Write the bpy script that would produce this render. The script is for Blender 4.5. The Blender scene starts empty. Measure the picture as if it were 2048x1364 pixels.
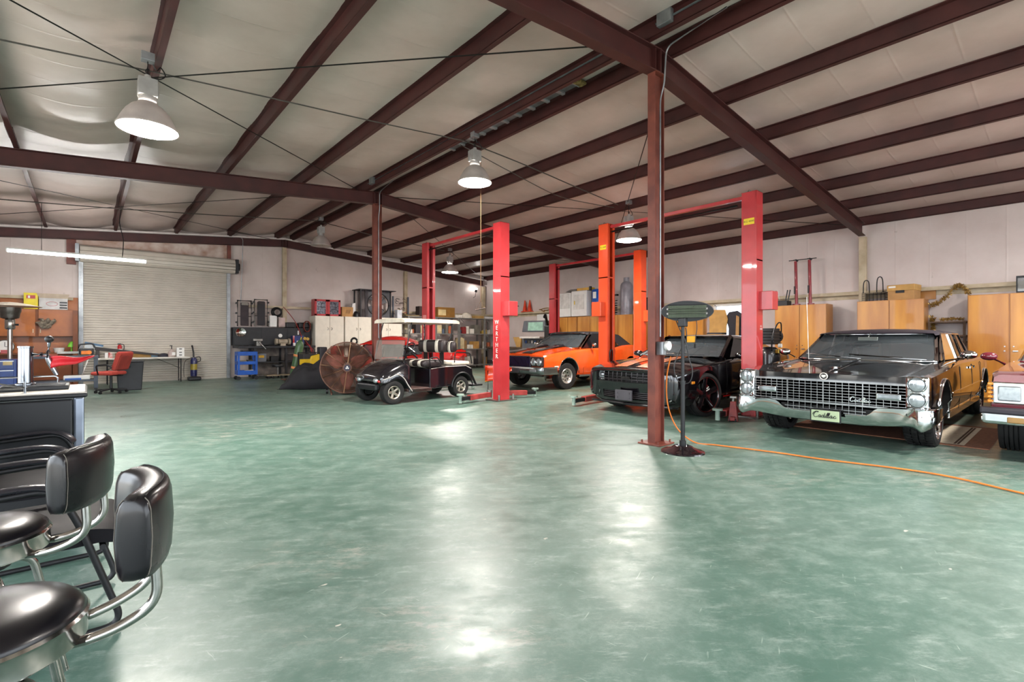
import bpy, math, random
from mathutils import Vector, Matrix
random.seed(7)
scene = bpy.context.scene
COL = scene.collection
PI = math.pi
def R(d): return math.radians(d)

# ------------------------------------------------------------ materials
def lin(c):
    if isinstance(c, str):
        c = c.lstrip('#'); c = [int(c[i:i+2], 16)/255 for i in (0, 2, 4)]
    return tuple((x/12.92 if x <= .04045 else ((x+.055)/1.055)**2.4) for x in c)
MATS = {}
def mat(name, col, rough=.5, metal=0., var=.12, scale=6., bump=0., coat=0., spec=.5, col2=None,
        emit=0., trans=0., alpha=1., rvar=.08, stretch=None, sheen=0., ior=1.45, detail=4.):
    if name in MATS: return MATS[name]
    m = bpy.data.materials.new(name); m.use_nodes = True
    nt = m.node_tree; N = nt.nodes; L = nt.links
    b = N['Principled BSDF']
    c1 = lin(col)
    c2 = lin(col2) if col2 else tuple(x*(1-var*2.2) for x in c1)
    tc = N.new('ShaderNodeTexCoord'); mp = N.new('ShaderNodeMapping')
    if stretch: mp.inputs['Scale'].default_value = stretch
    nz = N.new('ShaderNodeTexNoise'); nz.inputs['Scale'].default_value = scale; nz.inputs['Detail'].default_value = detail
    L.new(tc.outputs['Object'], mp.inputs['Vector']); L.new(mp.outputs[0], nz.inputs['Vector'])
    rp = N.new('ShaderNodeValToRGB'); rp.color_ramp.elements[0].position = .35; rp.color_ramp.elements[1].position = .68
    rp.color_ramp.elements[0].color = (*c2, 1); rp.color_ramp.elements[1].color = (*c1, 1)
    L.new(nz.outputs['Fac'], rp.inputs['Fac']); L.new(rp.outputs['Color'], b.inputs['Base Color'])
    mr = N.new('ShaderNodeMapRange'); mr.inputs['To Min'].default_value = max(0.02, rough-rvar); mr.inputs['To Max'].default_value = min(1, rough+rvar)
    L.new(nz.outputs['Fac'], mr.inputs['Value']); L.new(mr.outputs[0], b.inputs['Roughness'])
    b.inputs['Metallic'].default_value = metal
    b.inputs['Specular IOR Level'].default_value = spec
    b.inputs['Coat Weight'].default_value = coat; b.inputs['Coat Roughness'].default_value = .04
    b.inputs['Transmission Weight'].default_value = trans; b.inputs['IOR'].default_value = ior
    b.inputs['Alpha'].default_value = alpha
    if sheen: b.inputs['Sheen Weight'].default_value = sheen
    if emit:
        b.inputs['Emission Color'].default_value = (*c1, 1); b.inputs['Emission Strength'].default_value = emit
    if bump:
        bp = N.new('ShaderNodeBump'); bp.inputs['Strength'].default_value = bump; bp.inputs['Distance'].default_value = .01
        L.new(nz.outputs['Fac'], bp.inputs['Height']); L.new(bp.outputs[0], b.inputs['Normal'])
    MATS[name] = m
    return m

def glass_mat(name, tint, dens=.35, rough=.02, ior=1.5):
    """thin window glass: mix of a tinted transparent and a glossy layer by fresnel"""
    if name in MATS: return MATS[name]
    m = bpy.data.materials.new(name); m.use_nodes = True
    nt = m.node_tree; N = nt.nodes; L = nt.links
    N.remove(N['Principled BSDF']); out = N['Material Output']
    t = N.new('ShaderNodeBsdfTransparent'); c = lin(tint); t.inputs['Color'].default_value = (*c, 1)
    g = N.new('ShaderNodeBsdfGlossy'); g.inputs['Roughness'].default_value = rough
    d = N.new('ShaderNodeBsdfDiffuse'); d.inputs['Color'].default_value = (*c, 1)
    nz = N.new('ShaderNodeTexNoise'); nz.inputs['Scale'].default_value = 3
    mr = N.new('ShaderNodeMapRange'); mr.inputs['To Min'].default_value = dens*.7; mr.inputs['To Max'].default_value = dens*1.3
    L.new(nz.outputs['Fac'], mr.inputs['Value'])
    m0 = N.new('ShaderNodeMixShader'); L.new(mr.outputs[0], m0.inputs[0]); L.new(t.outputs[0], m0.inputs[1]); L.new(d.outputs[0], m0.inputs[2])
    f = N.new('ShaderNodeFresnel'); f.inputs['IOR'].default_value = ior
    m1 = N.new('ShaderNodeMixShader'); L.new(f.outputs[0], m1.inputs[0]); L.new(m0.outputs[0], m1.inputs[1]); L.new(g.outputs[0], m1.inputs[2])
    L.new(m1.outputs[0], out.inputs['Surface'])
    MATS[name] = m
    return m

# ------------------------------------------------------------ mesh builder
def frame(d):
    d = Vector(d).normalized()
    u = Vector((0, 0, 1)) if abs(d.z) < .95 else Vector((1, 0, 0))
    a = d.cross(u).normalized(); b = a.cross(d).normalized()
    return a, b
class MB:
    def __init__(s): s.v = []; s.f = []; s.m = []; s.k = 0; s.X = None
    def mi(s, k): s.k = k; return s
    def xf(s, M=None): s.X = M; return s
    def add(s, vs, fs):
        o = len(s.v)
        if s.X is not None: vs = [tuple(s.X @ Vector(p)) for p in vs]
        s.v += [tuple(p) for p in vs]; s.f += [[i+o for i in f] for f in fs]; s.m += [s.k]*len(fs); return s
    def bx(s, x0, x1, y0, y1, z0, z1):
        return s.add([(x0,y0,z0),(x1,y0,z0),(x1,y1,z0),(x0,y1,z0),(x0,y0,z1),(x1,y0,z1),(x1,y1,z1),(x0,y1,z1)],
              [[0,3,2,1],[4,5,6,7],[0,1,5,4],[1,2,6,5],[2,3,7,6],[3,0,4,7]])
    def box(s, c, d, rot=None):
        M = Matrix.Translation(c)
        if rot is not None:
            from mathutils import Euler
            M = M @ Euler(rot).to_matrix().to_4x4()
        h = [x/2 for x in d]
        vs = [M @ Vector((a*h[0], b*h[1], e*h[2])) for e in (-1,1) for a,b in ((-1,-1),(1,-1),(1,1),(-1,1))]
        return s.add(vs, [[0,3,2,1],[4,5,6,7],[0,1,5,4],[1,2,6,5],[2,3,7,6],[3,0,4,7]])
    def bar(s, p0, p1, w, h):
        p0 = Vector(p0); p1 = Vector(p1); a, b = frame(p1-p0); vs = []
        for p in (p0, p1):
            for i, j in ((-1,-1),(1,-1),(1,1),(-1,1)): vs.append(p + a*i*w/2 + b*j*h/2)
        return s.add(vs, [[0,3,2,1],[4,5,6,7],[0,1,5,4],[1,2,6,5],[2,3,7,6],[3,0,4,7]])
    def cyl(s, p0, p1, r0, r1=None, n=14, cap=True):
        r1 = r0 if r1 is None else r1
        p0 = Vector(p0); p1 = Vector(p1); a, b = frame(p1-p0); vs = []
        for p, r in ((p0, r0), (p1, r1)):
            for i in range(n):
                t = 2*PI*i/n; vs.append(p + a*math.cos(t)*r + b*math.sin(t)*r)
        fs = [[i, (i+1) % n, n+(i+1) % n, n+i] for i in range(n)]
        if cap: fs += [list(range(n))[::-1], list(range(n, 2*n))]
        return s.add(vs, fs)
    def tube(s, pts, r, n=8, closed=False, cap=True, radii=None):
        pts = [Vector(p) for p in pts]; k = len(pts); vs = []; fs = []; a = None
        for i, p in enumerate(pts):
            if closed: d = pts[(i+1) % k] - pts[i-1]
            else: d = pts[min(i+1, k-1)] - pts[max(i-1, 0)]
            if d.length < 1e-9: d = Vector((0,0,1))
            d.normalize()
            if a is None: a, b = frame(d)
            else:
                a = (a - d*a.dot(d))
                if a.length < 1e-6: a, b = frame(d)
                a.normalize(); b = d.cross(a)
            rr = radii[i] if radii else r
            for j in range(n):
                t = 2*PI*j/n; vs.append(p + a*math.cos(t)*rr + b*math.sin(t)*rr)
        for i in range(k if closed else k-1):
            i2 = (i+1) % k
            for j in range(n): fs.append([i*n+j, i*n+(j+1) % n, i2*n+(j+1) % n, i2*n+j])
        if cap and not closed: fs += [list(range(n))[::-1], list(range((k-1)*n, k*n))]
        return s.add(vs, fs)
    def lathe(s, prof, c=(0,0,0), ax='z', n=24, arc=1.):
        vs = []; fs = []; k = len(prof); full = arc >= 1; nn = n if full else n+1
        for i in range(nn):
            t = 2*PI*arc*i/n; ct, st = math.cos(t), math.sin(t)
            for r, h in prof:
                p = {'z': (r*ct, r*st, h), 'y': (r*ct, h, r*st), 'x': (h, r*ct, r*st)}[ax]
                vs.append((c[0]+p[0], c[1]+p[1], c[2]+p[2]))
        for i in range(n):
            i2 = (i+1) % nn
            for j in range(k-1): fs.append([i*k+j, i2*k+j, i2*k+j+1, i*k+j+1])
        return s.add(vs, fs)
    def prism(s, poly, a, b, ax='y'):
        """polygon (2-D) extruded from a to b along axis; ax y: poly=(x,z); x: (y,z); z: (x,y)"""
        n = len(poly)
        def P(p, t): return {'y': (p[0], t, p[1]), 'x': (t, p[0], p[1]), 'z': (p[0], p[1], t)}[ax]
        vs = [P(p, a) for p in poly] + [P(p, b) for p in poly]
        fs = [[i, (i+1) % n, n+(i+1) % n, n+i] for i in range(n)] + [list(range(n))[::-1], list(range(n, 2*n))]
        return s.add(vs, fs)
    def grid(s, rows, cu=False, cv=False):
        n = len(rows); k = len(rows[0]); vs = [p for r in rows for p in r]; fs = []
        for i in range(n if cu else n-1):
            for j in range(k if cv else k-1):
                i2 = (i+1) % n; j2 = (j+1) % k
                fs.append([i*k+j, i2*k+j, i2*k+j2, i*k+j2])
        return s.add(vs, fs)
    def loft(s, rows, cap=True):
        s.grid(rows, cv=True)
        if cap:
            k = len(rows[0]); o = len(s.v)-k*len(rows)
            s.f += [[o+i for i in range(k)][::-1], [o+(len(rows)-1)*k+i for i in range(k)]]; s.m += [s.k]*2
        return s
    def sph(s, c, r, n=12, m=8, z0=-1, z1=1):
        if not hasattr(r, '__len__'): r = (r, r, r)
        a0 = math.asin(z0); a1 = math.asin(z1); rows = []
        for i in range(m+1):
            a = a0+(a1-a0)*i/m
            rows.append([(c[0]+r[0]*math.cos(a)*math.cos(2*PI*j/n), c[1]+r[1]*math.cos(a)*math.sin(2*PI*j/n), c[2]+r[2]*math.sin(a)) for j in range(n)])
        return s.grid(rows, cv=True)
    def tri(s, poly3): return s.add(poly3, [list(range(len(poly3)))])
    def build(s, name, mats, parent=None, sm=38, bev=0, seg=2, loc=None, rot=None, sub=0):
        me = bpy.data.meshes.new(name); me.from_pydata(s.v, [], s.f); me.update()
        if not isinstance(mats, (list, tuple)): mats = [mats]
        for m in mats: me.materials.append(m)
        if len(mats) > 1: me.polygons.foreach_set('material_index', s.m)
        import bmesh
        bm = bmesh.new(); bm.from_mesh(me); bmesh.ops.remove_doubles(bm, verts=bm.verts, dist=1e-5)
        bmesh.ops.recalc_face_normals(bm, faces=bm.faces); bm.to_mesh(me); bm.free()
        me.polygons.foreach_set('use_smooth', [sm > 0]*len(me.polygons))
        if sm > 0 and sm < 180: me.set_sharp_from_angle(angle=R(sm))
        o = bpy.data.objects.new(name, me); COL.objects.link(o)
        if loc is not None: o.location = loc
        if rot is not None: o.rotation_euler = rot
        if parent is not None: o.parent = parent
        if bev:
            b = o.modifiers.new('bevel', 'BEVEL'); b.width = bev; b.segments = seg; b.limit_method = 'ANGLE'; b.angle_limit = R(40)
            b.use_clamp_overlap = True; b.harden_normals = False
        if sub:
            q = o.modifiers.new('sub', 'SUBSURF'); q.levels = sub; q.render_levels = sub
        return o
def tag(o, label=None, cat=None, group=None, kind=None):
    if label: o['label'] = label
    if cat: o['category'] = cat
    if group: o['group'] = group
    if kind: o['kind'] = kind
    return o
def thing(name, label, cat, loc=(0,0,0), rz=0, group=None):
    o = bpy.data.objects.new(name, None); COL.objects.link(o); o.empty_display_size = .1
    o.location = loc; o.rotation_euler = (0, 0, rz)
    return tag(o, label, cat, group)
def dup(root, loc, rz=None, label=None, group=None, sc=None):
    def cp(o, par):
        c = o.copy(); COL.objects.link(c)
        if par is not None: c.parent = par
        for ch in list(o.children): cp(ch, c)
        return c
    r = cp(root, None); r.location = loc
    if rz is not None: r.rotation_euler = (0, 0, rz)
    if sc is not None: r.scale = sc
    if label: r['label'] = label
    if group: r['group'] = group
    return r
def struct(o): o['kind'] = 'structure'; return o
def crv(pts, n=8):
    """Catmull-Rom through points"""
    P = [Vector(p) for p in pts]; out = []
    for i in range(len(P)-1):
        p0 = P[max(i-1, 0)]; p1 = P[i]; p2 = P[i+1]; p3 = P[min(i+2, len(P)-1)]
        for k in range(n):
            t = k/n
            out.append(.5*((2*p1)+(p2-p0)*t+(2*p0-5*p1+4*p2-p3)*t*t+(3*p1-p0-3*p2+p3)*t**3))
    out.append(P[-1]); return out
def fillet(pts, r, n=5):
    P = [Vector(p) for p in pts]; out = [P[0]]
    for i in range(1, len(P)-1):
        a = P[i-1]-P[i]; b = P[i+1]-P[i]; rr = min(r, a.length*.49, b.length*.49)
        q0 = P[i]+a.normalized()*rr; q1 = P[i]+b.normalized()*rr
        for k in range(n+1):
            t = k/n; out.append(q0*(1-t)**2 + P[i]*2*t*(1-t) + q1*t*t)
    out.append(P[-1]); return out
def text_mesh(txt, size, extrude=.002, spacing=1., shear=0., align='CENTER'):
    cu = bpy.data.curves.new('t', 'FONT'); cu.body = txt; cu.size = size; cu.extrude = extrude
    cu.align_x = align; cu.align_y = 'CENTER'; cu.space_character = spacing; cu.shear = shear; cu.resolution_u = 3
    o = bpy.data.objects.new('t', cu); COL.objects.link(o)
    dg = bpy.context.evaluated_depsgraph_get(); me = bpy.data.meshes.new_from_object(o.evaluated_get(dg))
    bpy.data.objects.remove(o); bpy.data.curves.remove(cu)
    return me
def text_obj(name, txt, size, m, M, parent=None, **k):
    me = text_mesh(txt, size, **k); me.transform(M); me.materials.clear(); me.materials.append(m)
    o = bpy.data.objects.new(name, me); COL.objects.link(o)
    if parent is not None: o.parent = parent
    return o
def face_mat(o, right, up):
    """matrix putting text plane at o with text x along right and y along up"""
    r = Vector(right).normalized(); u = Vector(up).normalized(); n = r.cross(u)
    return Matrix(((r.x,u.x,n.x,o[0]),(r.y,u.y,n.y,o[1]),(r.z,u.z,n.z,o[2]),(0,0,0,1)))
def boolean(o, cutters):
    """subtract cutter objects from o, apply, delete the cutters"""
    for c in cutters:
        c.parent = o.parent
        m = o.modifiers.new('b', 'BOOLEAN'); m.operation = 'DIFFERENCE'; m.object = c; m.solver = 'EXACT'; m.material_mode = 'TRANSFER'
    dg = bpy.context.evaluated_depsgraph_get(); dg.update()
    me = bpy.data.meshes.new_from_object(o.evaluated_get(dg)); o.modifiers.clear(); old = o.data; o.data = me
    for c in cutters:
        d = c.data; bpy.data.objects.remove(c); bpy.data.meshes.remove(d)
    return o
# ------------------------------------------------------------ camera
cam = bpy.data.cameras.new('camera'); co = bpy.data.objects.new('camera', cam); COL.objects.link(co)
co.location = (0, 0, 1.269); co.rotation_euler = (R(90), 0, R(-40.97))
cam.sensor_width = 36; cam.lens = 977.6/2048*36; cam.shift_y = -3.4/2048; cam.clip_start = .05; cam.clip_end = 200
scene.camera = co
scene.view_settings.view_transform = 'Standard'; scene.view_settings.look = 'None'; scene.view_settings.gamma = 1
scene.view_settings.use_curve_mapping = False; scene.view_settings.exposure = EXPO = 1.85

# building dimensions
XR, XL, XW = 5.24, -3.77, 14.25        # ridge, left eave wall, right eave wall
YN, YW = -4.40, 18.40                  # near wall, gable wall
Y1, Y2, Y3, Y0 = 3.353, 10.973, 18.25, -4.27
ZR, SL = 4.792, .085                   # underside of purlins at the ridge, slope
def zp(x): return ZR - SL*abs(x-XR)
def zroof(x): return zp(x)+.20

# ------------------------------------------------------------ structure materials
RED = mat('oxide_red_steel', '#4a2422', .5, var=.16, scale=3, bump=.03, spec=.45, col2='#3a1c1b')
WALLM = mat('white_vinyl_wall', '#cdbfba', .5, var=.04, scale=1.3, bump=.05, spec=.3, col2='#bfaea8', detail=8)
CREAM = mat('cream_painted_steel', '#c2b49a', .5, var=.12, scale=4, col2='#a8977b')
GALV = mat('galvanised_steel', '#9a9da0', .4, metal=.7, var=.15, scale=7)
DARKM = mat('dark_metal', '#2a2a2c', .45, metal=.5)
BLK = mat('black_plastic', '#17171a', .42, var=.2)
WHT = mat('white_plastic', '#dedcd8', .4, var=.04)
CABLE = mat('grey_cable', '#4a4540', .5)

def floor_material():
    m = bpy.data.materials.new('green_epoxy_floor'); m.use_nodes = True
    nt = m.node_tree; N = nt.nodes; L = nt.links; b = N['Principled BSDF']
    tc = N.new('ShaderNodeTexCoord')
    def noise(sc, det=6, rough=.6, ang=None, st=1., off=0.):
        mp = N.new('ShaderNodeMapping'); mp.vector_type = 'TEXTURE'; L.new(tc.outputs['Object'], mp.inputs['Vector'])
        mp.inputs['Location'].default_value = (off, off*1.7, 0)
        if ang is not None: mp.inputs['Rotation'].default_value = (0, 0, R(ang)); mp.inputs['Scale'].default_value = (st, 1, 1)
        n = N.new('ShaderNodeTexNoise'); n.inputs['Scale'].default_value = sc; n.inputs['Detail'].default_value = det
        n.inputs['Roughness'].default_value = rough; L.new(mp.outputs[0], n.inputs['Vector']); return n.outputs['Fac']
    def ramp(f, a, lo, b_, hi):
        r = N.new('ShaderNodeMapRange'); r.interpolation_type = 'SMOOTHSTEP'; r.inputs['From Min'].default_value = a; r.inputs['From Max'].default_value = b_
        r.inputs['To Min'].default_value = lo; r.inputs['To Max'].default_value = hi; L.new(f, r.inputs['Value']); return r.outputs[0]
    def mul(a, c):
        x = N.new('ShaderNodeMath'); x.operation = 'MULTIPLY'; L.new(a, x.inputs[0]); L.new(c, x.inputs[1]); return x.outputs[0]
    def mix(f, a, col):
        x = N.new('ShaderNodeMix'); x.data_type = 'RGBA'; L.new(f, x.inputs['Factor']); L.new(a, x.inputs[6]); x.inputs[7].default_value = (*lin(col), 1); return x.outputs[2]
    r0 = N.new('ShaderNodeRGB'); r0.outputs[0].default_value = (*lin('#476459'), 1); c = r0.outputs[0]
    c = mix(ramp(noise(.5, 4), .38, 0, .66, 1.), c, '#526c62')
    c = mix(ramp(noise(.22, 3, .5, None, 1, 9.), .45, 0, .68, .75), c, '#5b6e66')
    c = mix(ramp(noise(4.5, 10, .78), .42, 0, .72, .6), c, '#7f9189')
    c = mix(ramp(noise(13, 9, .8, -38, 3.2, 3.), .5, 0, .74, .75), c, '#94a29b')
    c = mix(ramp(noise(9, 9, .8, -30, 2.5, 7.), .52, 0, .76, .55), c, '#3c5148')
    c = mix(mul(ramp(noise(.42, 3, .5, None, 1, 4.), .52, 0, .62, 1.), ramp(noise(11, 9, .85, -35, 3., 5.), .49, 0, .62, .6)), c, '#a8a198')
    for ang, off, sc in ((-34, 1., 42), (20, 2., 55), (-80, 8., 60)):
        c = mix(ramp(noise(sc, 2, .5, ang, 9., off), .70, 0, .78, .45), c, '#a5b4a9')
    c = mix(ramp(noise(8, 3, .6, -20, 2., 6.), .725, 0, .74, .85), c, '#c4beb4')
    sx = N.new('ShaderNodeSeparateXYZ'); L.new(tc.outputs['Object'], sx.inputs[0])
    c = mix(mul(ramp(sx.outputs['X'], 6.8, 0, 9.4, 1.), ramp(noise(.7, 7, .65, None, 1, 2.5), .38, 0, .64, .75)), c, '#5a5644')
    c = mix(mul(ramp(sx.outputs['Y'], 9, 0, 14., 1.), ramp(noise(.6, 7, .65, None, 1, 5.5), .35, 0, .65, .55)), c, '#565c4c')
    L.new(c, b.inputs['Base Color'])
    L.new(ramp(noise(2.6, 9, .75, -35, 1.8, 1.), .3, .27, .7, .50), b.inputs['Roughness'])
    b.inputs['Specular IOR Level'].default_value = .5
    ad = N.new('ShaderNodeMath'); ad.operation = 'MULTIPLY_ADD'; ad.inputs[1].default_value = .12
    L.new(noise(38, 4, .6), ad.inputs[0]); L.new(noise(3.4, 6, .6, -35, 2.), ad.inputs[2])
    bp = N.new('ShaderNodeBump'); bp.inputs['Strength'].default_value = .22; bp.inputs['Distance'].default_value = .01
    L.new(ad.outputs[0], bp.inputs['Height']); L.new(bp.outputs[0], b.inputs['Normal'])
    return m
FLOORM = floor_material()
struct(MB().bx(XL-.3, XW+.3, YN-.3, YW+.3, -.2, 0).build('floor', FLOORM, sm=0))

def vinyl_material(name, c1, c2, rough, along='y', seams=1.2):
    m = bpy.data.materials.new(name); m.use_nodes = True
    nt = m.node_tree; N = nt.nodes; L = nt.links; b = N['Principled BSDF']
    tc = N.new('ShaderNodeTexCoord')
    n = N.new('ShaderNodeTexNoise'); n.inputs['Scale'].default_value = .9; n.inputs['Detail'].default_value = 9; n.inputs['Roughness'].default_value = .62
    L.new(tc.outputs['Object'], n.inputs['Vector'])
    r = N.new('ShaderNodeValToRGB'); r.color_ramp.elements[0].position = .33; r.color_ramp.elements[1].position = .66
    r.color_ramp.elements[0].color = (*lin(c2), 1); r.color_ramp.elements[1].color = (*lin(c1), 1)
    L.new(n.outputs['Fac'], r.inputs['Fac'])
    # small stains
    n2 = N.new('ShaderNodeTexNoise'); n2.inputs['Scale'].default_value = 3.5; n2.inputs['Detail'].default_value = 5; L.new(tc.outputs['Object'], n2.inputs['Vector'])
    r2 = N.new('ShaderNodeValToRGB'); r2.color_ramp.elements[0].position = .74; r2.color_ramp.elements[1].position = .8
    r2.color_ramp.elements[0].color = (0,0,0,1); r2.color_ramp.elements[1].color = (.5,.5,.5,1); L.new(n2.outputs['Fac'], r2.inputs['Fac'])
    mx = N.new('ShaderNodeMix'); mx.data_type = 'RGBA'; L.new(r2.outputs[0], mx.inputs['Factor']); L.new(r.outputs[0], mx.inputs[6]); mx.inputs[7].default_value = (*lin('#6d5a48'), 1)
    L.new(mx.outputs[2], b.inputs['Base Color'])
    b.inputs['Roughness'].default_value = rough; b.inputs['Specular IOR Level'].default_value = .4
    # facing seams + fine weave as bump
    w = N.new('ShaderNodeTexWave'); w.wave_type = 'BANDS'; w.bands_direction = {'y': 'Y', 'x': 'X'}[along]; w.inputs['Scale'].default_value = PI/seams/10*2
    w.inputs['Distortion'].default_value = .25; w.inputs['Detail'].default_value = 1; L.new(tc.outputs['Object'], w.inputs['Vector'])
    pw = N.new('ShaderNodeMath'); pw.operation = 'POWER'; pw.inputs[1].default_value = 160; L.new(w.outputs['Fac'], pw.inputs[0])
    n3 = N.new('ShaderNodeTexNoise'); n3.inputs['Scale'].default_value = 2.2; n3.inputs['Detail'].default_value = 4; L.new(tc.outputs['Object'], n3.inputs['Vector'])
    ad = N.new('ShaderNodeMath'); ad.operation = 'ADD'; L.new(pw.outputs[0], ad.inputs[0]); L.new(n3.outputs['Fac'], ad.inputs[1])
    bp = N.new('ShaderNodeBump'); bp.inputs['Strength'].default_value = .22; bp.inputs['Distance'].default_value = .012
    L.new(ad.outputs[0], bp.inputs['Height']); L.new(bp.outputs[0], b.inputs['Normal'])
    return m
CEILM = vinyl_material('white_vinyl_ceiling', '#cdbcb5', '#baa9a1', .36)
WALLX = vinyl_material('white_vinyl_wall_right', '#cfc3bf', '#c0b1ac', .42, 'y', 1.22)
WALLY = vinyl_material('white_vinyl_wall_back', '#cdc0ba', '#bcaca5', .42, 'x', 1.22)

# purlin web positions
PW_R = [XR+.215+n*1.454 for n in range(7)]
PW_L = [XR-.300-n*1.454 for n in range(6)]
# ceiling: insulation facing sagging between the purlins
xs_brk = sorted([XL-.02]+[x for x in PW_L]+[XR]+PW_R+[XW+.02])
def ceil_rows():
    xs = []
    for a, b in zip(xs_brk[:-1], xs_brk[1:]):
        n = 10 if b-a > .6 else 2
        xs += [(a+(b-a)*k/n, a, b) for k in range(n)]
    xs.append((xs_brk[-1], xs_brk[-2], xs_brk[-1]))
    ys = [YN+(YW-YN)*k/150 for k in range(151)]
    rows = []
    for x, a, b in xs:
        row = []
        for y in ys:
            t = (x-a)/(b-a); sg = math.sin(PI*t)
            A = .035+.012*math.sin(y*1.7+a*3)+.010*math.sin(y*4.1+a)
            if b-a < .6: A = 0
            if b < 2.2:                                   # left bays droop in folds across the bay
                ph = ((y-Y1) % 7.62)/7.62
                A += .05*abs(math.sin(PI*ph*5+a))**1.5
                if -1.2 < a < -.5 and 3.6 < y < 9.8: A += .17*((y-3.6)/6.2)**1.4*(1-((y-3.6)/6.2)**9)
                if a < -1.9 and 3.6 < y < 10.5: A += .10*math.sin(PI*(y-3.6)/6.9)
            if y > Y3-.9: A += .06*(y-Y3+.9)/.9 if b < 6 else 0
            row.append((x, y, zroof(x)-A*sg))
        rows.append(row)
    return rows
struct(MB().grid(ceil_rows()).build('ceiling', CEILM, sm=180))
# roof sheet above (closes the building)
rs = MB(); rs.prism([(XL-.4, zroof(XL)+.12), (XR, zroof(XR)+.15), (XW+.4, zroof(XW)+.12), (XW+.4, zroof(XW)+.2), (XR, zroof(XR)+.25), (XL-.4, zroof(XL)+.2)], YN-.3, YW+.3, 'y')
struct(rs.build('roof_sheet', GALV, sm=0))

# walls
def gable(y0, y1, holes=()):
    mb = MB(); xs = [XL-.2, XR, XW+.2]
    mb.prism([(XL-.2, 0), (XW+.2, 0), (XW+.2, zroof(XW)+.1), (XR, zroof(XR)+.1), (XL-.2, zroof(XL)+.1)], y0, y1, 'y'); return mb
struct(gable(YW, YW+.15).build('wall_back', WALLY, sm=0))
wr = MB(); wr.bx(XW, XW+.15, YN, 5.90, 0, zroof(XW)+.1); wr.bx(XW, XW+.15, 7.10, YW, 0, zroof(XW)+.1); wr.bx(XW, XW+.15, 5.90, 7.10, 0, 1.0); wr.bx(XW, XW+.15, 5.90, 7.10, 2.30, zroof(XW)+.1)
struct(wr.build('wall_right', WALLX, sm=0))
wf = MB(); wf.bx(XW-.02, XW+.16, 5.90, 7.10, 2.26, 2.31); wf.bx(XW-.02, XW+.16, 5.90, 7.10, .98, 1.03); wf.bx(XW-.02, XW+.16, 5.87, 5.93, 1.0, 2.3); wf.bx(XW-.02, XW+.16, 7.07, 7.13, 1.0, 2.3)
win = struct(wf.build('window_1', WHT, sm=0)); MB().bx(XW+.06, XW+.07, 5.93, 7.07, 1.03, 2.26).build('pane', glass_mat('daylight_window_glass', '#eef3f8', .25), win, sm=0)
# left eave wall and near wall, outside the frame, with doorways added to let in fill daylight
wl = MB(); wl.bx(XL-.15, XL, 9.6, YW, 0, zroof(XL)+.1); wl.bx(XL-.15, XL, YN, -3.6, 0, zroof(XL)+.1); wl.bx(XL-.15, XL, -3.6, 9.6, 3.5, zroof(XL)+.1); wl.bx(XL-.15, XL, 2.9, 3.3, 0, 3.5)
struct(wl.build('wall_left', WALLX, sm=0))
wn = MB(); wn.bx(XL, -3.2, YN-.15, YN, 0, 3.5); wn.bx(2.6, 3.0, YN-.15, YN, 0, 3.5); wn.bx(8.4, 8.8, YN-.15, YN, 0, 3.5); wn.bx(13.6, XW, YN-.15, YN, 0, 3.5)
wn.prism([(XL-.2, 3.5), (XW+.2, 3.5), (XW+.2, zroof(XW)+.1), (XR, zroof(XR)+.1), (XL-.2, zroof(XL)+.1)], YN-.15, YN, 'y')
struct(wn.build('wall_near', WALLY, sm=0))
APR = mat('bounce_apron_concrete', '#b5b0a6', .8, scale=2)  # unseen ground outside, added to bounce daylight up onto the ceiling
struct(MB().bx(-24, 34, -26, YN-.3, -.25, -.02).build('bounce_apron', APR, sm=0))
struct(MB().bx(-24, XL-.3, YN-.3, 30, -.25, -.02).build('bounce_apron', APR, sm=0))

# ------------------------------------------------------------ steel frame
def zpurlin(mb, xw, side, y0, y1):
    z = zp(xw); t = .012; f = .065; h = .2; d = side
    z0 = z; z1 = z+h
    mb.prism([(xw, z0), (xw, z1)] + [(xw+d*t, z1), (xw+d*t, z0)], y0, y1)
    mb.bx(min(xw, xw+d*f), max(xw, xw+d*f), y0, y1, z0-.003, z0+t)
    mb.bx(min(xw, xw-d*f), max(xw, xw-d*f)+t*.5, y0, y1, z1-t, z1)
    mb.bx(min(xw+d*f, xw+d*(f-t*.6)), max(xw+d*f, xw+d*(f-t*.6)), y0, y1, z0, z0+.022)
for xw, d in [(x, 1) for x in PW_R] + [(x, 1) for x in PW_L]:
    mb = MB(); zpurlin(mb, xw, d, YN+.02, YW-.02)
    for yy in (Y1, Y2): mb.bx(xw+d*.02, xw+d*.028, yy-.5, yy+.5, zp(xw)+.01, zp(xw)+.19)
    struct(mb.build('roof_purlin', RED, sm=0, bev=.002, seg=1))
def ibeam_poly(h, w, tf, tw):   # (across, up)
    return [(-w/2, 0), (w/2, 0), (w/2, tf), (tw/2, tf), (tw/2, h-tf), (w/2, h-tf), (w/2, h), (-w/2, h), (-w/2, h-tf), (-tw/2, h-tf), (-tw/2, tf), (-w/2, tf)]
def rafter(y, h=.291, w=.14):
    mb = MB(); rows = []
    for x in (XL+.2, XR, XW-.2):
        rows.append([(x, y+a, zp(x)-h+b-.003) for a, b in ibeam_poly(h, w, .012, .01)])
    mb.loft(rows)
    for x in (XR-.1, XR+.1): mb.bx(x-.005, x+.005, y-w/2+.005, y+w/2-.005, zp(x)-h+.01, zp(x)-.01)
    mb.bx(XR-.015, XR+.015, y-w/2-.002, y+w/2+.002, zp(XR)-h-.01, zp(XR))
    return struct(mb.build('roof_rafter', RED, sm=0, bev=.002, seg=1))
rafter(Y1); rafter(Y2); rafter(Y3, .27, .16); rafter(Y0)
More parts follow.
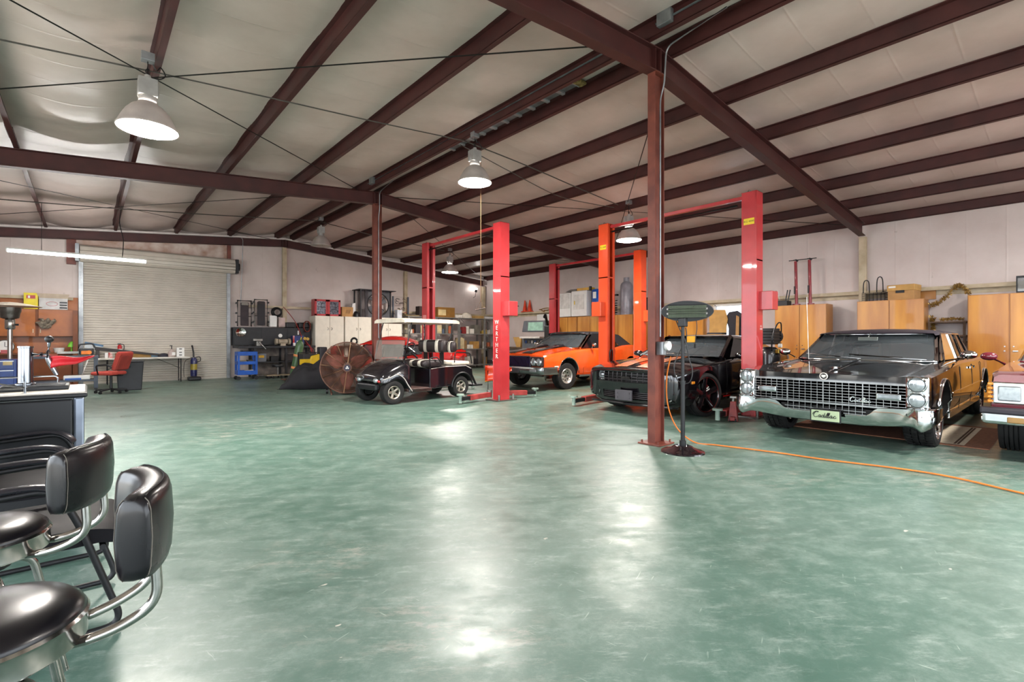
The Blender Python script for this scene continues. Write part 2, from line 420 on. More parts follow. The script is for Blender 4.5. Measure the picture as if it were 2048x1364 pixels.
def column(y):
    mb = MB(); zt = ZR-.291; mb.prism(ibeam_poly(.204, .102, .008, .007), 0.015, zt, 'z')
    # rotate profile: depth along x
    mb.v = [(p[1]-.102, p[0], p[2]) for p in mb.v]
    o = MB(); o.v = mb.v; o.f = mb.f; o.m = mb.m
    o.bx(-.165, .165, -.15, .15, 0, .018)
    for sx in (-1, 1):
        for sy in (-1, 1): o.cyl((sx*.13, sy*.11, .015), (sx*.13, sy*.11, .05), .012, n=8)
    o.bx(-.12, .12, -.07, .07, zt-.012, zt)
    c = struct(o.build('steel_column', COLM, sm=0, bev=.002, seg=1, loc=(XR, y, 0))); return c
COLM = mat('oxide_red_column', '#7d4234', .5, var=.2, scale=4, bump=.02, spec=.45, col2='#5d2e26')
column(Y1); column(Y2)
# wall columns painted cream on the right wall and back wall
def wcol(x, y, zt, ax):
    mb = MB()
    if ax == 'x': mb.bx(x-.16, x, y-.06, y-.05, 0, zt); mb.bx(x-.16, x, y+.05, y+.06, 0, zt); mb.bx(x-.17, x-.155, y-.075, y+.075, 0, zt)
    else: mb.bx(x-.05, x+.05, y-.16, y, 0, zt); mb.bx(x-.07, x+.07, y-.17, y-.155, 0, zt)
    struct(mb.build('wall_column', CREAM, sm=0, bev=.003, seg=1))
wcol(XW-.005, Y1, zp(XW)-.29, 'x'); wcol(XW-.005, Y2, zp(XW)-.29, 'x')
wcol(XR, YW-.005, ZR-.29, 'y'); wcol(10.0, YW-.005, zp(10)-.29, 'y'); wcol(XW-.15, YW-.005, zp(XW)-.29, 'y')
# girts
mb = MB(); mb.bx(XW-.16, XW-.002, YN+.02, YW-.02, 2.42, 2.432); mb.bx(XW-.165, XW-.155, YN+.02, YW-.02, 2.35, 2.432); mb.bx(XW-.012, XW-.002, YN+.02, YW-.02, 2.25, 2.43)
struct(mb.build('wall_girt', CREAM, sm=0))
mb = MB(); mb.bx(3.9, XW-.2, YW-.16, YW-.002, 2.42, 2.432); mb.bx(3.9, XW-.2, YW-.165, YW-.155, 2.35, 2.432)
struct(mb.build('wall_girt', CREAM, sm=0))
mb = MB(); mb.bx(XL+.02, -.3, YW-.16, YW-.002, 2.42, 2.432); mb.bx(XL+.02, -.3, YW-.165, YW-.155, 2.35, 2.432)
struct(mb.build('wall_girt', CREAM, sm=0))
# diagonal rod braces under the roof
ROD = mat('dark_brace_rod', '#231f1e', .5, metal=.3)
def rod(p, q, r=.009): struct(MB().tube([p, q], r, 6).build('brace_rod', ROD, sm=60))
def zr_(x): return zp(x)-.03
for a, b in ((Y1, Y2), (Y2, Y3)):
    for x0, x1 in ((XL+.2, XR-.5), (XR+.4, XW-.2)):
        rod((x0, a+.1, zr_(x0)), (x1, b-.1, zr_(x1))); rod((x0, b-.1, zr_(x0)), (x1, a+.1, zr_(x1)))

# ------------------------------------------------------------ roll-up door in the back wall
DOORM = mat('beige_roll_up_slats', '#bdb5a9', .42, var=.06, scale=2.5, spec=.4)
DX0, DX1, DZ = -.14, 3.50, 3.46
dy = YW-.10
prof = []
n = int(DZ/.068)
for i in range(n):
    z = i*DZ/n; h = DZ/n
    for t, o in ((0, 0), (.16, .012), (.35, .016), (.65, .016), (.84, .012)): prof.append((z+t*h, -o))
prof.append((DZ, 0))
door = MB().grid([[(x, dy+o, z) for z, o in prof] for x in (DX0, DX1)]).build('door_1', DOORM, sm=50)
struct(door)
hd = MB(); hp = [(0, 0), (-.30, 0), (-.36, .06), (-.38, .16), (-.37, .30), (-.32, .42), (-.24, .47), (0, .47)]
hrows = []
for x in (DX0-.02, DX1+.16): hrows.append([(x, YW-.02+a, DZ-.03+b) for a, b in hp])
hd.loft(hrows)
for k, (a, b) in enumerate(((-.372, .10), (-.382, .2), (-.36, .3), (-.30, .42))):
    hd.tube([(DX0-.02, YW-.02+a, DZ-.03+b), (DX1+.16, YW-.02+a, DZ-.03+b)], .012, 6)
hd.build('hood', DOORM, door, sm=30)
for x in (DX0, DX1):
    g = MB(); g.bx(x-.05, x+.05, YW-.17, YW-.01, 0, DZ+.05); g.bx(x-.02, x+.02, YW-.18, YW-.165, 0, DZ)
    g.build('guide_rail', GALV, door, sm=0, bev=.003, seg=1)
bb = MB(); bb.bx(DX0, DX1, dy-.03, dy+.02, 0, .06); bb.build('bottom_bar', DOORM, door, sm=0)
mo = MB(); mo.bx(DX1+.18, DX1+.26, YW-.36, YW-.03, DZ-.02, DZ+.43); mo.cyl((DX1+.26, YW-.2, DZ+.2), (DX1+.31, YW-.2, DZ+.2), .12, n=16)
mo.build('end_bracket', DARKM, door, sm=30)
mo = MB(); mo.bx(DX0-.12, DX0-.04, YW-.36, YW-.03, DZ-.02, DZ+.46); mo.build('end_bracket', GALV, door, sm=30)
# red steel jambs above the door, rusty header
mb = MB(); mb.bx(DX1-.02, DX1+.08, YW-.12, YW-.004, DZ+.45, zp(DX1)-.28); mb.bx(DX0-.3, DX0-.1, YW-.12, YW-.004, DZ-.1, zp(DX0)-.28)
struct(mb.build('trim_1', COLM, sm=0))
PALE = mat('pale_foil_edge', '#cfc6c2', .45, var=.06)
tm = MB(); tm.loft([[(x, Y3-.13, zp(x)-.035), (x, Y3-.075, zp(x)-.035), (x, Y3-.075, zp(x)+.02), (x, Y3-.13, zp(x)+.02)] for x in (XL+.1, XR, XW-.1)])
struct(tm.build('trim_2', PALE, sm=0))
tm = MB(); tm.prism([(DX0-.1, DZ+.44), (DX1-.02, DZ+.44), (DX1-.02, zp(DX1)-.25), (DX0-.1, zp(DX0)-.25)], YW-.02, YW-.006, 'y'); struct(tm.build('trim_3', mat('rusty_white_header', '#c9b9b0', .6, var=.2, scale=3, col2='#9c7a68'), sm=0))

# ------------------------------------------------------------ lights
LENS = bpy.data.materials.new('lamp_glow'); LENS.use_nodes = True
_b = LENS.node_tree.nodes['Principled BSDF']; _b.inputs['Emission Color'].default_value = (1, .93, .86, 1); _b.inputs['Emission Strength'].default_value = LAMP = 125
_n = LENS.node_tree.nodes.new('ShaderNodeTexNoise')
LENS.node_tree.links.new(_n.outputs['Fac'], _b.inputs['Roughness'])
SHADE = mat('grey_lamp_reflector', '#b7aca6', .45, metal=.2, var=.08)
HOUS = mat('lamp_housing_grey', '#a9a6a3', .4, metal=.4)
OFFL = mat('unlit_lens', '#9a948a', .3)
def lampz(x): return zp(x)
def make_lamp(x, y, zrim, label, lit=True):
    t = thing('high_bay_lamp', label, 'lamp', (x, y, zrim), 0, 'high bay lamps under the roof' )
    del t['group']
    sh = MB(); pr = [(.285, 0), (.288, .012), (.275, .03), (.245, .10), (.20, .185), (.15, .245), (.10, .275), (.095, .29)]
    sh.lathe(pr, n=32); sh.lathe([(r-.006, h) for r, h in pr], n=32); sh.lathe([(.285, 0), (.279, 0)], n=32)
    sh.build('reflector', SHADE, t, sm=50)
    MB().lathe([(0, -.028), (.1, -.026), (.2, -.014), (.272, .004), (.275, .012)], n=32).build('lens', LENS if lit else OFFL, t, sm=60)
    h = MB(); h.cyl((0, 0, .28), (0, 0, .36), .085, n=20); h.bx(-.085, .085, -.075, .075, .36, .55); h.cyl((0, 0, .55), (0, 0, .60), .03, n=12)
    for k in range(4): h.bx(-.09, .09, -.07+k*.045, -.06+k*.045, .37, .54)
    h.build('ballast_housing', HOUS, t, sm=30, bev=.004)
    ztop = zp(x)-zrim
    if ztop > .75:
        k = MB(); k.tube([(0, 0, .6), (0, 0, ztop-.05)], .008, 6); k.tube([(0.02*math.cos(a), 0, .64+.03*math.sin(a)) for a in [i*PI/4 for i in range(8)]], .005, 5, closed=True)
        k.build('hook', DARKM, t, sm=60)
        k = MB(); k.tube(crv([(.03, .02, ztop-.02), (.08, .05, ztop-.12), (.12, .06, .75), (.16, .02, .66), (.12, 0, .6), (.06, 0, .58)], 6), .007, 6); k.build('power_cord', BLK, t, sm=60)
    else:
        k = MB(); k.tube([(0, 0, .6), (0, 0, ztop)], .01, 6); k.build('hook', DARKM, t, sm=60)
    MB().bx(-.06, .06, -.05, .05, ztop-.07, ztop+.02).build('junction_box', GALV, t, sm=0, bev=.004)
    return t
make_lamp(.50, 6.68, 3.57, 'large lit high bay lamp hanging nearest, above the left side of the floor')
make_lamp(4.98, 6.70, 3.93, 'lit high bay lamp hanging by the ridge between the two red steel columns')
make_lamp(9.39, 6.72, 3.54, 'lit high bay lamp hanging behind the red post right of the far lift')
make_lamp(9.55, 14.3, 3.60, 'small lit high bay lamp hanging farthest, near the back corner')
make_lamp(5.10, 14.3, 3.97, 'unlit high bay lamp hanging near the roll-up door', False)
for x in (5.0, 9.4): make_lamp(x, -1.0, 3.6, 'added unseen high bay lamp for fill light, '+('under the ridge' if x == 5.0 else 'towards the right wall'), True)  # two unseen lamps added only to supply fill light
# fluorescent strip over the workbench
FLU = bpy.data.materials.new('fluorescent_glow'); FLU.use_nodes = True
_b = FLU.node_tree.nodes['Principled BSDF']; _b.inputs['Emission Color'].default_value = (1, .98, .95, 1); _b.inputs['Emission Strength'].default_value = 40
_n = FLU.node_tree.nodes.new('ShaderNodeTexNoise'); FLU.node_tree.links.new(_n.outputs['Fac'], _b.inputs['Roughness'])

w = bpy.data.worlds.new('world'); scene.world = w; w.use_nodes = True
bg = w.node_tree.nodes['Background']; bg.inputs['Color'].default_value = (.86, .93, 1, 1); bg.inputs['Strength'].default_value = WORLD = 1.9

sun = bpy.data.lights.new('sun', 'SUN'); sun.energy = 6; sun.angle = R(3); sun.color = (1, .97, .92)
so = bpy.data.objects.new('sun', sun); COL.objects.link(so); so.rotation_euler = (R(-32), R(18), 0)
# ------------------------------------------------------------ car helpers
def paint(name, col, rough=.16, coat=1., **k): return mat(name, col, rough, coat=coat, spec=.5, rvar=.04, var=.06, **k)
PBLK = paint('black_car_paint', '#0d0b0f', .12)
CHROME = mat('chrome', '#d5d6d6', .07, metal=1., var=.04, rvar=.03)
CHROME2 = mat('dull_chrome', '#a4a4a4', .2, metal=1., var=.1)
RUB = mat('tyre_rubber', '#1d1c1c', .72, var=.25, scale=14, bump=.06)
GLASSW = glass_mat('windscreen_glass', '#98a4ab', .16, ior=1.75)
GLASSD = glass_mat('dark_tinted_glass', '#23262a', .35)
LAMPG = mat('headlamp_glass', '#9fa6aa', .1, metal=.6, spec=.8, coat=1., var=.1, scale=30)
AMBER = mat('amber_lens', '#e08a1c', .2, coat=1.)
REDL = mat('red_lens', '#b01c18', .2, coat=1.)
INTER = mat('dark_interior', '#26262b', .7)
UNDER = mat('underbody_black', '#121111', .8)
GRILLD = mat('grille_shadow', '#15120f', .6)

def segcurve(pts, sharp, n):
    out = []; st = 0
    for i in range(1, len(pts)):
        if i in sharp or i == len(pts)-1:
            seg = crv(pts[st:i+1], n); out += seg if not out else seg[1:]; st = i
    return out
def body_loft(stations, sharp, nx=5, np_=3, xsharp=()):
    """stations: [(x, [(y,z)...])]; profile bottom-centre to top-centre; returns full loops"""
    k = len(stations[0][1]); cols = []
    for j in range(k):
        cols.append(segcurve([(x, p[j][0], p[j][1]) for x, p in stations], xsharp, nx))
    rows = []
    for i in range(len(cols[0])):
        half = segcurve([cols[j][i] for j in range(k)], sharp, np_)
        left = [(p.x, p.y, p.z) for p in half]; right = [(p.x, -p.y, p.z) for p in half[::-1]]
        rows.append(left + right[1:-1])
    return rows
def arch_cutters(spec):
    out = []
    for x, z, r, y0, y1 in spec:
        for s in (-1, 1):
            c = MB().cyl((x, s*y0, z), (x, s*y1, z), r, n=40); out.append(c.build('cut', UNDER, sm=0))
    return out
def make_tyre(par, M, r, w, rim, groove=4, name='tyre', vtread=False):
    mb = MB().xf(M); sh = w*.14
    pr = [(rim, -w*.42), (rim+.012, -w*.47), (r-sh*1.6, -w*.5), (r-sh*.5, -w*.47)]
    n = groove; tw = w*.84
    for i in range(n+1):
        a = -tw/2+tw*i/(n+1); b = -tw/2+tw*(i+1)/(n+1); g = tw*.03
        crown = .012*(1-((a+b)/tw)**2)
        pr += [(r-.012+crown, a+g), (r-.012+crown, b-g)] + ([(r-.024, b-g), (r-.024, b+g)] if i < n else [])
    pr += [(r-sh*.5, w*.47), (r-sh*1.6, w*.5), (rim+.012, w*.47), (rim, w*.42)]
    mb.lathe(pr, ax='y', n=44)
    o = mb.build(name, RUB, par, sm=40)
    if vtread:
        t = MB().xf(M)
        for i in range(44):
            a = 2*PI*i/44
            for s in (-1, 1):
                p = [((r+.002)*math.cos(a+d), s*y, (r+.002)*math.sin(a+d)) for d, y in ((0, .02*w), (.06, .25*w), (.10, .42*w))]
                t.tube(p, .006, 4)
        t.build('tread_sipes', UNDER, o, sm=0)
    return o
def wheel_M(x, y, z, yaw=0., side=1): return Matrix.Translation((x, y, z)) @ Matrix.Rotation(yaw, 4, 'Z') @ (Matrix.Identity(4) if side > 0 else Matrix.Rotation(PI, 4, 'Z'))
def rim_lathe(par, M, r, w, m, prof=None, name='rim', n=36):
    pr = prof or [(r+.004, w*.44), (r-.008, w*.47), (r-.02, w*.40), (r-.035, w*.05), (r-.05, -w*.3), (r-.05, -w*.44)]
    return MB().xf(M).lathe(pr, ax='y', n=n).build(name, m, par, sm=40)
def spokes(mb, n, r0, r1, w0, w1, y0, y1, th, ph=0.):
    for i in range(n):
        a = 2*PI*i/n+ph; c, s = math.cos(a), math.sin(a)
        def P(r, o, y): return (c*r - s*o, y, s*r + c*o)
        q = [P(r0, -w0/2, y0), P(r0, w0/2, y0), P(r1, w1/2, y1), P(r1, -w1/2, y1)]
        q2 = [P(r0, -w0/2, y0-th), P(r0, w0/2, y0-th), P(r1, w1/2, y1-th), P(r1, -w1/2, y1-th)]
        ridge = [P(r0, 0, y0+th*.35), P(r1, 0, y1+th*.35)]
        mb.add(q+q2+ridge, [[0,8,9,3],[8,1,2,9],[0,4,5,1,8],[3,9,2,6,7],[1,5,6,2],[0,3,7,4],[4,7,6,5]])
def quad_glass(name, rows, m, par): return MB().grid(rows).build(name, m, par, sm=60)
def lerp(a, b, t): return tuple(a[i]+(b[i]-a[i])*t for i in range(len(a)))
def curved_screen(bl, br, tl, tr, bulge, n=10, m=4):
    """windscreen grid from bottom-left/right, top-left/right; bulge along -x in the middle"""
    rows = []
    for i in range(m+1):
        t = i/m; L_ = lerp(bl, tl, t); R_ = lerp(br, tr, t); row = []
        for j in range(n+1):
            u = j/n; p = lerp(L_, R_, u); b = bulge*(1-(2*u-1)**2)*(1-.3*t); row.append((p[0]-b, p[1], p[2]+.0*b))
        rows.append(row)
    return rows
def front_seat(par, x, y, z, m, w=.52):
    s = MB(); s.box((x, y, z), (.5, w, .16)); s.box((x+.27, y, z+.32), (.14, w, .58), (0, R(12), 0)); s.box((x+.35, y, z+.68), (.09, .26, .15), (0, R(10), 0))
    s.build('front_seat', m, par, sm=40, bev=.03)
def steering_wheel(par, c, r, tilt, m):
    s = MB(); s.xf(Matrix.Translation(c) @ Matrix.Rotation(tilt, 4, 'Y'))
    s.tube([(0, r*math.cos(a), r*math.sin(a)) for a in [2*PI*i/28 for i in range(28)]], .013, 7, closed=True)
    s.tube([(0.02, -r, 0), (.03, 0, 0), (0.02, r, 0)], .011, 6); s.tube([(0.03, 0, 0), (.02, 0, -r)], .011, 6); s.cyl((0, 0, 0), (.3, 0, 0), .02, n=8); s.cyl((-.01, 0, 0), (.03, 0, 0), .045, n=12)
    s.build('steering_wheel', m, par, sm=60)

# ============================================================ 1960s black limousine
def make_limo():
    t = thing('limousine', 'long black vintage limousine sedan with chrome egg crate grille and bumper', 'car', (6.66, 1.995, 0), 0)
    L_ = 5.85
    def S(x, w, zb, zf, zc, zs, dz=0.):   # half width, bottom, fender top, centre top
        return (x, [(0, zb), (w*.78, zb), (w*.93, zb+.07), (w*.985, .46+dz), (w, .64+dz), (w*.985, zf-.03), (w*.945, zf), (w*.80, zs), (w*.72, zs-.012), (w*.35, zc-.006), (0, zc)])
    st = [S(.10, .985, .46, .878, .852, .862), S(.30, 1.0, .34, .885, .868, .872), S(.95, 1.005, .28, .915, .925, .912), S(1.62, 1.01, .25, .955, .985, .965), S(2.3, 1.01, .24, .975, .99, .975),
          S(3.3, 1.01, .24, .975, .985, .97), S(4.3, 1.005, .24, .98, .985, .975), S(4.95, 1.0, .26, .975, .985, .97), S(5.55, .97, .32, .945, .95, .945), S(L_, .90, .44, .88, .86, .87)]
    body = MB().loft(body_loft(st, (1, 2, 5, 6, 7, 8), 6, 3)).build('body', PBLK, t, sm=35)
    boolean(body, arch_cutters([(.94, .385, .415, .62, 1.2), (4.74, .37, .42, .70, 1.2)]))
    # inner wells
    w = MB(); w.bx(1.4, 4.3, -.70, .70, .2, .5); w.build('underbody', UNDER, t, sm=0)
    # bonnet crease, hood shut lines
    c = MB(); c.tube(crv([(.14, 0, .852), (.6, 0, .907), (1.2, 0, .955), (1.6, 0, .99)], 4), .010, 6); c.build('hood_crease', PBLK, t)
    for s in (-1, 1): MB().tube([(.15, s*.79, .856), (.95, s*.80, .914), (1.62, s*.80, .968)], .004, 4).build('hood_gap', UNDER, t)
    # chrome arches, side spear, rocker
    for xc, rr, zc in ((.94, .418, .385), (4.74, .422, .37)):
        for s in (-1, 1): MB().tube([(xc+rr*math.cos(q), s*(1.004-.03*abs(math.cos(q))*(math.sin(q) < .3)), zc+rr*math.sin(q)) for q in [PI*(-.02)+PI*1.04*i/22 for i in range(23)]], .013, 6).build('wheel_arch_trim', CHROME, t, sm=60)
    for s in (-1, 1):
        MB().bx(1.36, 4.32, s*1.010-.007, s*1.010+.007, .60, .618).build('side_spear', CHROME, t, sm=0, bev=.003)
        MB().bx(5.17, 5.75, s*.985-.007, s*.985+.007, .60, .618).build('side_spear', CHROME, t, sm=0, bev=.003)
        MB().bx(1.40, 4.3, s*.965-.012, s*.965+.012, .29, .37).build('rocker_trim', CHROME, t, sm=0, bev=.003)
        for x in (2.02, 3.12, 4.12): MB().tube([(x, s*.985, .36), (x, s*.998, .47), (x, s*1.011, .64), (x, s*1.002, .90), (x, s*.96, .975)], .0035, 4).build('door_gap', UNDER, t, sm=0)
    for x in (2.92, 3.3):
        for s in (-1, 1):
            MB().bx(x-.09, x+.09, s*1.015-.012, s*1.015+.012, .85, .885).build('door_handle', CHROME, t, sm=0, bev=.006)
    # headlamp stacks
    for s in (-1, 1):
        h = MB(); h.bx(.02, .16, s*.89-.10, s*.89+.10, .525, .868)
        hb = h.build('headlamp_bezel', CHROME, t, sm=0, bev=.02)
        for z in (.615, .782):
            q = MB(); q.lathe([(.070, .01), (.074, -.018), (.080, -.026), (.087, -.022), (.089, .01)], (.018, s*.89, z), 'x', 28); q.build('lamp_ring', CHROME, hb, sm=60)
            MB().lathe([(0, -.010), (.04, -.008), (.068, -.002), (.070, .006)], (.006, s*.89, z), 'x', 28).build('headlamp', LAMPG, hb, sm=60)
    # egg crate grille
    g = MB(); g.bx(.10, .14, -.80, .80, .38, .77); g.build('grille_back', GRILLD, t, sm=0)
    g = MB(); x0 = .055
    for i in range(25):
        y = -.79+1.58*i/24; zlo = .505 if abs(y) > .43 else .385; g.bx(x0, x0+.05, y-.0028, y+.0028, zlo, .762)
    for i in range(8):
        z = .525+.235*i/7; g.bx(x0-.004, x0+.04, -.79, .79, z-.003, z+.003)
    for z in (.40, .435): g.bx(x0-.004, x0+.04, -.43, .43, z-.004, z+.004)
    g.bx(x0-.02, .14, -.80, .80, .760, .782); g.bx(x0-.012, .14, -.80, .80, .492, .512)
    for s in (-1, 0, 1): g.bx(x0-.008, x0+.04, s*.4-.006, s*.4+.006, .51, .765)
    gr = g.build('grille', CHROME2, t, sm=0)
    for s in (-1, 1):
        q = MB(); q.bx(.03, .10, s*.64-.115, s*.64+.115, .595, .672); fr = q.build('parking_lamp_frame', CHROME, t, sm=0, bev=.012)
        q = MB(); q.bx(.02, .05, s*.64-.098, s*.64+.098, .610, .657); q.build('parking_lamp', LAMPG, fr, sm=0, bev=.008)
    # emblem: wreath and crest on the hood edge
    e = MB(); e.lathe([(.034, 0), (.040, -.006), (.046, 0)], (.066, 0, .822), 'x', 24); e.prism([(-.022, .838), (.022, .838), (.020, .818), (0, .803), (-.020, .818)], .058, .105, 'x')
    e.build('hood_crest', mat('satin_silver_emblem', '#d6d3cd', .4, metal=.2), t, sm=50)
    e = MB(); e.lathe([(.05, 0), (.06, .004), (.066, 0)], (.50, .0, .912), 'z', 24); e.cyl((.5, 0, .90), (.5, 0, .922), .03, n=14); e.build('hood_ornament', CHROME, t, sm=50)
    # bumper
    BS = [(0, .075, .400, .262), (.36, .075, .402, .264), (.46, .065, .43, .272), (.54, .04, .50, .285), (.75, .0, .522, .312), (.85, -.02, .528, .315), (.93, -.05, .532, .285), (.985, -.015, .532, .31), (1.03, .07, .525, .345), (1.045, .25, .515, .37), (1.03, .55, .50, .40)]
    full = [(-a, b, c, d) for a, b, c, d in BS[::-1]] + BS[1:]
    rows = []
    nn = 6; colz = []
    for y, xf, zt, zb in full:
        h = zt-zb; cx = xf
        e_ = max(0, min(1, (abs(y)-.80)/.08)); pr = [(cx+.12, zt-.004), (cx+.03, zt), (cx-.006, zt-.012), (cx-.004, zt-.032), (cx+.002-.02*e_, zb+h*.66), (cx+.014-.045*e_, zb+h*.36), (cx+.030-.04*e_, zb+h*.12), (cx+.055-.02*e_, zb+.002), (cx+.14, zb+.012)]
        rows.append([(px_, y, pz_) for px_, pz_ in pr])
    sm_rows = [list(c) for c in zip(*[crv([r[j] for r in rows], 3) for j in range(9)])]
    bp = MB().grid(sm_rows).build('front_bumper', CHROME, t, sm=50)
    # licence plate with script
    PLATE = mat('licence_plate_green', '#9fb08e', .4, var=.03)
    p = MB(); p.bx(-.005, .01, -.20, .125, .275, .432); pf = p.build('licence_plate_frame', BLK, t, sm=0, bev=.012)
    p = MB(); p.bx(-.012, .0, -.185, .11, .29, .417); p.build('licence_plate', PLATE, pf, sm=0, bev=.006)
    script_word(pf, 'licence_script', (-.015, .085, .335), (0, -1, 0), .25, BLK, .0038)
    script_word(gr, 'grille_script', (.035, -.28, .55), (0, -1, 0), .21, CHROME, .006)
    # greenhouse
    zt, zr = 1.345, 1.435
    A0 = (1.70, .81, .975); A1 = (2.42, .69, zt)
    rowsW = curved_screen((A0[0], -A0[1], A0[2]), A0, (A1[0], -A1[1], A1[2]), A1, .16)
    quad_glass('windscreen', rowsW, GLASSW, t)
    VIN = mat('black_vinyl_roof', '#2a2630', .45, bump=.05, scale=40)
    rr = []
    for x, y, ze, zc in [(2.28, .70, 1.352, 1.362), (2.40, .72, 1.362, 1.40), (2.7, .725, 1.372, 1.428), (3.4, .725, 1.378, 1.435), (4.1, .72, 1.368, 1.425), (4.5, .70, 1.34, 1.385), (4.75, .67, 1.28, 1.31)]:
        h = [(x, y+.02, ze-.03), (x, y, ze+.0), (x, y*.8, ze+(zc-ze)*.55), (x, y*.4, zc-.006), (x, 0, zc)]
        bul = .14 if x < 2.3 else (.1 if x < 2.5 else 0)
        row = [(p[0]-bul*(1-(p[1]/y)**2 if abs(p[1]) < y else 0), p[1], p[2]) for p in h]
        rr.append(row + [(p[0], -p[1], p[2]) for p in row[-2::-1]])
    sr = [list(c) for c in zip(*[crv([r[j] for r in rr], 4) for j in range(len(rr[0]))])]
    MB().grid(sr).build('roof', VIN, t, sm=60)
    q = MB(); q.grid([[(4.70, y, 1.31+.01*(1-abs(y))) for y in (-.66, 0, .66)], [(5.08, y*1.16, .97) for y in (-.66, 0, .66)]]); q.build('rear_window', GLASSD, t)
    tr = MB()
    for s in (-1, 1):
        # windscreen surround and pillars
        tr.tube([(A0[0], s*A0[1], A0[2]), (A1[0], s*(A1[1]+.01), A1[2])], .022, 6)
        MB().add([(4.12, s*.735, 1.345), (4.72, s*.69, 1.27), (5.12, s*.80, .97), (4.42, s*.82, .97)], [[0, 1, 2, 3]]).build('rear_pillar', VIN, t, sm=0)
        for x0, x1, x2, x3 in ((2.10, 2.52, 3.10, 3.12), (3.20, 3.18, 3.62, 3.68), (3.76, 3.70, 4.10, 4.40)):
            tr.tube([(x0, s*.835, .985), (x1, s*.735, 1.345), (x2, s*.735, 1.348), (x3, s*.835, .985)], .011, 5, closed=True)
        tr.tube([(1.85, s*.83, .985), (2.5, s*.733, 1.355), (4.1, s*.735, 1.352), (4.75, s*.69, 1.27)], .010, 5)
        tr.build('window_trim', CHROME, t, sm=60); tr = MB()
    tr = MB(); tr.tube([rowsW[-1][i] for i in range(11)]+[rowsW[0][i] for i in range(10, -1, -1)], .012, 6, closed=True); tr.build('windscreen_trim', CHROME, t, sm=60)
    for s in (-1, 1):
        for x0, x1, x2, x3 in ((1.86, 2.50, 3.10, 3.12), (3.20, 3.18, 3.62, 3.68), (3.76, 3.70, 4.10, 4.40)):
            MB().add([(x0, s*.83, .985), (x1, s*.73, 1.345), (x2, s*.73, 1.347), (x3, s*.83, .985)], [[0, 1, 2, 3]]).build('side_window', GLASSD, t, sm=0)
    # wipers, mirrors
    for y0, y1, d in ((-.72, .05, 1), (-.02, .62, 1)):
        wm = MB(); wm.tube([(1.66-.10*(1-(y0/.8)**2), y0, 1.0), (1.645-.13*(1-(y1/.8)**2), y1, 1.045)], .006, 5); wm.tube([(1.67-.12*(1-(y0/.8)**2), y0+.25, 1.02), (1.65-.14*(1-(y1/.8)**2), y1+.06, 1.06)], .009, 5)
        wm.build('wiper', CHROME2, t, sm=60)
    mr = MB(); mr.box((2.0, 0, 1.275), (.02, .24, .055), (0, R(25), 0)); mr.tube([(2.02, 0, 1.30), (2.15, 0, 1.36)], .008, 5); mr.build('rear_view_mirror', mat('grey_mirror', '#7f8785', .25, metal=.6), t, sm=40, bev=.02)
    for s in (-1, 1):
        mr = MB(); mr.sph((1.92, s*1.10, 1.07), (.055, .085, .055), 14, 8); mr.tube([(1.92, s*1.06, 1.05), (1.98, s*.97, .985)], .014, 6); mr.build('door_mirror', CHROME, t, sm=60)
    # interior
    it = MB(); it.bx(1.75, 2.15, -.78, .78, .8, .99); it.build('dashboard', mat('teal_dash', '#4f5f63', .5), t, sm=40, bev=.04)
    front_seat(t, 2.75, .38, .62, INTER, .66); front_seat(t, 2.75, -.38, .62, INTER, .66)
    it = MB(); it.bx(3.7, 4.3, -.75, .75, .5, .95); it.build('rear_seat', INTER, t, sm=40, bev=.05)
    steering_wheel(t, (2.28, .40, 1.02), .20, R(25), mat('grey_wheel', '#5f6b6d', .4))
    an = MB(); an.tube([(1.5, .62, .97), (1.48, .64, 1.9)], .002, 5); an.build('antenna', CHROME, t)
    # wheels: wide low tyres on chrome rims, front pair steered
    for x, s, yaw, r, w in ((.94, 1, R(0), .36, .30), (.94, -1, R(0), .36, .30), (4.74, 1, 0, .35, .25), (4.74, -1, 0, .35, .25)):
        M = wheel_M(x, s*(.795 if x < 1 else .84), r-.002, yaw, s)
        ty = make_tyre(t, M, r, w, .275, 3, vtread=x < 1)
        rm = rim_lathe(ty, M, .278, w, CHROME)
        sp = MB().xf(M); spokes(sp, 8, .05, .262, .055, .075, w*.30, w*.36, .03); sp.lathe([(.0, w*.42), (.04, w*.40), (.065, w*.3), (.065, w*.1)], ax='y', n=20); sp.build('spokes', CHROME, ty, sm=40)
        MB().xf(M).cyl((0, -w*.2, 0), (0, -w*.05, 0), .16, n=24).build('brake_drum', UNDER, ty, sm=40)
    return t
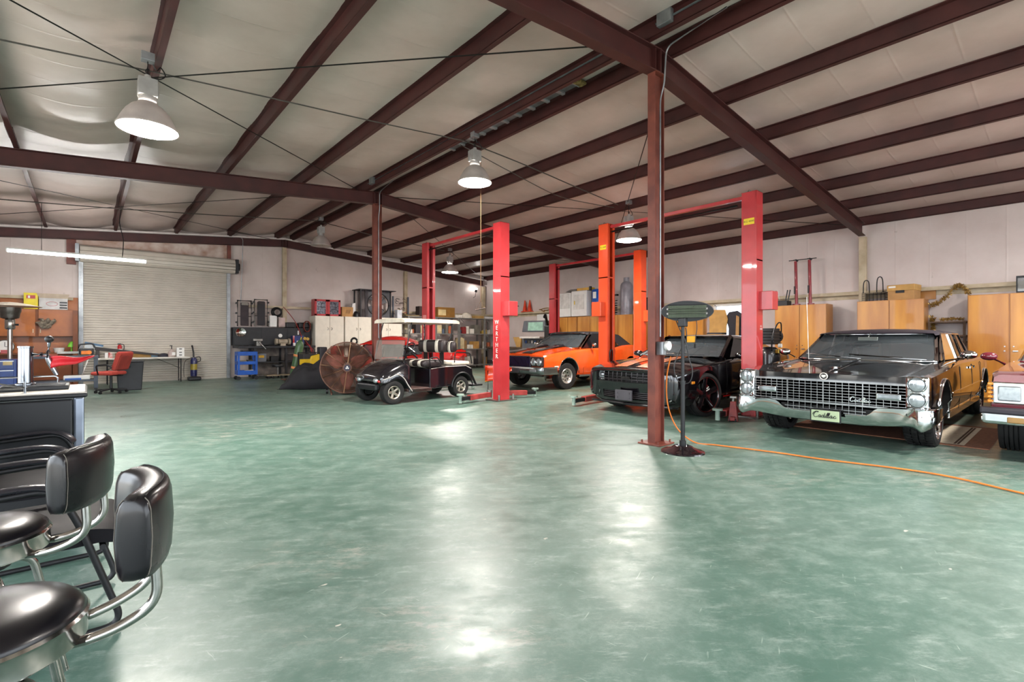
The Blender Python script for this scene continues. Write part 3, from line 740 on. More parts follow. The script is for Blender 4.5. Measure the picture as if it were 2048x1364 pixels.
def script_word(par, name, o, right, width, m, r):
    """hand drawn flowing script spelling Cadillac"""
    S = []
    S.append([(.95,1.5),(.75,1.75),(.35,1.6),(.05,.9),(.1,.25),(.5,-.02),(1.0,.25)])                     # C
    S.append([(-.2,.75),(-.1,1.35),(.5,1.85),(1.1,1.75)])
    def a(x): return [[(x+.5,.68),(x+.25,.75),(x+.02,.4),(x+.12,.03),(x+.35,.1),(x+.5,.65)], [(x+.5,.7),(x+.47,.15),(x+.58,.02),(x+.8,.25)]]
    S += a(1.15)
    S += [[(2.4,.65),(2.1,.72),(1.92,.35),(2.05,.03),(2.3,.15),(2.45,.65)], [(2.62,1.55),(2.42,.2),(2.55,.02),(2.75,.25)]]  # d
    S += [[(2.8,.65),(2.76,.15),(2.86,.02),(3.0,.2)], [(2.86,.95),(2.88,1.0)]]                                                # i
    for x in (3.1, 3.45): S += [[(x,.25),(x+.28,1.3),(x+.22,1.6),(x+.06,1.3),(x+.02,.2),(x+.14,.02),(x+.32,.22)]]           # ll
    S += a(3.85)
    S += [[(5.15,.55),(4.98,.72),(4.72,.45),(4.78,.08),(5.05,.03),(5.4,.3)]]                                                    # c
    k = width/5.6; rt = Vector(right); O = Vector(o); mb = MB()
    for s in S:
        pts = [O + rt*(x*k+.12*y*k) + Vector((0, 0, y*k*.82)) for x, y in s]
        mb.tube(crv(pts, 4), r, 5)
    return mb.build(name, m, par, sm=60)
limo = make_limo()
# ============================================================ modern black coupe with orange stripes
def rot2(rows): return rows
def make_coupe():
    t = thing('muscle_coupe', 'black modern muscle coupe with two orange hood stripes on red two-post lift', 'car', (6.70, 4.88, 0), 0)
    def S(x, w, zb, zs, zc, zh, ww=None, xo=0.):
        return (x, [(0, zb), (w*.72, zb), (w*.90, zb+.05), (w*.985, zb+.17), (w, .56), (w*.99, zs-.06), (w*.955, zs), (w*.82, zs+.012), (w*.55, zh), (w*.28, zh+.006), (0, zc)])
    st = [S(.12, .74, .24, .70, .745, .742), S(.16, .86, .19, .735, .775, .772), S(.32, .925, .165, .775, .81, .805), S(.60, .955, .16, .82, .865, .86), S(.98, .965, .17, .865, .905, .90), S(1.5, .95, .17, .895, .955, .945),
          S(1.9, .945, .17, .92, .985, .97), S(2.6, .935, .17, .945, .96, .955), S(3.3, .95, .17, .965, .97, .97), S(3.83, .965, .19, .975, .98, .98), S(4.4, .95, .24, .965, 1.0, .985), S(4.76, .86, .36, .93, .985, .97)]
    rows = body_loft(st, (1, 2, 6, 7), 5, 3)
    # arrow shaped nose: push centre forward near the front
    rr = []
    for r in rows: rr.append([(x-(.12*max(0, 1-abs(y)/.92)*max(0, 1-(x-.12)/.9) if x < 1.02 else 0)+(.10*(z < .3)*max(0, 1-(x-.12)/.5) if x < .6 else 0), y, z) for x, y, z in r])
    body = MB().loft(rr).build('body', PBLK, t, sm=32)
    cut = arch_cutters([(.97, .36, .405, .66, 1.2), (3.82, .36, .41, .66, 1.2)])
    g = MB(); g.prism([(-.2, .545), (-.2, .735), (.30, .725), (.30, .555)], -.66, .66, 'y'); cut.append(g.build('cut', UNDER, sm=0))
    g = MB(); g.prism([(-.2, .27), (-.2, .40), (.30, .40), (.30, .27)], -.56, .56, 'y'); cut.append(g.build('cut', UNDER, sm=0))
    boolean(body, cut)
    MB().bx(1.4, 3.4, -.62, .62, .17, .5).build('underbody', UNDER, t, sm=0)
    # grille: mesh of black vanes
    nose = lambda y: .12-.12*max(0, 1-abs(y)/.92)
    g = MB()
    rowA = [[(nose(y)+.12, y, z) for y in [(-.66+1.32*i/14) for i in range(15)]] for z in (.55, .73)]; g.grid(rowA); gb = g.build('grille_back', GRILLD, t, sm=60)
    g = MB()
    for z in (.60, .645, .69): g.tube([(nose(y)+.05, y, z-.01*abs(y)) for y in [(-.6+1.2*i/12) for i in range(13)]], .009, 5)
    for i in range(11):
        y = -.5+i*.1; g.tube([(nose(y)+.05, y, .56), (nose(y)+.04, y, .64), (nose(y)+.05, y, .72)], .010, 5)
    g.build('grille', mat('satin_black_grille', '#2b2528', .35), t, sm=50)
    g = MB()
    for z in (.295, .325, .355, .385): g.tube([(nose(y)+.10, y, z) for y in [(-.55+1.1*i/10) for i in range(11)]], .011, 5)
    g.build('lower_grille', mat('satin_black_grille', '#2b2528', .35), t, sm=50)
    bo = MB(); bo.prism([(-.07, .655), (-.09, .64), (-.09, .615), (.09, .615), (.09, .64), (.07, .655)], nose(0)+.02, nose(0)+.045, 'x'); bo.build('badge', mat('dark_chrome', '#5a5557', .2, metal=1), t, sm=0)
    # splitter lip
    l = MB(); l.tube([(nose(y)+.10, y, .19) for y in [(-.85+1.7*i/20) for i in range(21)]], .02, 6); l.build('front_lip', BLK, t)
    for s in (-1, 1):
        h = MB(); h.lathe([(.095, 0), (.10, -.015), (.088, -.02), (.082, .02)], (nose(.62)+.07, s*.60, .645), 'x', 24); hl = h.build('headlamp_ring', CHROME2, t, sm=50)
        MB().lathe([(0, -.02), (.05, -.014), (.082, .01)], (nose(.62)+.075, s*.60, .645), 'x', 24).build('headlamp', LAMPG, hl, sm=60)
        f = MB(); f.lathe([(.085, .02), (.092, -.01), (.075, -.012), (.07, .02)], (.155, s*.72, .38), 'x', 22); fl_ = f.build('fog_lamp_ring', CHROME2, t, sm=50)
        MB().lathe([(0, -.012), (.045, -.006), (.07, .012)], (.158, s*.72, .38), 'x', 20).build('fog_lamp', LAMPG, fl_, sm=60)
        MB().box((.50, s*.945, .585), (.13, .02, .045), (0, 0, -s*.12)).build('side_marker', AMBER, t, sm=0, bev=.008)
        MB().box((1.62, s*.946, .30), (.26, .012, .02)).build('side_stripe', REDL, t, sm=0)
    # number plate holder
    p = MB(); p.box((.005, .02, .345), (.03, .33, .17)); 
    for y in (-.1, .14):
        for z in (.31, .385): p.cyl((-.012, y, z), (-.02, y, z), .014, n=10)
    p.build('plate_holder', mat('grey_plate_holder', '#47444a', .5), t, sm=30, bev=.008)
    # hood stripes follow the hood
    ST = mat('orange_stripe', '#e0793a', .25, coat=1.)
    def hoodz(x, y):
        # sample loft
        best = min(rr, key=lambda r: abs(sum(p[0] for p in r[len(r)//2-8:len(r)//2+8])/16-x))
        top = [p for p in best if p[2] > .6]
        L2 = sorted(top, key=lambda p: abs(p[1]-y))[:2]
        return max(p[2] for p in L2)
    for s in (-1, 1):
        rws = []
        for i in range(22):
            x = .19+1.72*i/21; ya, yb = .09, .36-.05*i/21
            row = []
            for k in range(5):
                y = s*(ya+(yb-ya)*k/4); row.append((x, y, hood_z(rr, x, y)+.008))
            rws.append(row)
        MB().grid(rws).build('hood_stripe', ST, t, sm=60)
    hs = MB(); hs.tube(crv([(.02, -.5, .775), (-.0, 0, .79), (.02, .5, .775)], 6), .012, 6); hs.build('hood_lip', PBLK, t)
    # greenhouse
    A0 = (1.66, .80, .965); A1 = (2.42, .60, 1.32)
    W = curved_screen((A0[0], -A0[1], A0[2]), A0, (A1[0], -A1[1], A1[2]), A1, .22)
    quad_glass('windscreen', W, GLASSW, t)
    rows = []
    for x, y, ze, zc in [(2.22, .60, 1.325, 1.335), (2.45, .63, 1.335, 1.362), (2.9, .64, 1.325, 1.372), (3.4, .62, 1.29, 1.345), (3.7, .58, 1.24, 1.29)]:
        bul = .18 if x < 2.3 else (.1 if x < 2.6 else 0)
        h = [(x, y+.04, ze-.05), (x, y+.01, ze-.005), (x, y*.75, ze+(zc-ze)*.6), (x, y*.35, zc-.003), (x, 0, zc)]
        row = [(p[0]-bul*max(0, 1-(p[1]/y)**2), p[1], p[2]) for p in h]
        rows.append(row+[(p[0], -p[1], p[2]) for p in row[-2::-1]])
    sr = [list(c) for c in zip(*[crv([r[j] for r in rows], 4) for j in range(len(rows[0]))])]
    MB().grid(sr).build('roof', PBLK, t, sm=60)
    MB().grid([[(3.66, y, 1.27+.02*(1-abs(y)/.58)) for y in (-.58, -.3, 0, .3, .58)], [(4.25, y*1.15, 1.0) for y in (-.58, -.3, 0, .3, .58)]]).build('rear_window', GLASSD, t)
    for s in (-1, 1):
        MB().tube([(A0[0]-.02, s*(A0[1]+.03), A0[2]-.02), (A1[0], s*(A1[1]+.03), A1[2]+.005)], .035, 8).build('windscreen_pillar', PBLK, t)
        MB().add([(1.90, s*.87, .955), (2.5, s*.66, 1.30), (3.35, s*.66, 1.27), (3.55, s*.86, .985)], [[0, 1, 2, 3]]).build('side_window', GLASSD, t, sm=0)
        MB().grid([[(3.34, s*.665, 1.275), (3.54, s*.875, .975)], [(3.72, s*.61, 1.235), (4.35, s*.83, .985)]]).build('rear_pillar', PBLK, t)
        m = MB(); m.sph((1.93, s*1.06, .985), (.075, .11, .06), 16, 8); m.tube([(1.95, s*.98, .96), (1.99, s*.88, .94)], .02, 6); m.build('door_mirror', PBLK, t, sm=60)
        for x in (1.62, 3.05): MB().tube([(x, s*.93, .25), (x, s*.955, .56), (x, s*.94, .86), (x+.04, s*.90, .94)], .0035, 4).build('door_gap', UNDER, t, sm=0)
    it = MB(); it.bx(1.8, 2.15, -.7, .7, .75, .96); it.build('dashboard', INTER, t, sm=40, bev=.05)
    front_seat(t, 2.75, .36, .55, INTER); front_seat(t, 2.75, -.36, .55, INTER)
    steering_wheel(t, (2.2, .36, .98), .185, R(22), INTER)
    for y0, y1 in ((-.6, -.05), (-.1, .45)): MB().tube([(1.55-.12*(1-(y0/.8)**2), y0, .99), (1.60-.16*(1-(y1/.8)**2), y1, 1.02)], .009, 5).build('wiper', BLK, t)
    BR = mat('black_alloy', '#201d21', .18, metal=.6, coat=1.)
    for x in (.97, 3.82):
        for s in (-1, 1):
            yaw = R(-13) if x < 1 else 0
            M = wheel_M(x, s*.825, .362, yaw, s); ty = make_tyre(t, M, .362, .25, .288, 3)
            rim_lathe(ty, M, .29, .25, BR); sp = MB().xf(M); spokes(sp, 5, .05, .278, .07, .10, .07, .095, .035, .3); sp.lathe([(0, .085), (.06, .08), (.07, .05)], ax='y', n=18); sp.build('spokes', BR, ty, sm=40)
            MB().xf(M).lathe([(.281, .112), (.279, .1145), (.277, .112)], ax='y', n=36).build('rim_stripe', REDL, ty, sm=60)
            MB().xf(M).cyl((0, .0, 0), (0, .03, 0), .19, n=28).build('brake_disc', CHROME2, ty, sm=40)
    return t
def hood_z(rows, x, y):
    """height of a body loft at (x, y), taken on the upper surface"""
    best = None
    k = len(rows[0]); h = k//2
    pts = []
    for r in rows:
        up = [p for p in r[:h+1] if True]
        y_ = abs(y); 
        seg = None
        for i in range(len(up)-1, 0, -1):
            a, b = up[i], up[i-1]
            if a[1]-1e-9 <= y_ <= b[1]+1e-9:
                u = 0 if b[1] == a[1] else (y_-a[1])/(b[1]-a[1]); seg = (a[0]+(b[0]-a[0])*u, a[2]+(b[2]-a[2])*u); break
        if seg: pts.append(seg)
    for (x0, z0), (x1, z1) in zip(pts, pts[1:]):
        if x0 <= x <= x1: return z0+(z1-z0)*(x-x0)/max(1e-6, x1-x0)
    return pts[0][1] if x < pts[0][0] else pts[-1][1]
coupe = make_coupe()

# ============================================================ orange 1970 convertible
ORG = paint('orange_car_paint', '#e8541b', .16)
def make_convertible():
    t = thing('convertible', 'orange vintage convertible with black hood stripes and folded black soft top raised', 'car', (8.18, 9.30, 0), R(3))
    t['label'] = 'orange vintage convertible with black hood stripes and closed black soft top'
    def S(x, w, zb, zs, zc, zh):
        return (x, [(0, zb), (w*.75, zb), (w*.92, zb+.05), (w*.975, .50), (w, .66), (w*.985, zs-.05), (w*.94, zs), (w*.78, zs+.005), (w*.45, zh), (w*.25, zh+.004), (0, zc)])
    st = [S(.10, .93, .50, .84, .86, .86), S(.3, .955, .38, .865, .895, .893), S(.95, .97, .32, .905, .95, .945), S(1.6, .965, .30, .935, .985, .975), S(2.2, .955, .29, .945, .96, .955), S(3.0, .96, .29, .945, .95, .95),
          S(3.5, .975, .30, .985, .97, .97), S(3.9, .98, .31, 1.0, .985, .985), S(4.5, .96, .36, .975, .98, .975), S(5.05, .90, .50, .90, .92, .915)]
    rows = body_loft(st, (1, 2, 6, 7), 5, 3)
    body = MB().loft(rows).build('body', ORG, t, sm=32)
    cut = arch_cutters([(.96, .40, .40, .64, 1.2), (3.80, .38, .40, .66, 1.2)]); boolean(body, cut)
    MB().bx(1.4, 3.35, -.62, .62, .26, .5).build('underbody', UNDER, t, sm=0)
    NAVY = mat('navy_grille', '#120e2c', .3)
    g = MB(); g.bx(.04, .12, -.50, .50, .585, .825); gr = g.build('grille', NAVY, t, sm=0, bev=.02)
    q = MB(); q.tube([(.03, -.49, .83), (.03, .49, .83)], .010, 6); q.build('grille_trim', CHROME, gr)
    q = MB()
    for y0, y1 in ((-.3, -.15), (-.15, .1), (.1, .25), (-.42, -.3)): q.tube([(.034, y0, .60), (.034, y1, .80)], .004, 4)
    q.build('grille_bars', CHROME2, gr)
    for s in (-1, 1):
        b = MB(); b.bx(.03, .12, s*.705-.19, s*.705+.19, .60, .825); bz = b.build('headlamp_bezel', mat('dark_bezel', '#3a3335', .4, metal=.5), t, sm=0, bev=.02)
        for y in (.615, .795):
            MB().lathe([(.085, .01), (.09, -.012), (.078, -.016), (.07, .0)], (.03, s*y, .712), 'x', 24).build('lamp_ring', CHROME, bz, sm=50)
            MB().lathe([(0, -.02), (.04, -.016), (.072, .0)], (.028, s*y, .712), 'x', 24).build('headlamp', LAMPG, bz, sm=60)
        MB().bx(.42, .56, s*.962-.01, s*.962+.01, .565, .61).build('side_marker', mat('white_marker', '#e8dccb', .3), t, sm=0, bev=.006)
    BUMP = mat('grey_chrome_bumper', '#8f9494', .22, metal=.9, var=.08)
    rws = []
    for y in [-.99, -.97, -.9, -.6, -.3, 0, .3, .6, .9, .97, .99]:
        xf = -.03 if abs(y) < .92 else (.02 if abs(y) < .98 else .5); zt = .585
        rws.append([(xf+.06, y, zt+.005), (xf, y, zt), (xf-.015, y, zt-.05), (xf-.01, y, zt-.12), (xf+.03, y, zt-.175), (xf+.1, y, zt-.18)])
    b = MB().grid(rws).build('front_bumper', BUMP, t, sm=40)
    q = MB(); q.box((-.045, 0, .49), (.02, .36, .12)); q.build('plate_recess', mat('grey_plate_holder', '#47444a', .5), b, sm=0, bev=.01)
    for s in (-1, 1): MB().box((-.045, s*.66, .50), (.02, .22, .06)).build('turn_lamp', LAMPG, b, sm=0, bev=.01)
    BS = mat('black_stripe', '#17151a', .3, coat=1.)
    for s in (-1, 1):
        rws = []
        for i in range(20):
            x = .12+1.46*i/19; rws.append([(x, s*(.12+.34*k/9), hood_z(rows, x, .12+.34*k/9)+.010) for k in range(10)])
        MB().grid(rws).build('hood_stripe', BS, t, sm=60)
        sc = MB(); sc.loft([[(x, s*y, hood_z(rows, x, y)+h) for y, h in ((.20, .0), (.22, hh), (.36, hh), (.38, .0))] for x, hh in ((.95, .005), (1.2, .035), (1.45, .05), (1.52, .01))]); sc.build('hood_scoop', BS, t, sm=30)
        a = MB(); a.tube([(.96+.405*math.cos(q), s*.965, .40+.405*math.sin(q)) for q in [PI*.0+PI*1.05*i/20 for i in range(21)]], .012, 6); a.build('wheel_arch_trim', CHROME, t)
        MB().bx(1.4, 3.38, s*.945-.01, s*.945+.01, .30, .35).build('rocker_trim', CHROME, t, sm=0, bev=.004)
        MB().tube([(1.58, s*.93, .34), (1.58, s*.955, .62), (1.58, s*.945, .90), (1.60, s*.90, .94)], .0035, 4).build('door_gap', UNDER, t)
        MB().tube([(3.02, s*.93, .34), (3.02, s*.955, .62), (3.02, s*.95, .92)], .0035, 4).build('door_gap', UNDER, t)
        m = MB(); m.sph((1.90, s*1.05, 1.03), (.05, .075, .05), 14, 8); m.tube([(1.90, s*1.02, 1.0), (1.96, s*.93, .95)], .012, 6); m.build('door_mirror', CHROME, t, sm=60)
    A0 = (1.55, .79, .955); A1 = (2.15, .66, 1.33)
    W = curved_screen((A0[0], -A0[1], A0[2]), A0, (A1[0], -A1[1], A1[2]), A1, .16)
    quad_glass('windscreen', W, GLASSW, t)
    MB().tube([W[0][i] for i in range(11)]+[W[-1][i] for i in range(10, -1, -1)], .016, 6, closed=True).build('windscreen_trim', CHROME, t, sm=60)
    TOP = mat('black_canvas_top', '#2b2a2f', .75, bump=.05, scale=60)
    rws = []
    for x, y, ze, zc in [(2.02, .66, 1.335, 1.345), (2.2, .69, 1.345, 1.375), (2.7, .70, 1.35, 1.39), (3.3, .70, 1.33, 1.375), (3.6, .68, 1.29, 1.32), (4.1, .74, 1.02, 1.03)]:
        bul = .14 if x < 2.1 else (.08 if x < 2.3 else 0)
        h = [(x, y+.03, ze-.05), (x, y, ze-.005), (x, y*.7, ze+(zc-ze)*.7), (x, 0, zc)]
        row = [(p[0]-bul*max(0, 1-(p[1]/y)**2), p[1], p[2]) for p in h]; rws.append(row+[(p[0], -p[1], p[2]) for p in row[-2::-1]])
    top = MB().grid(rws).build('soft_top', TOP, t, sm=40)
    for s in (-1, 1):
        MB().add([(3.02, s*.735, 1.33), (3.62, s*.71, 1.26), (4.12, s*.76, 1.0), (3.35, s*.86, .97)], [[0, 1, 2, 3]]).build('top_quarter', TOP, top, sm=0)
        MB().add([(1.72, s*.82, .95), (2.25, s*.725, 1.32), (3.02, s*.735, 1.325), (3.33, s*.86, .965)], [[0, 1, 2, 3]]).build('side_window', GLASSD, t, sm=0)
        MB().tube([(1.60, s*.82, .95), (2.18, s*.70, 1.33)], .022, 6).build('windscreen_pillar', CHROME, t)
    it = MB(); it.bx(1.7, 2.0, -.7, .7, .75, .94); it.build('dashboard', INTER, t, sm=40, bev=.05)
    TS = mat('tan_seat', '#7b7063', .6); front_seat(t, 2.55, .36, .58, TS); front_seat(t, 2.55, -.36, .58, TS); steering_wheel(t, (2.05, .36, .99), .19, R(22), INTER)
    SR = mat('silver_rim', '#d2d0cb', .3, metal=.8)
    for x in (.96, 3.80):
        for s in (-1, 1):
            M = wheel_M(x, s*.80, .338, R(-5) if x < 1 else 0, s); ty = make_tyre(t, M, .338, .25, .19, 4)
            rm = rim_lathe(ty, M, .195, .25, SR, [(.198, .108), (.185, .118), (.165, .10), (.155, .02), (.15, -.1)])
            d = MB().xf(M); d.lathe([(0, .045), (.05, .045), (.06, .03), (.15, .05), (.158, .03)], ax='y', n=28); d.build('wheel_disc', SR, ty, sm=40)
            for k in range(8):
                a = 2*PI*k/8; MB().xf(M).cyl((.11*math.cos(a), .035, .11*math.sin(a)), (.11*math.cos(a), .055, .11*math.sin(a)), .017, n=10).build('vent_hole', UNDER, rm)
            MB().xf(M).cyl((0, .04, 0), (0, .075, 0), .035, n=16).build('hub_cap', CHROME2, ty, sm=40)
    return t
conv = make_convertible()
def remap(root, pts, skip=()):
    done = set()
    def go(o):
        if o.type == 'MESH' and o.data.name not in done and o.name.split('.')[0] not in skip:
            done.add(o.data.name)
            for v in o.data.vertices:
                z = v.co.z
                for (a, b), (c, d) in zip(pts, pts[1:]):
                    if a <= z <= c: v.co.z = b+(z-a)*(d-b)/(c-a); break
                else: v.co.z = z+(pts[-1][1]-pts[-1][0] if z > pts[-1][0] else pts[0][1]-pts[0][0])
        for c in o.children:
            if o.name.split('.')[0] not in skip: go(c)
    go(root)
remap(conv, [(0, 0), (.80, .80), (.99, 1.10), (1.40, 1.51)], ('tyre',))

# ============================================================ red 1950s hardtop, seen side on behind the golf cart
REDP = paint('red_car_paint', '#d41f1a', .16)
def make_hardtop():
    nose = Vector((5.40, 15.55)); tail = Vector((8.3, 12.25)); d = tail-nose; Ln = 4.55
    t = thing('hardtop_coupe', 'red 1950s hardtop with pale side panel and fins behind the golf cart', 'car', (nose.x, nose.y, 0), math.atan2(d.y, d.x))
    def S(x, w, zb, zs, zc): return (x, [(0, zb), (w*.8, zb), (w*.95, zb+.06), (w, .50), (w*.99, .70), (w*.97, zs-.04), (w*.90, zs), (w*.7, zs-.01), (0, zc)])
    st = [S(.05, .85, .35, .82, .80), S(.2, .90, .30, .87, .86), S(.9, .92, .28, .91, .95), S(1.35, .92, .27, .93, .97), S(2.2, .91, .27, .92, .93), S(3.1, .92, .27, .93, .93), S(3.6, .92, .28, .95, .92), S(4.3, .90, .34, .98, .88), S(4.55, .86, .42, .97, .84)]
    rows = body_loft(st, (1, 2, 5, 6, 7), 5, 2)
    b = MB().loft(rows).build('body', REDP, t, sm=34); boolean(b, arch_cutters([(.8, .37, .37, .62, 1.2), (3.45, .37, .37, .62, 1.2)]))
    MB().bx(1.2, 3.05, -.6, .6, .26, .5).build('underbody', UNDER, t, sm=0)
    PANEL = mat('ivory_side_panel', '#e6ddcb', .3, coat=1.)
    for s in (-1, 1):
        MB().prism([(2.75, .64), (4.48, .72), (4.48, .56), (3.95, .54)], s*.915, s*.928, 'y').build('side_panel', PANEL, t, sm=0)
        MB().tube([(.3, s*.925, .66), (2.7, s*.925, .655), (4.5, s*.90, .73)], .010, 5).build('side_trim', CHROME, t)
        f = MB(); f.loft([[(x, s*.80, .9), (x, s*.87, z), (x, s*.90, .88)] for x, z in ((3.2, .95), (3.9, 1.03), (4.45, 1.10), (4.58, 1.06))]); fn = f.build('tail_fin', REDP, t, sm=30)
        MB().tube([(3.3, s*.87, .965), (3.9, s*.87, 1.035), (4.46, s*.87, 1.105), (4.6, s*.87, .95)], .011, 5).build('fin_trim', CHROME, fn)
        MB().sph((4.58, s*.87, .92), (.04, .05, .06), 10, 6).build('tail_lamp', REDL, fn)
        MB().add([(1.75, s*.82, .93), (1.95, s*.70, 1.235), (3.05, s*.70, 1.235), (3.25, s*.82, .93)], [[0, 1, 2, 3]]).build('side_window', GLASSW, t, sm=0)
        MB().tube([(1.75, s*.83, .94), (1.95, s*.715, 1.24), (3.05, s*.715, 1.24), (3.28, s*.83, .94)], .014, 6, closed=True).build('window_trim', CHROME, t)
        MB().tube([(2.55, s*.82, .94), (2.55, s*.712, 1.24)], .016, 6).build('window_post', CHROME, t)
        MB().tube([(1.48, s*.78, .95), (1.90, s*.68, 1.24)], .02, 6).build('windscreen_pillar', CHROME, t)
    W = curved_screen((1.5, -.78, .95), (1.5, .78, .95), (1.90, -.68, 1.24), (1.90, .68, 1.24), .25); quad_glass('windscreen', W, GLASSW, t)
    W = curved_screen((3.62, -.78, .95), (3.62, .78, .95), (3.15, -.68, 1.24), (3.15, .68, 1.24), -.2); quad_glass('rear_window', W, GLASSW, t)
    rws = []
    for x, y, ze, zc in [(1.74, .66, 1.245, 1.255), (1.95, .70, 1.26, 1.31), (2.5, .72, 1.275, 1.35), (3.0, .70, 1.26, 1.325), (3.25, .66, 1.235, 1.25)]:
        bul = .18 if x < 1.8 else (-.12 if x > 3.2 else 0)
        h = [(x, y+.02, ze-.02), (x, y, ze+.01), (x, y*.6, zc-.012), (x, 0, zc)]; row = [(p[0]-bul*max(0, 1-(p[1]/y)**2), p[1], p[2]) for p in h]; rws.append(row+[(p[0], -p[1], p[2]) for p in row[-2::-1]])
    MB().grid([list(c) for c in zip(*[crv([r[j] for r in rws], 4) for j in range(7)])]).build('roof', REDP, t, sm=60)
    for s in (-1, 1): front_seat(t, 2.4, s*.36, .55, mat('red_grey_seat', '#6d6a6c', .6), .6)
    rs_ = MB(); rs_.box((3.1, 0, .72), (.2, 1.3, .5)); rs_.build('rear_seat', mat('red_grey_seat', '#6d6a6c', .6), t, sm=40, bev=.05)
    steering_wheel(t, (1.95, .36, .98), .2, R(20), INTER)
    rb = MB(); rb.tube(crv([(4.3, -.93, .5), (4.6, -.85, .5), (4.66, 0, .5), (4.6, .85, .5), (4.3, .93, .5)], 5), .06, 8); rb.build('rear_bumper', CHROME, t)
    for x in (.8, 3.45):
        for s in (-1, 1):
            M = wheel_M(x, s*.76, .33, 0, s); ty = make_tyre(t, M, .33, .2, .2, 3); MB().xf(M).lathe([(0, .09), (.08, .10), (.19, .085), (.2, .05)], ax='y', n=26).build('hub_cap', CHROME, ty, sm=60)
    return t
hardtop = make_hardtop()
remap(hardtop, [(0, 0), (.93, .755), (1.255, 1.13), (1.35, 1.38)], ('tyre',))

# ============================================================ maroon sedan at the right edge
MAR = paint('maroon_car_paint', '#6d2430', .18)
def make_maroon():
    t = thing('maroon_sedan', 'maroon boxy sedan half out of the picture at the right', 'car', (7.02, -.36, 0), 0)
    def S(x, w, zb, zs, zc): return (x, [(0, zb), (w*.8, zb), (w*.95, zb+.06), (w, .50), (w, .72), (w*.985, zs-.03), (w*.94, zs), (w*.82, zs), (w*.6, zc-.01), (0, zc)])
    st = [S(.16, .93, .50, .90, .91), S(.4, .96, .38, .93, .95), S(1.0, .975, .30, .945, .98), S(1.75, .975, .28, .965, 1.0), S(2.6, .97, .28, .97, .98), S(4.0, .97, .28, .97, .975), S(5.2, .95, .34, .95, .96), S(5.55, .92, .5, .92, .93)]
    rows = body_loft(st, (1, 2, 5, 6, 7), 5, 2)
    b = MB().loft(rows).build('body', MAR, t, sm=34); boolean(b, arch_cutters([(.98, .37, .40, .66, 1.2), (4.05, .37, .40, .66, 1.2)]))
    MB().bx(1.45, 3.55, -.62, .62, .26, .5).build('underbody', UNDER, t, sm=0)
    for s in (-1, 1):
        z = MB(); z.bx(.10, .2, s*.70-.22, s*.70+.22, .60, .83); bz = z.build('headlamp_bezel', CHROME, t, sm=0, bev=.015)
        for y in (.60, .80): MB().bx(.085, .13, s*y-.085, s*y+.085, .635, .79).build('headlamp', LAMPG, bz, sm=0, bev=.012)
        for k in range(5): MB().bx(.12, .34, s*.948-.03, s*.948+.016, .61+k*.045, .638+k*.045).build('corner_lamp', AMBER, t, sm=0, bev=.008)
        m = MB(); m.sph((1.80, s*1.09, 1.05), (.075, .085, .055), 14, 8); m.tube([(1.82, s*1.05, 1.02), (1.88, s*.95, .95)], .016, 6); m.build('door_mirror', MAR, t, sm=60)
    g = MB(); g.bx(.08, .18, -.45, .45, .58, .90); gr = g.build('grille', CHROME2, t, sm=0, bev=.01)
    for i in range(14): MB().bx(.07, .1, -.42+i*.0646-.006, -.42+i*.0646+.006, .6, .88).build('grille_bar', GRILLD, gr, sm=0)
    bm = MB(); bm.bx(-.02, .16, -1.0, 1.0, .40, .56); bo = bm.build('front_bumper', CHROME, t, sm=0, bev=.035)
    MB().bx(-.045, .05, -1.01, 1.01, .505, .575).build('bumper_strip', mat('black_rubber_strip', '#26222a', .5), bo, sm=0, bev=.02)
    for s in (-1, 1): MB().bx(-.027, .0, s*.68-.13, s*.68+.13, .425, .485).build('bumper_lamp', mat('amber_smoked', '#8a6a3a', .3), bo, sm=0, bev=.01)
    W = curved_screen((1.75, -.8, .99), (1.75, .8, .99), (2.4, -.68, 1.36), (2.4, .68, 1.36), .12); quad_glass('windscreen', W, GLASSW, t)
    MB().tube([W[0][i] for i in range(11)]+[W[-1][i] for i in range(10, -1, -1)], .014, 6, closed=True).build('windscreen_trim', CHROME, t)
    r_ = MB(); r_.loft([[(x, -.72, z-.04), (x, -.66, z), (x, 0, z+.04), (x, .66, z), (x, .72, z-.04)] for x, z in ((2.3, 1.36), (2.8, 1.39), (3.8, 1.38), (4.3, 1.3))]); r_.build('roof', MAR, t, sm=40)
    for s in (-1, 1):
        MB().add([(1.9, s*.84, .985), (2.45, s*.72, 1.35), (3.9, s*.72, 1.35), (4.2, s*.84, .985)], [[0, 1, 2, 3]]).build('side_window', GLASSD, t, sm=0)
        MB().add([(3.9, s*.725, 1.35), (4.35, s*.68, 1.27), (4.75, s*.8, .98), (4.2, s*.845, .985)], [[0, 1, 2, 3]]).build('rear_pillar', MAR, t, sm=0)
    for x in (.98, 4.05):
        for s in (-1, 1):
            M = wheel_M(x, s*.82, .345, 0, s); ty = make_tyre(t, M, .345, .22, .2, 4); MB().xf(M).lathe([(0, .09), (.08, .10), (.19, .085), (.2, .05)], ax='y', n=26).build('hub_cap', CHROME, ty, sm=60)
    return t
maroon = make_maroon()
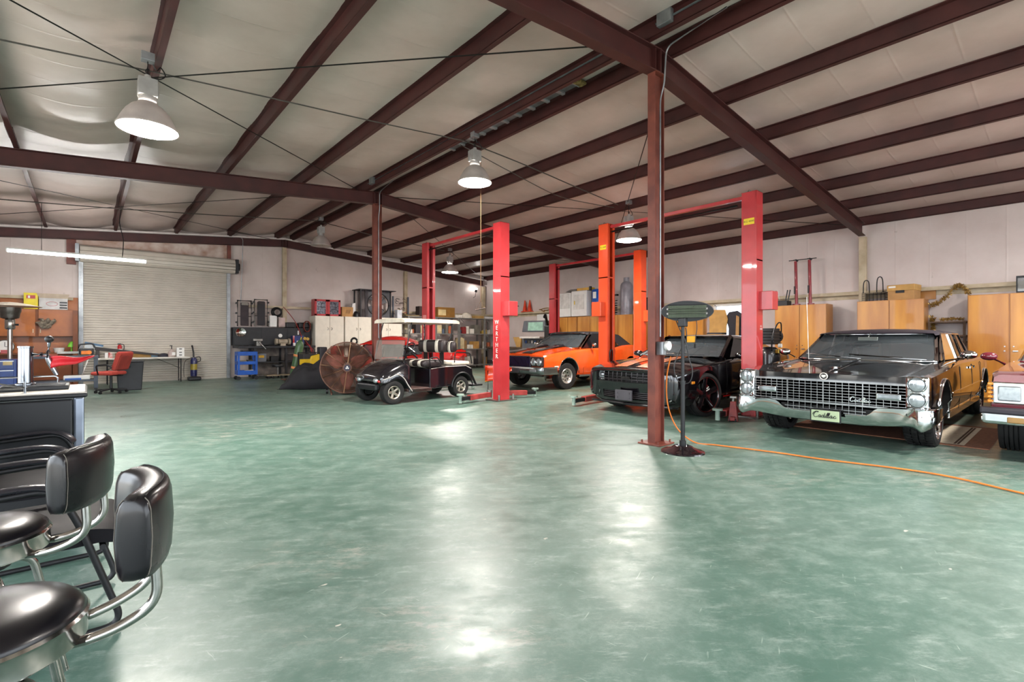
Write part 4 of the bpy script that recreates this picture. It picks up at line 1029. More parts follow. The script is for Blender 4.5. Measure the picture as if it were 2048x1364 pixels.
# ============================================================ two-post lifts
LRED = mat('red_lift_paint', '#b63236', .32, coat=.4, var=.1, scale=3)
LRED_LIT = mat('red_lift_paint_lamplit', '#dc4a22', .32, coat=.4, var=.08, scale=3)  # same red posts, with the orange cast of the light put into the colour
ARMR = mat('worn_red_arm', '#a8403c', .45, var=.2, scale=6)
STEEL = mat('bare_steel', '#8f8c86', .35, metal=.8, var=.2)
YEL = mat('yellow_sticker', '#e8c81e', .4)
PADG = mat('grey_green_pad', '#8fa396', .5)
def lift_post(par, y, inward, m, box_side=None, box_z=1.9, text=None):
    """C-section column, open towards +inward*y"""
    w = .24; tk = .02; H = 3.69
    mb = MB(); i = inward
    a, b = sorted((y-i*w/2, y-i*w/2+i*tk)); mb.bx(-w/2, w/2, a, b, .02, H)
    for s in (-1, 1):
        a, b = sorted((y-i*w/2, y+i*w/2)); mb.bx(s*w/2-(tk if s > 0 else 0), s*w/2+(tk if s < 0 else 0), a, b, .02, H)
        a, b = sorted((y+i*w/2-i*.015, y+i*w/2)); mb.bx(*sorted((s*w/2, s*(w/2-.07))), a, b, .02, H)
    a, b = sorted((y-i*w/2, y+i*w/2)); mb.bx(-w/2, w/2, a, b, 2.55, 2.58); mb.bx(-w/2, w/2, a, b, H-.01, H)
    po = mb.build('post', m, par, sm=0, bev=.004, seg=1)
    p = MB(); p.bx(-.26, .26, y-.2, y+.2, 0, .02)
    p.build('base_plate', STEEL, po, sm=0)
    for sx in (-1, 1):
        MB().cyl((sx*.19, y-i*.16, .015), (sx*.19, y-i*.16, .13), .022, n=12).build('anchor_bolt', STEEL, po, sm=40)
    k = MB(); k.tube([(.03, y+i*.02, .3), (.03, y+i*.02, 3.6)], .010, 6); k.build('lift_cable', DARKM, po)
    k = MB()
    for s in (-1, 1): k.tube([(s*.05, y, H), (s*.05, y, H+.03), (s*.05, y+.03, H+.045), (s*.05, y+.05, H+.01)], .006, 5)
    k.bx(-.07, .07, y-.06, y+.06, H, H+.008); k.build('cable_eye', STEEL, po)
    if box_side:
        bx_, by_ = box_side
        c = MB(); c.box((bx_, by_, box_z), (.24, .24, .30)); cb = c.build('control_box', m, po, sm=0, bev=.008)
        d = MB(); d.cyl((bx_+.12, by_-.05, box_z+.06), (bx_+.20, by_-.05, box_z+.06), .015, n=10); d.build('switch_lever', BLK, cb)
    c = MB(); c.box((0, y+i*.06, .45), (.17, .13, .55)); c.build('carriage', UNDER, po, sm=0, bev=.01)
    r_ = MB(); r_.tube(crv([(-.04, y+i*.10, .7), (-.06, y+i*.13, 1.0), (0, y+i*.13, 1.05), (.04, y+i*.12, .95), (.03, y+i*.1, .55)], 6), .014, 6); r_.build('hose_loop', BLK, po)
    return po
def lift_arm(par, p0, p1, z=.12):
    p0 = Vector((*p0, z)); p1 = Vector((*p1, z-.02)); mid = p0.lerp(p1, .35); d = (p1-p0).normalized()
    a = MB(); a.bar(p0, p0.lerp(p1, .72), .11, .10); ar = a.build('swing_arm', ARMR, par, sm=0, bev=.008)
    b = MB(); b.bar(p0.lerp(p1, .6), p1, .08, .07); b.build('arm_extension', DARKM, ar, sm=0, bev=.006)
    MB().cyl((p1.x, p1.y, 0.02), (p1.x, p1.y, z+.05), .035, n=14).cyl((p1.x, p1.y, z+.05), (p1.x, p1.y, z+.08), .075, n=18).build('lift_pad', PADG, ar, sm=40)
    MB().cyl((p0.x, p0.y, z-.07), (p0.x, p0.y, z+.09), .055, n=14).build('arm_pivot', STEEL, ar, sm=40)
def make_lift(name_label, x, ya, yb, ma, mb_, box_a=None, box_b=None, arms=()):
    t = thing('two_post_lift', name_label, 'car lift', (x, ya, 0)); d = yb-ya
    pa = lift_post(t, 0, 1, ma, box_a); pb = lift_post(t, d, -1, mb_, box_b)
    MB().bx(-.035, .035, .12, d-.12, 3.60, 3.66).build('overhead_beam', LRED, t, sm=0, bev=.004)
    MB().tube([(-.1, .2, 3.50), (-.1, d-.2, 3.50)], .02, 6).build('safety_bar', DARKM, t)
    for who, p0, p1 in arms: lift_arm(pa if who == 'a' else pb, p0, p1)
    return t, pa, pb
WH = mat('white_lettering', '#e9e2dc', .5)
def vtext(par, word, x, y, z0, size, step):
    for i, ch in enumerate(word):
        text_obj('letter', ch, size, WH, face_mat((x, y, z0-i*step), (0, -1, 0), (0, 0, 1)), par, extrude=.0015)
lt1, a1, b1 = make_lift('red two-post lift in the middle of the floor beside the golf cart', 6.52, 7.85, 10.73, LRED, LRED, (.05, -.21), None,
    [('a', (-.18, .17), (-1.02, .02)), ('a', (.20, .17), (.92, -.06)), ('b', (-.18, 2.7), (-.9, 2.5)), ('b', (.18, 2.7), (1.0, 2.35))])
vtext(a1, 'WERTHER', -.1215, 0, 1.62, .125, .118)
vtext(b1, 'WERTHER', -.1215, 2.88, 1.62, .125, .118)
MB().bx(-.123, -.12, 2.80, 2.96, 1.78, 1.88).build('rating_label', mat('pink_label', '#d88a86', .5), b1, sm=0)
lt2, a2, b2 = make_lift('red two-post lift standing over the black coupe', 8.30, 3.50, 6.50, LRED, LRED_LIT, (.10, -.20), (-.16, 3.06),
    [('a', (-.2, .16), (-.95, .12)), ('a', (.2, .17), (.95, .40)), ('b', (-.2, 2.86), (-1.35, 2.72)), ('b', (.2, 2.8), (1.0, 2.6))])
def kg(par, y, z, w, txt=True):
    s = MB().bx(-.1232, -.1205, y-w/2, y+w/2, z-w*.3, z+w*.3).build('rating_sticker', YEL, par, sm=0)
    text_obj('sticker_text', 'KG 4000', w*.26, BLK, face_mat((-.1236, y, z), (0, -1, 0), (0, 0, 1)), s, extrude=.0005)
kg(a2, 0, 3.20, .17); kg(b2, 3.0, 3.2, .16)
for i in range(2): text_obj('label_text', 'HD 4000' if False else 'KG\n4000', .045, WH, face_mat((.05, -.1215, 1.46-.0), (1, 0, 0), (0, 0, 1)), a2, extrude=.0005) if i == 0 else None
lt3, a3, b3 = make_lift('red two-post lift with one post coloured as lamplit over the orange convertible', 11.38, 7.78, 11.02, LRED_LIT, LRED, (.10, -.20), None,
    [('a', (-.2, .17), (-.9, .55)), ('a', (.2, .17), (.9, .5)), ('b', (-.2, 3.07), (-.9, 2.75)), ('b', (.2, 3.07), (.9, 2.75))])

# ============================================================ golf cart
def make_cart():
    t = thing('golf_cart', 'black golf cart with cream canopy and black and white striped seats', 'golf cart', (3.98, 9.15, 0), R(7))
    CP = paint('cart_black_paint', '#121015', .18); CREAMC = mat('cream_canopy', '#ddd2c0', .4); PIN = mat('white_pinstripe', '#c9c0bb', .4); VB = mat('black_vinyl', '#2a2223', .45, bump=.03); VW = mat('white_vinyl_stripe', '#d9d2c4', .45)
    # front cowl
    def sec(x, w, zb, zt, r): return [(x, -w, zb), (x, -w, zt-r), (x, -w+r*.6, zt-r*.25), (x, -w*.45, zt), (x, 0, zt+.012), (x, w*.45, zt), (x, w-r*.6, zt-r*.25), (x, w, zt-r), (x, w, zb)]
    rows = [sec(.0, .42, .46, .57, .05), sec(.06, .49, .42, .64, .08), sec(.22, .53, .45, .74, .10), sec(.45, .55, .50, .83, .12), sec(.66, .56, .40, .89, .13), sec(.78, .56, .26, .90, .14), sec(.84, .56, .22, .80, .10)]
    rows = [[(.20+.76*p[0], p[1], p[2]-.03*(p[2] > .5)) for p in r] for r in rows]
    rows = [list(c) for c in zip(*[crv([r[j] for r in rows], 3) for j in range(9)])]
    MB().loft(rows).build('front_cowl', CP, t, sm=45)
    for s in (-1, 1):
        MB().tube(crv([(.22, s*.47, .48), (.36, s*.545, .53), (.52, s*.567, .58), (.66, s*.575, .50), (.76, s*.575, .36), (.86, s*.575, .23)], 5), .009, 6).build('fender_pinstripe', PIN, t)
        h = MB(); h.sph((.20, s*.30, .465), (.05, .075, .05), 14, 8); h.build('headlamp', LAMPG, t, sm=60)
        MB().sph((.22, s*.39, .455), (.04, .05, .035), 12, 6).build('turn_lamp', REDL, t, sm=60)
    MB().bx(.17, .28, -.34, .34, .27, .40).build('front_bumper', BLK, t, sm=0, bev=.03)
    text_obj('cowl_badge', 'CAR', .07, PIN, face_mat((-.012, .28, .535), (0, -1, 0), (0, 0, 1)), t, extrude=.003) if False else None
    MB().bx(.188, .23, .14, .34, .49, .535).build('front_badge', CHROME2, t, sm=0, bev=.004)
    # floor and body
    MB().bx(.78, 1.36, -.54, .54, .22, .28).build('floor_pan', mat('brown_floor_mat', '#5a4540', .7), t, sm=0, bev=.01)
    for s in (-1, 1): MB().bx(.80, 1.36, s*.55-.02, s*.55+.02, .20, .27).build('floor_trim', CHROME2, t, sm=0, bev=.005)
    b = MB(); b.prism([(1.30, .26), (1.30, .66), (1.72, .70), (2.30, .70), (2.50, .62), (2.54, .36), (2.40, .30), (1.42, .24)], -.57, .57, 'y'); bd = b.build('rear_body', CP, t, sm=0)
    boolean(bd, arch_cutters([(2.20, .24, .29, .36, .8)])); bv = bd.modifiers.new('bevel', 'BEVEL'); bv.width = .015; bv.segments = 2; bv.limit_method = 'ANGLE'
    for s in (-1, 1):
        MB().tube([(1.34, s*.575, .655), (1.72, s*.577, .685), (2.30, s*.577, .685), (2.46, s*.575, .62)], .008, 5).build('body_pinstripe', PIN, t)
        MB().tube([(2.20+.30*math.cos(a), s*.575, .24+.30*math.sin(a)) for a in [PI*i/16 for i in range(17)]], .018, 6).build('wheel_arch', BLK, t)
    # seat: rolled cushion with white stripes
    def cushion(name, x0, x1, z0, z1, half, rx=0., stripes=((-.36, .09), (-.08, .09), (.24, .09))):
        c = MB(); cx, cz = (x0+x1)/2, (z0+z1)/2; hx, hz = (x1-x0)/2, (z1-z0)/2
        ys = [-half, -half+.02, -half+.06]+[(-half+.06)+(2*half-.12)*i/20 for i in range(1, 20)]+[half-.06, half-.02, half]
        rws = []
        for y in ys:
            k = .82 if abs(y) > half-.001 else (.95 if abs(y) > half-.03 else 1)
            rws.append([(cx+hx*k*math.copysign(abs(math.cos(a))**.6, math.cos(a)), y, cz+hz*k*math.copysign(abs(math.sin(a))**.6, math.sin(a))) for a in [2*PI*i/20 for i in range(20)]])
        c.loft(rws); o = c.build(name, VB, t, sm=60)
        for y, w in stripes:
            q = MB(); q.loft([[(cx+(hx+.004)*math.copysign(abs(math.cos(a))**.6, math.cos(a)), yy, cz+(hz+.004)*math.copysign(abs(math.sin(a))**.6, math.sin(a))) for a in [2*PI*i/20 for i in range(20)]] for yy in (y-w/2, y+w/2)]); q.build('seat_stripe', VW, o, sm=60)
        return o
    cushion('seat_cushion', 1.18, 1.70, .68, .84, .52)
    cushion('backrest', 1.74, 1.92, .98, 1.26, .42, stripes=((-.24, .10), (.16, .10)))
    cushion('rear_backrest', 1.96, 2.12, .98, 1.22, .50, stripes=((-.40, .08), (.36, .08)))
    MB().bx(1.98, 2.50, -.50, .50, .70, .78).build('rear_seat', CREAMC, t, sm=0, bev=.03)
    for y in (-.28, .28): MB().bx(1.82, 1.90, y-.025, y+.025, .72, 1.0).build('backrest_bracket', BLK, t, sm=0)
    # canopy
    c = MB(); rws = []
    for x, k in ((.70, .96), (.74, 1), (1.0, 1), (1.6, 1), (2.06, 1), (2.18, .9)):
        h = .56*k; z = 1.64+(0 if .72 < x < 2.1 else -.01); rws.append([(x, -h, z-.03), (x, -h, z+.02), (x, -h+.06, z+.05), (x, 0, z+.065), (x, h-.06, z+.05), (x, h, z+.02), (x, h, z-.03), (x, h-.05, z-.02), (x, -h+.05, z-.02)])
    c.loft(rws); c.build('canopy', CREAMC, t, sm=40)
    for s in (-1, 1):
        MB().tube([(.70, s*.52, .80), (.76, s*.52, 1.1), (.90, s*.51, 1.63)], .013, 7).build('front_strut', BLK, t)
        MB().tube(fillet([(1.84, s*.40, 1.1), (1.98, s*.46, 1.32), (1.98, s*.48, 1.63)], .08), .014, 7).build('rear_strut', BLK, t)
        MB().tube(fillet([(2.02, s*.52, .76), (2.04, s*.52, .99), (2.48, s*.52, .96), (2.54, s*.52, .72)], .06), .013, 7).build('grab_rail', BLK, t)
        MB().bar((2.50, s*.38, .72), (2.80, s*.38, .22), .03, .04).build('footrest_arm', BLK, t, sm=0)
        MB().tube(fillet([(1.33, s*.56, .66), (1.30, s*.56, .88), (1.50, s*.56, .90), (1.62, s*.56, .76)], .05), .012, 6).build('hip_rail', BLK, t)
    MB().bx(2.66, 2.98, -.42, .42, .19, .23).build('footrest', BLK, t, sm=0, bev=.01)
    g = MB(); g.grid([[(.68, -.50, .85), (.68, .50, .85)], [(.74, -.50, 1.25), (.74, .50, 1.25)]]); gl = g.build('windscreen', glass_mat('clear_acrylic', '#d5cdc4', .22), t)
    MB().tube([(.68, -.50, .85), (.68, .50, .85), (.74, .50, 1.25), (.74, -.50, 1.25)], .006, 5, closed=True).build('windscreen_edge', CHROME2, gl)
    steering_wheel(t, (1.0, -.24, 1.06), .17, R(38), BLK)
    MB().tube([(1.02, -.24, 1.03), (.70, -.24, .55)], .022, 7).build('steering_column', BLK, t)
    ST2 = mat('cart_alloy', '#b9b2a6', .3, metal=.8)
    for x, y in ((.47, .44), (2.20, .44)):
        for s in (-1, 1):
            M = wheel_M(x, s*y, .232, R(-6) if x < 1 else 0, s); ty = make_tyre(t, M, .232, .21, .125, 5)
            rim_lathe(ty, M, .128, .21, ST2, [(.135, .09), (.125, .10), (.11, .085), (.105, .02), (.10, -.08)])
            sp = MB().xf(M); spokes(sp, 5, .02, .112, .05, .045, .055, .07, .03); sp.cyl((0, .02, 0), (0, .07, 0), .032, n=14); sp.build('wheel_spokes', ST2, ty, sm=40)
            MB().xf(M).cyl((0, -.05, 0), (0, .0, 0), .10, n=20).build('brake_drum', UNDER, ty)
    return t
cart = make_cart()

# ============================================================ big drum fan
def make_fan():
    ax = math.atan2(10.9, 4.48)          # facing the camera
    t = thing('drum_fan', 'big round rusty floor fan with wire guard and pink blades beside golf cart', 'fan', (4.50, 10.95, 0), ax)
    RUST = mat('rusty_brown_steel', '#6f4d3f', .6, metal=.3, var=.25, scale=8); WIRE = mat('tan_guard_wire', '#a8835f', .5, metal=.3); BLD = mat('faded_pink_blade', '#b9685a', .55, var=.2)
    c = (0, 0, .62); r = .58
    def ring(mb, x, rr, tr, n=48, sg=6): mb.tube([(x, rr*math.cos(a), .62+rr*math.sin(a)) for a in [2*PI*i/n for i in range(n)]], tr, sg, closed=True)
    d = MB(); d.lathe([(r, -.02), (r+.012, -.02), (r+.012, .34), (r, .34)], (0, 0, .62), 'x', 56); d.build('drum', RUST, t, sm=40)
    f = MB(); ring(f, -.03, r, .014); f.build('guard_rim', RUST, t, sm=60)
    for xx, nm in ((-.04, 'front_guard'), (.36, 'rear_guard')):
        g = MB()
        for k in range(42): ring(g, xx-.03*(1-(k/42)), .10+(r-.10)*k/42, .0030, 40, 4)
        gd = g.build(nm, RUST, t, sm=0)
        for k in range(12):
            a = 2*PI*k/12+.13; MB().tube([(xx-.035, .09*math.cos(a), .62+.09*math.sin(a)), (xx-.005, r*math.cos(a), .62+r*math.sin(a))], .0065, 5).build('guard_spoke', WIRE, gd)
    h = MB(); h.cyl((-.09, 0, .62), (-.06, 0, .62), .10, n=28); hb = h.build('hub_plate', RUST, t, sm=40)
    MB().cyl((-.096, 0, .62), (-.088, 0, .62), .07, n=28).build('hub_badge', mat('navy_badge', '#26263c', .4), hb, sm=40)
    for a in (PI/2, PI*7/6, PI*11/6): MB().box((-.098, .022*math.cos(a), .62+.022*math.sin(a)), (.004, .03, .03), (a, 0, 0)).build('badge_mark', WHT, hb, sm=0)
    for k in range(3):
        a0 = 2*PI*k/3+.55; rows = []
        for i in range(8):
            q = i/7; rr = .09+.42*q; wd = (.20+.22*math.sin(PI*min(1, q*1.1)))*.5; row = []
            for j in range(5):
                s = (j/4-.5)*2; aa = a0+s*wd/rr*.75 if rr > .2 else a0+s*.45; row.append((.12+.075*s*(1-.3*q), rr*math.cos(aa), .62+rr*math.sin(aa)))
            rows.append(row)
        b = MB().grid(rows).build('blade', BLD, t, sm=60); sd = b.modifiers.new('s', 'SOLIDIFY'); sd.thickness = .004
    m = MB(); m.cyl((.16, 0, .62), (.32, 0, .62), .11, n=20); m.cyl((.05, 0, .62), (.18, 0, .62), .045, n=14); m.build('motor', mat('grey_motor', '#8d8378', .5), t, sm=40)
    m = MB(); m.bx(.18, .30, -.2, .05, .16, .34); m.build('motor_box', mat('foil_grey', '#a9a49c', .4, metal=.5), t, sm=0, bev=.01)
    for s in (-1, 1):
        MB().tube([(.04, s*.34, .03), (.16, s*.40, .20)], .018, 6).build('stand_leg', RUST, t); 
        MB().tube([(.34, s*.34, .03), (.22, s*.40, .20)], .018, 6).build('stand_leg', RUST, t)
        MB().cyl((.36, s*.42, .06), (.36, s*.47, .06), .06, n=16).build('stand_wheel', BLK, t)
        MB().tube([(.0, s*.34, .02), (.40, s*.34, .02)], .018, 6).build('stand_rail', RUST, t)
    return t
fan = make_fan()

# ============================================================ electric heater on a stand, by the steel column
def make_heater():
    t = thing('patio_heater', 'black electric patio heater with oval head on a pole beside steel column', 'heater', (5.07, 2.90, 0), 0)
    BG = mat('gloss_black_base', '#1a1318', .15, coat=1., var=.2)
    b = MB(); b.lathe([(0, .05), (.06, .06), (.075, .055), (.08, .075), (.1, .07), (.12, .05), (.2, .03), (.235, .012), (.24, .0), (0, 0)], n=40); b.build('base', BG, t, sm=40)
    p = MB(); p.cyl((0, 0, .05), (0, 0, .13), .036, n=18); p.cyl((0, 0, .13), (0, 0, .78), .024, n=16); p.cyl((0, 0, .78), (0, 0, 1.44), .019, n=16); p.cyl((0, 0, .76), (0, 0, .80), .03, n=16); p.build('pole', BLK, t, sm=40)
    j = MB(); j.box((0, 0, 1.46), (.07, .09, .10)); j.build('tilt_joint', BLK, t, sm=0, bev=.01)
    # head faces the camera, tilted down a little; local frame: n = towards camera
    n = Vector((-.85, -.50, -.12)).normalized(); rt = Vector((n.y*-1, n.x, 0)).normalized()*-1; rt = Vector((.50, -.86, 0)).normalized(); up = rt.cross(n)
    if up.z < 0: up = -up
    C0 = Vector((0, 0, 1.585)) + rt*.045
    def Q(a, b, c): return tuple(C0+rt*a+up*b+n*c)
    A, B = .275, .112
    def ell(k, c, m=40): return [Q(A*k*math.cos(2*PI*i/m), B*k*math.sin(2*PI*i/m), c) for i in range(m)]
    hd = MB(); hd.loft([ell(.55, -.09), ell(.85, -.07), ell(.97, -.03), ell(1.0, .005), ell(.99, .012)]); h = hd.build('head', BLK, t, sm=50)
    rim = MB(); rim.tube(ell(1.0, .0), .006, 5, closed=True); rim.build('head_rim', mat('satin_grey_rim', '#77757c', .3, metal=.6), h)
    rf = MB(); rf.add([Q(-.205, .065, .014), Q(.205, .065, .014), Q(.205, -.07, .014), Q(-.205, -.07, .014)], [[0, 1, 2, 3]]); rf.build('reflector_panel', mat('olive_reflector', '#5a6350', .3, metal=.6), h, sm=0)
    for z in (.028, -.025):
        MB().tube([Q(-.2, z, .024), Q(.2, z, .024)], .008, 8).build('quartz_tube', mat('quartz_tube', '#a9b0a4', .2, metal=.2), h)
        for s in (-1, 1): MB().box(Q(s*.205, z, .022), (.02, .02, .02)).build('tube_holder', STEEL, h, sm=0)
    g = MB()
    for i in range(34):
        x = -.2+.4*i/33; hh = B*math.sqrt(max(0, 1-(x/A)**2))*.85; g.tube([Q(x, -min(.075, hh), .030), Q(x, min(.075, hh), .030)], .0016, 4)
    for z in (-.074, 0, .074): g.tube([Q(-.21, z, .03), Q(.21, z, .03)], .002, 4)
    g.build('wire_guard', DARKM, h, sm=0)
    c = MB(); c.tube(crv([Q(-.12, -.10, -.03), Q(-.08, -.2, -.02), (.0, -.03, 1.25), (.03, -.06, 1.05), (.05, -.09, .9), (.02, -.06, .78), (-.03, .04, .80), (-.05, .08, .95), (-.01, .05, 1.1), (.02, -.03, 1.28), (.03, -.02, 1.4)], 6), .006, 6); c.build('power_cord', BLK, t)
    c = MB(); c.tube(crv([Q(.10, -.1, -.03), Q(.105, -.2, -.02), Q(.095, -.28, -.02), Q(.09, -.37, -.02)], 5), .005, 6); c.cyl(Q(.09, -.37, -.02), Q(.09, -.42, -.02), .014, n=10); pc = c.build('plug_cord', BLK, t)
    a, b_ = Q(.0, -.32, -.02), Q(.09, -.32, -.02)
    q = MB(); q.add([Q(.0, -.285, -.022), Q(.092, -.285, -.022), Q(.092, -.355, -.022), Q(.0, -.355, -.022)], [[0, 1, 2, 3]]); tg = q.build('warning_tag', mat('yellow_orange_tag', '#f0a51a', .5), pc, sm=0)
    s_ = tg.modifiers.new('s', 'SOLIDIFY'); s_.thickness = .002
    return t
heater = make_heater()
# conduit and outlet on the near column, on the far column, conduits along the ridge purlin
def conduit(name, label, pts, r=.011, m=None): return tag(MB().tube(pts, r, 7).build(name, m or GALV, None, sm=60), label, 'conduit')
conduit('conduit', 'grey conduit running down the near red steel column to the outlet', fillet([(XR-.05, Y1-.9, zp(XR)+.05), (XR, Y1-.14, zp(XR)-.02), (XR+.02, Y1-.10, 4.35), (XR+.02, Y1-.045, 4.2), (XR+.02, Y1-.045, 1.30)], .1))
conduit('conduit', 'grey conduit running down the far red steel column', fillet([(XR-.05, Y2-.9, zp(XR)+.05), (XR, Y2-.14, zp(XR)-.02), (XR+.02, Y2-.10, 4.35), (XR+.02, Y2-.045, 4.2), (XR+.02, Y2-.045, 1.30)], .1))
ob = thing('outlet_box', 'grey outlet box with a round white plug on the near steel column', 'outlet', (XR+.02, Y1-.06, 1.16))
MB().bx(-.05, .03, -.05, .04, -.08, .08).build('box', GALV, ob, sm=0, bev=.005); MB().cyl((.03, -.05, .03), (.03, -.09, .03), .055, n=20).build('plug', WHT, ob, sm=40)
tag(MB().tube(crv([(5.30, 3.19, 1.06), (5.36, 3.28, .8), (5.45, 3.32, .45), (5.55, 3.25, .16), (5.6, 3.05, .012), (5.64, 2.80, .012), (5.72, 2.45, .012), (5.78, 2.14, .012), (5.82, 1.72, .012), (5.96, 1.11, .012), (5.95, .72, .012), (5.76, .27, .012), (5.6, -.2, .012), (5.5, -.6, .012)], 10), .0085, 8).build('extension_cord', mat('orange_cord', '#d9772b', .5), None, sm=60), 'orange extension cord trailing across the floor from the steel column', 'cord')
def ridge_conduit(lbl, ya, yb): conduit('conduit', lbl, [(XR-.300-.02, ya, zp(XR)+.09), (XR-.300-.02, yb, zp(XR)+.09)], .012)
ridge_conduit('grey conduit along the ridge purlin between the two columns', Y1+.2, Y2-.2)
ridge_conduit('grey conduit along the ridge purlin in front of the near column', YN+.3, Y1-.2)
for y, l in ((Y1-.33, 'near'), (Y2-.45, 'far')):
    tag(MB().bx(XR-.300-.07, XR-.300-.002, y-.09, y+.09, zp(XR)+.02, zp(XR)+.17).build('junction_box', GALV, None, sm=0, bev=.006), 'grey junction box on the ridge purlin above the %s column' % l, 'junction box')
# slack cables from lamp to lamp along the roof
def cable(lbl, pts, r=.009): tag(MB().tube(crv(pts, 8), r, 6).build('overhead_cable', CABLE, None, sm=60), lbl, 'cable')
cable('grey cable strung from the nearest lamp to the ridge lamp', [(.5, 7.02, zp(.5)-.02), (1.9, 7.0, zp(1.9)-.03), (3.4, 7.0, zp(3.4)-.04), (4.98, 7.02, zp(4.98)-.02)])
cable('grey cable strung from the ridge lamp to the lamp over the far lift', [(4.98, 7.02, zp(4.98)-.02), (6.4, 6.98, zp(6.4)-.05), (7.9, 7.0, zp(7.9)-.04), (9.39, 7.02, zp(9.39)-.02)], .011)
cable('grey cable strung from the left wall to the nearest lamp', [(-3.5, 7.0, zp(-3.5)-.02), (-1.5, 7.0, zp(-1.5)-.05), (.5, 7.02, zp(.5)-.02)])
cable('thin cable strung from the unlit lamp to the farthest lamp', [(5.1, 14.65, zp(5.1)-.02), (7.2, 14.62, zp(7.2)-.08), (9.55, 14.65, zp(9.55)-.02)], .012)
cable('thin cable strung from the left wall to the unlit lamp', [(-3.5, 14.6, zp(-3.5)-.02), (.7, 14.62, zp(.7)-.08), (5.1, 14.65, zp(5.1)-.02)], .012)
cable('dark loose cable sagging below the second cable between ridge and right lamp', [(5.0, 7.15, zp(5.0)-.05), (6.2, 7.2, zp(6.2)-.18), (7.5, 7.2, zp(7.5)-.28), (8.6, 7.2, zp(8.6)-.16), (9.4, 7.15, zp(9.4)-.05)], .008)
# ridge vent seen between the two middle purlins
rv = thing('ridge_vent', 'bare metal ridge vent strip between the two middle purlins', 'vent', (XR, 6.2, zroof(XR)-.03))
MB().bx(-.15, .15, -1.55, 1.75, .0, .02).build('vent_sheet', GALV, rv, sm=0)
for k in range(11): MB().bx(-.15, .15, -1.5+k*.32-.03, -1.5+k*.32+.03, -.035, .0).build('vent_rib', mat('pale_galvanised', '#c3c7cb', .35, metal=.6), rv, sm=0, bev=.006)
MB().bx(-.16, .16, -1.62, -1.5, -.05, .0).build('insulation_tuft', mat('yellow_insulation', '#9a8450', .9, var=.3, scale=20), rv, sm=0, bev=.02)
# string with a wooden handle hanging between the lifts
st = thing('pull_cord', 'long pull cord with a dark wooden handle hanging from the ridge lamp area', 'cord', (5.45, 7.15, 0))
MB().tube([(0, 0, 4.6), (0, 0, 1.98)], .005, 5).build('string', mat('brown_string', '#7a5a3c', .8), st)
MB().tube([(0, 0, 1.98), (-.05, .05, 1.82)], .004, 4).tube([(0, 0, 1.98), (.05, -.05, 1.84)], .004, 4).build('handle_loop', mat('brown_string', '#7a5a3c', .8), st)
MB().cyl((-.07, .06, 1.81), (.07, -.06, 1.84), .011, n=8).build('handle', mat('dark_wood_handle', '#3b2a20', .6), st)

# ============================================================ things on the floor near the cars
mt = thing('floor_mat', 'brown carpet mat with a cream striped panel under the limousine', 'mat', (7.78, .64, 0))
BRN = mat('brown_carpet', '#8f6049', .95, var=.15, scale=30, bump=.05); CRM = mat('cream_carpet', '#d8cbb4', .95, var=.1, scale=30)
MB().bx(0, 1.9, 0, 2.1, 0, .010).build('pile', BRN, mt, sm=0)
MB().add([(.06, .22, .0125), (1.75, .22, .0125), (1.75, .60, .0125), (.06, .60, .0125)], [[0, 1, 2, 3]]).build('panel', CRM, mt, sm=0)
for a in (.30, .27): MB().add([(.10, a, .014), (1.7, a, .014), (1.7, a+.022, .014), (.10, a+.022, .014)], [[0, 1, 2, 3]]).build('stripe', mat('dark_carpet_line', '#5b4334', .95), mt, sm=0)
# air compressor behind the right post of the middle lift
ac = thing('air_compressor', 'black upright air compressor behind the red lift post by limousine', 'compressor', (9.05, 3.52, 0))
MB().lathe([(0, .16), (.12, .17), (.17, .22), (.175, .3), (.175, 1.0), (.16, 1.08), (.10, 1.13), (0, 1.14)], n=24).build('tank', mat('black_tank', '#1c1b1e', .3, coat=.5), ac, sm=50)
for a in (.5, 2.6, 4.7): MB().bar((.12*math.cos(a), .12*math.sin(a), .25), (.2*math.cos(a), .2*math.sin(a), 0), .05, .03).build('foot', BLK, ac, sm=0)
p = MB(); p.bx(-.14, .14, -.12, .12, 1.18, 1.46); 
for k in range(5): p.bx(-.16, .16, -.14, .14, 1.20+k*.05, 1.215+k*.05)
p.build('pump', BLK, ac, sm=0, bev=.01)
MB().cyl((.17, -.02, 1.32), (.24, -.02, 1.32), .12, n=20).build('flywheel', DARKM, ac, sm=40)
MB().tube(crv([(-.16, -.1, 1.05), (-.24, -.14, 1.3), (-.1, -.16, 1.52), (.1, -.15, 1.55), (.2, -.12, 1.4)], 6), .012, 6).build('hose', BLK, ac)
MB().cyl((0, -.15, 1.16), (0, -.2, 1.16), .035, n=14).build('pressure_gauge', WHT, ac); MB().box((-.05, -.17, 1.06), (.14, .06, .07)).build('brass_manifold', mat('brass', '#b59a4a', .35, metal=.9), ac, sm=0, bev=.01)
MB().bx(-.05, .05, -.182, -.175, .55, .7).build('tank_label', WHT, ac, sm=0)
tag(make_tyre(None, Matrix.Translation((9.62, 3.42, .335)) @ Matrix.Rotation(R(70), 4, 'Z'), .335, .22, .2, 4, 'spare_tyre'), 'loose black tyre standing behind the compressor', 'tyre')
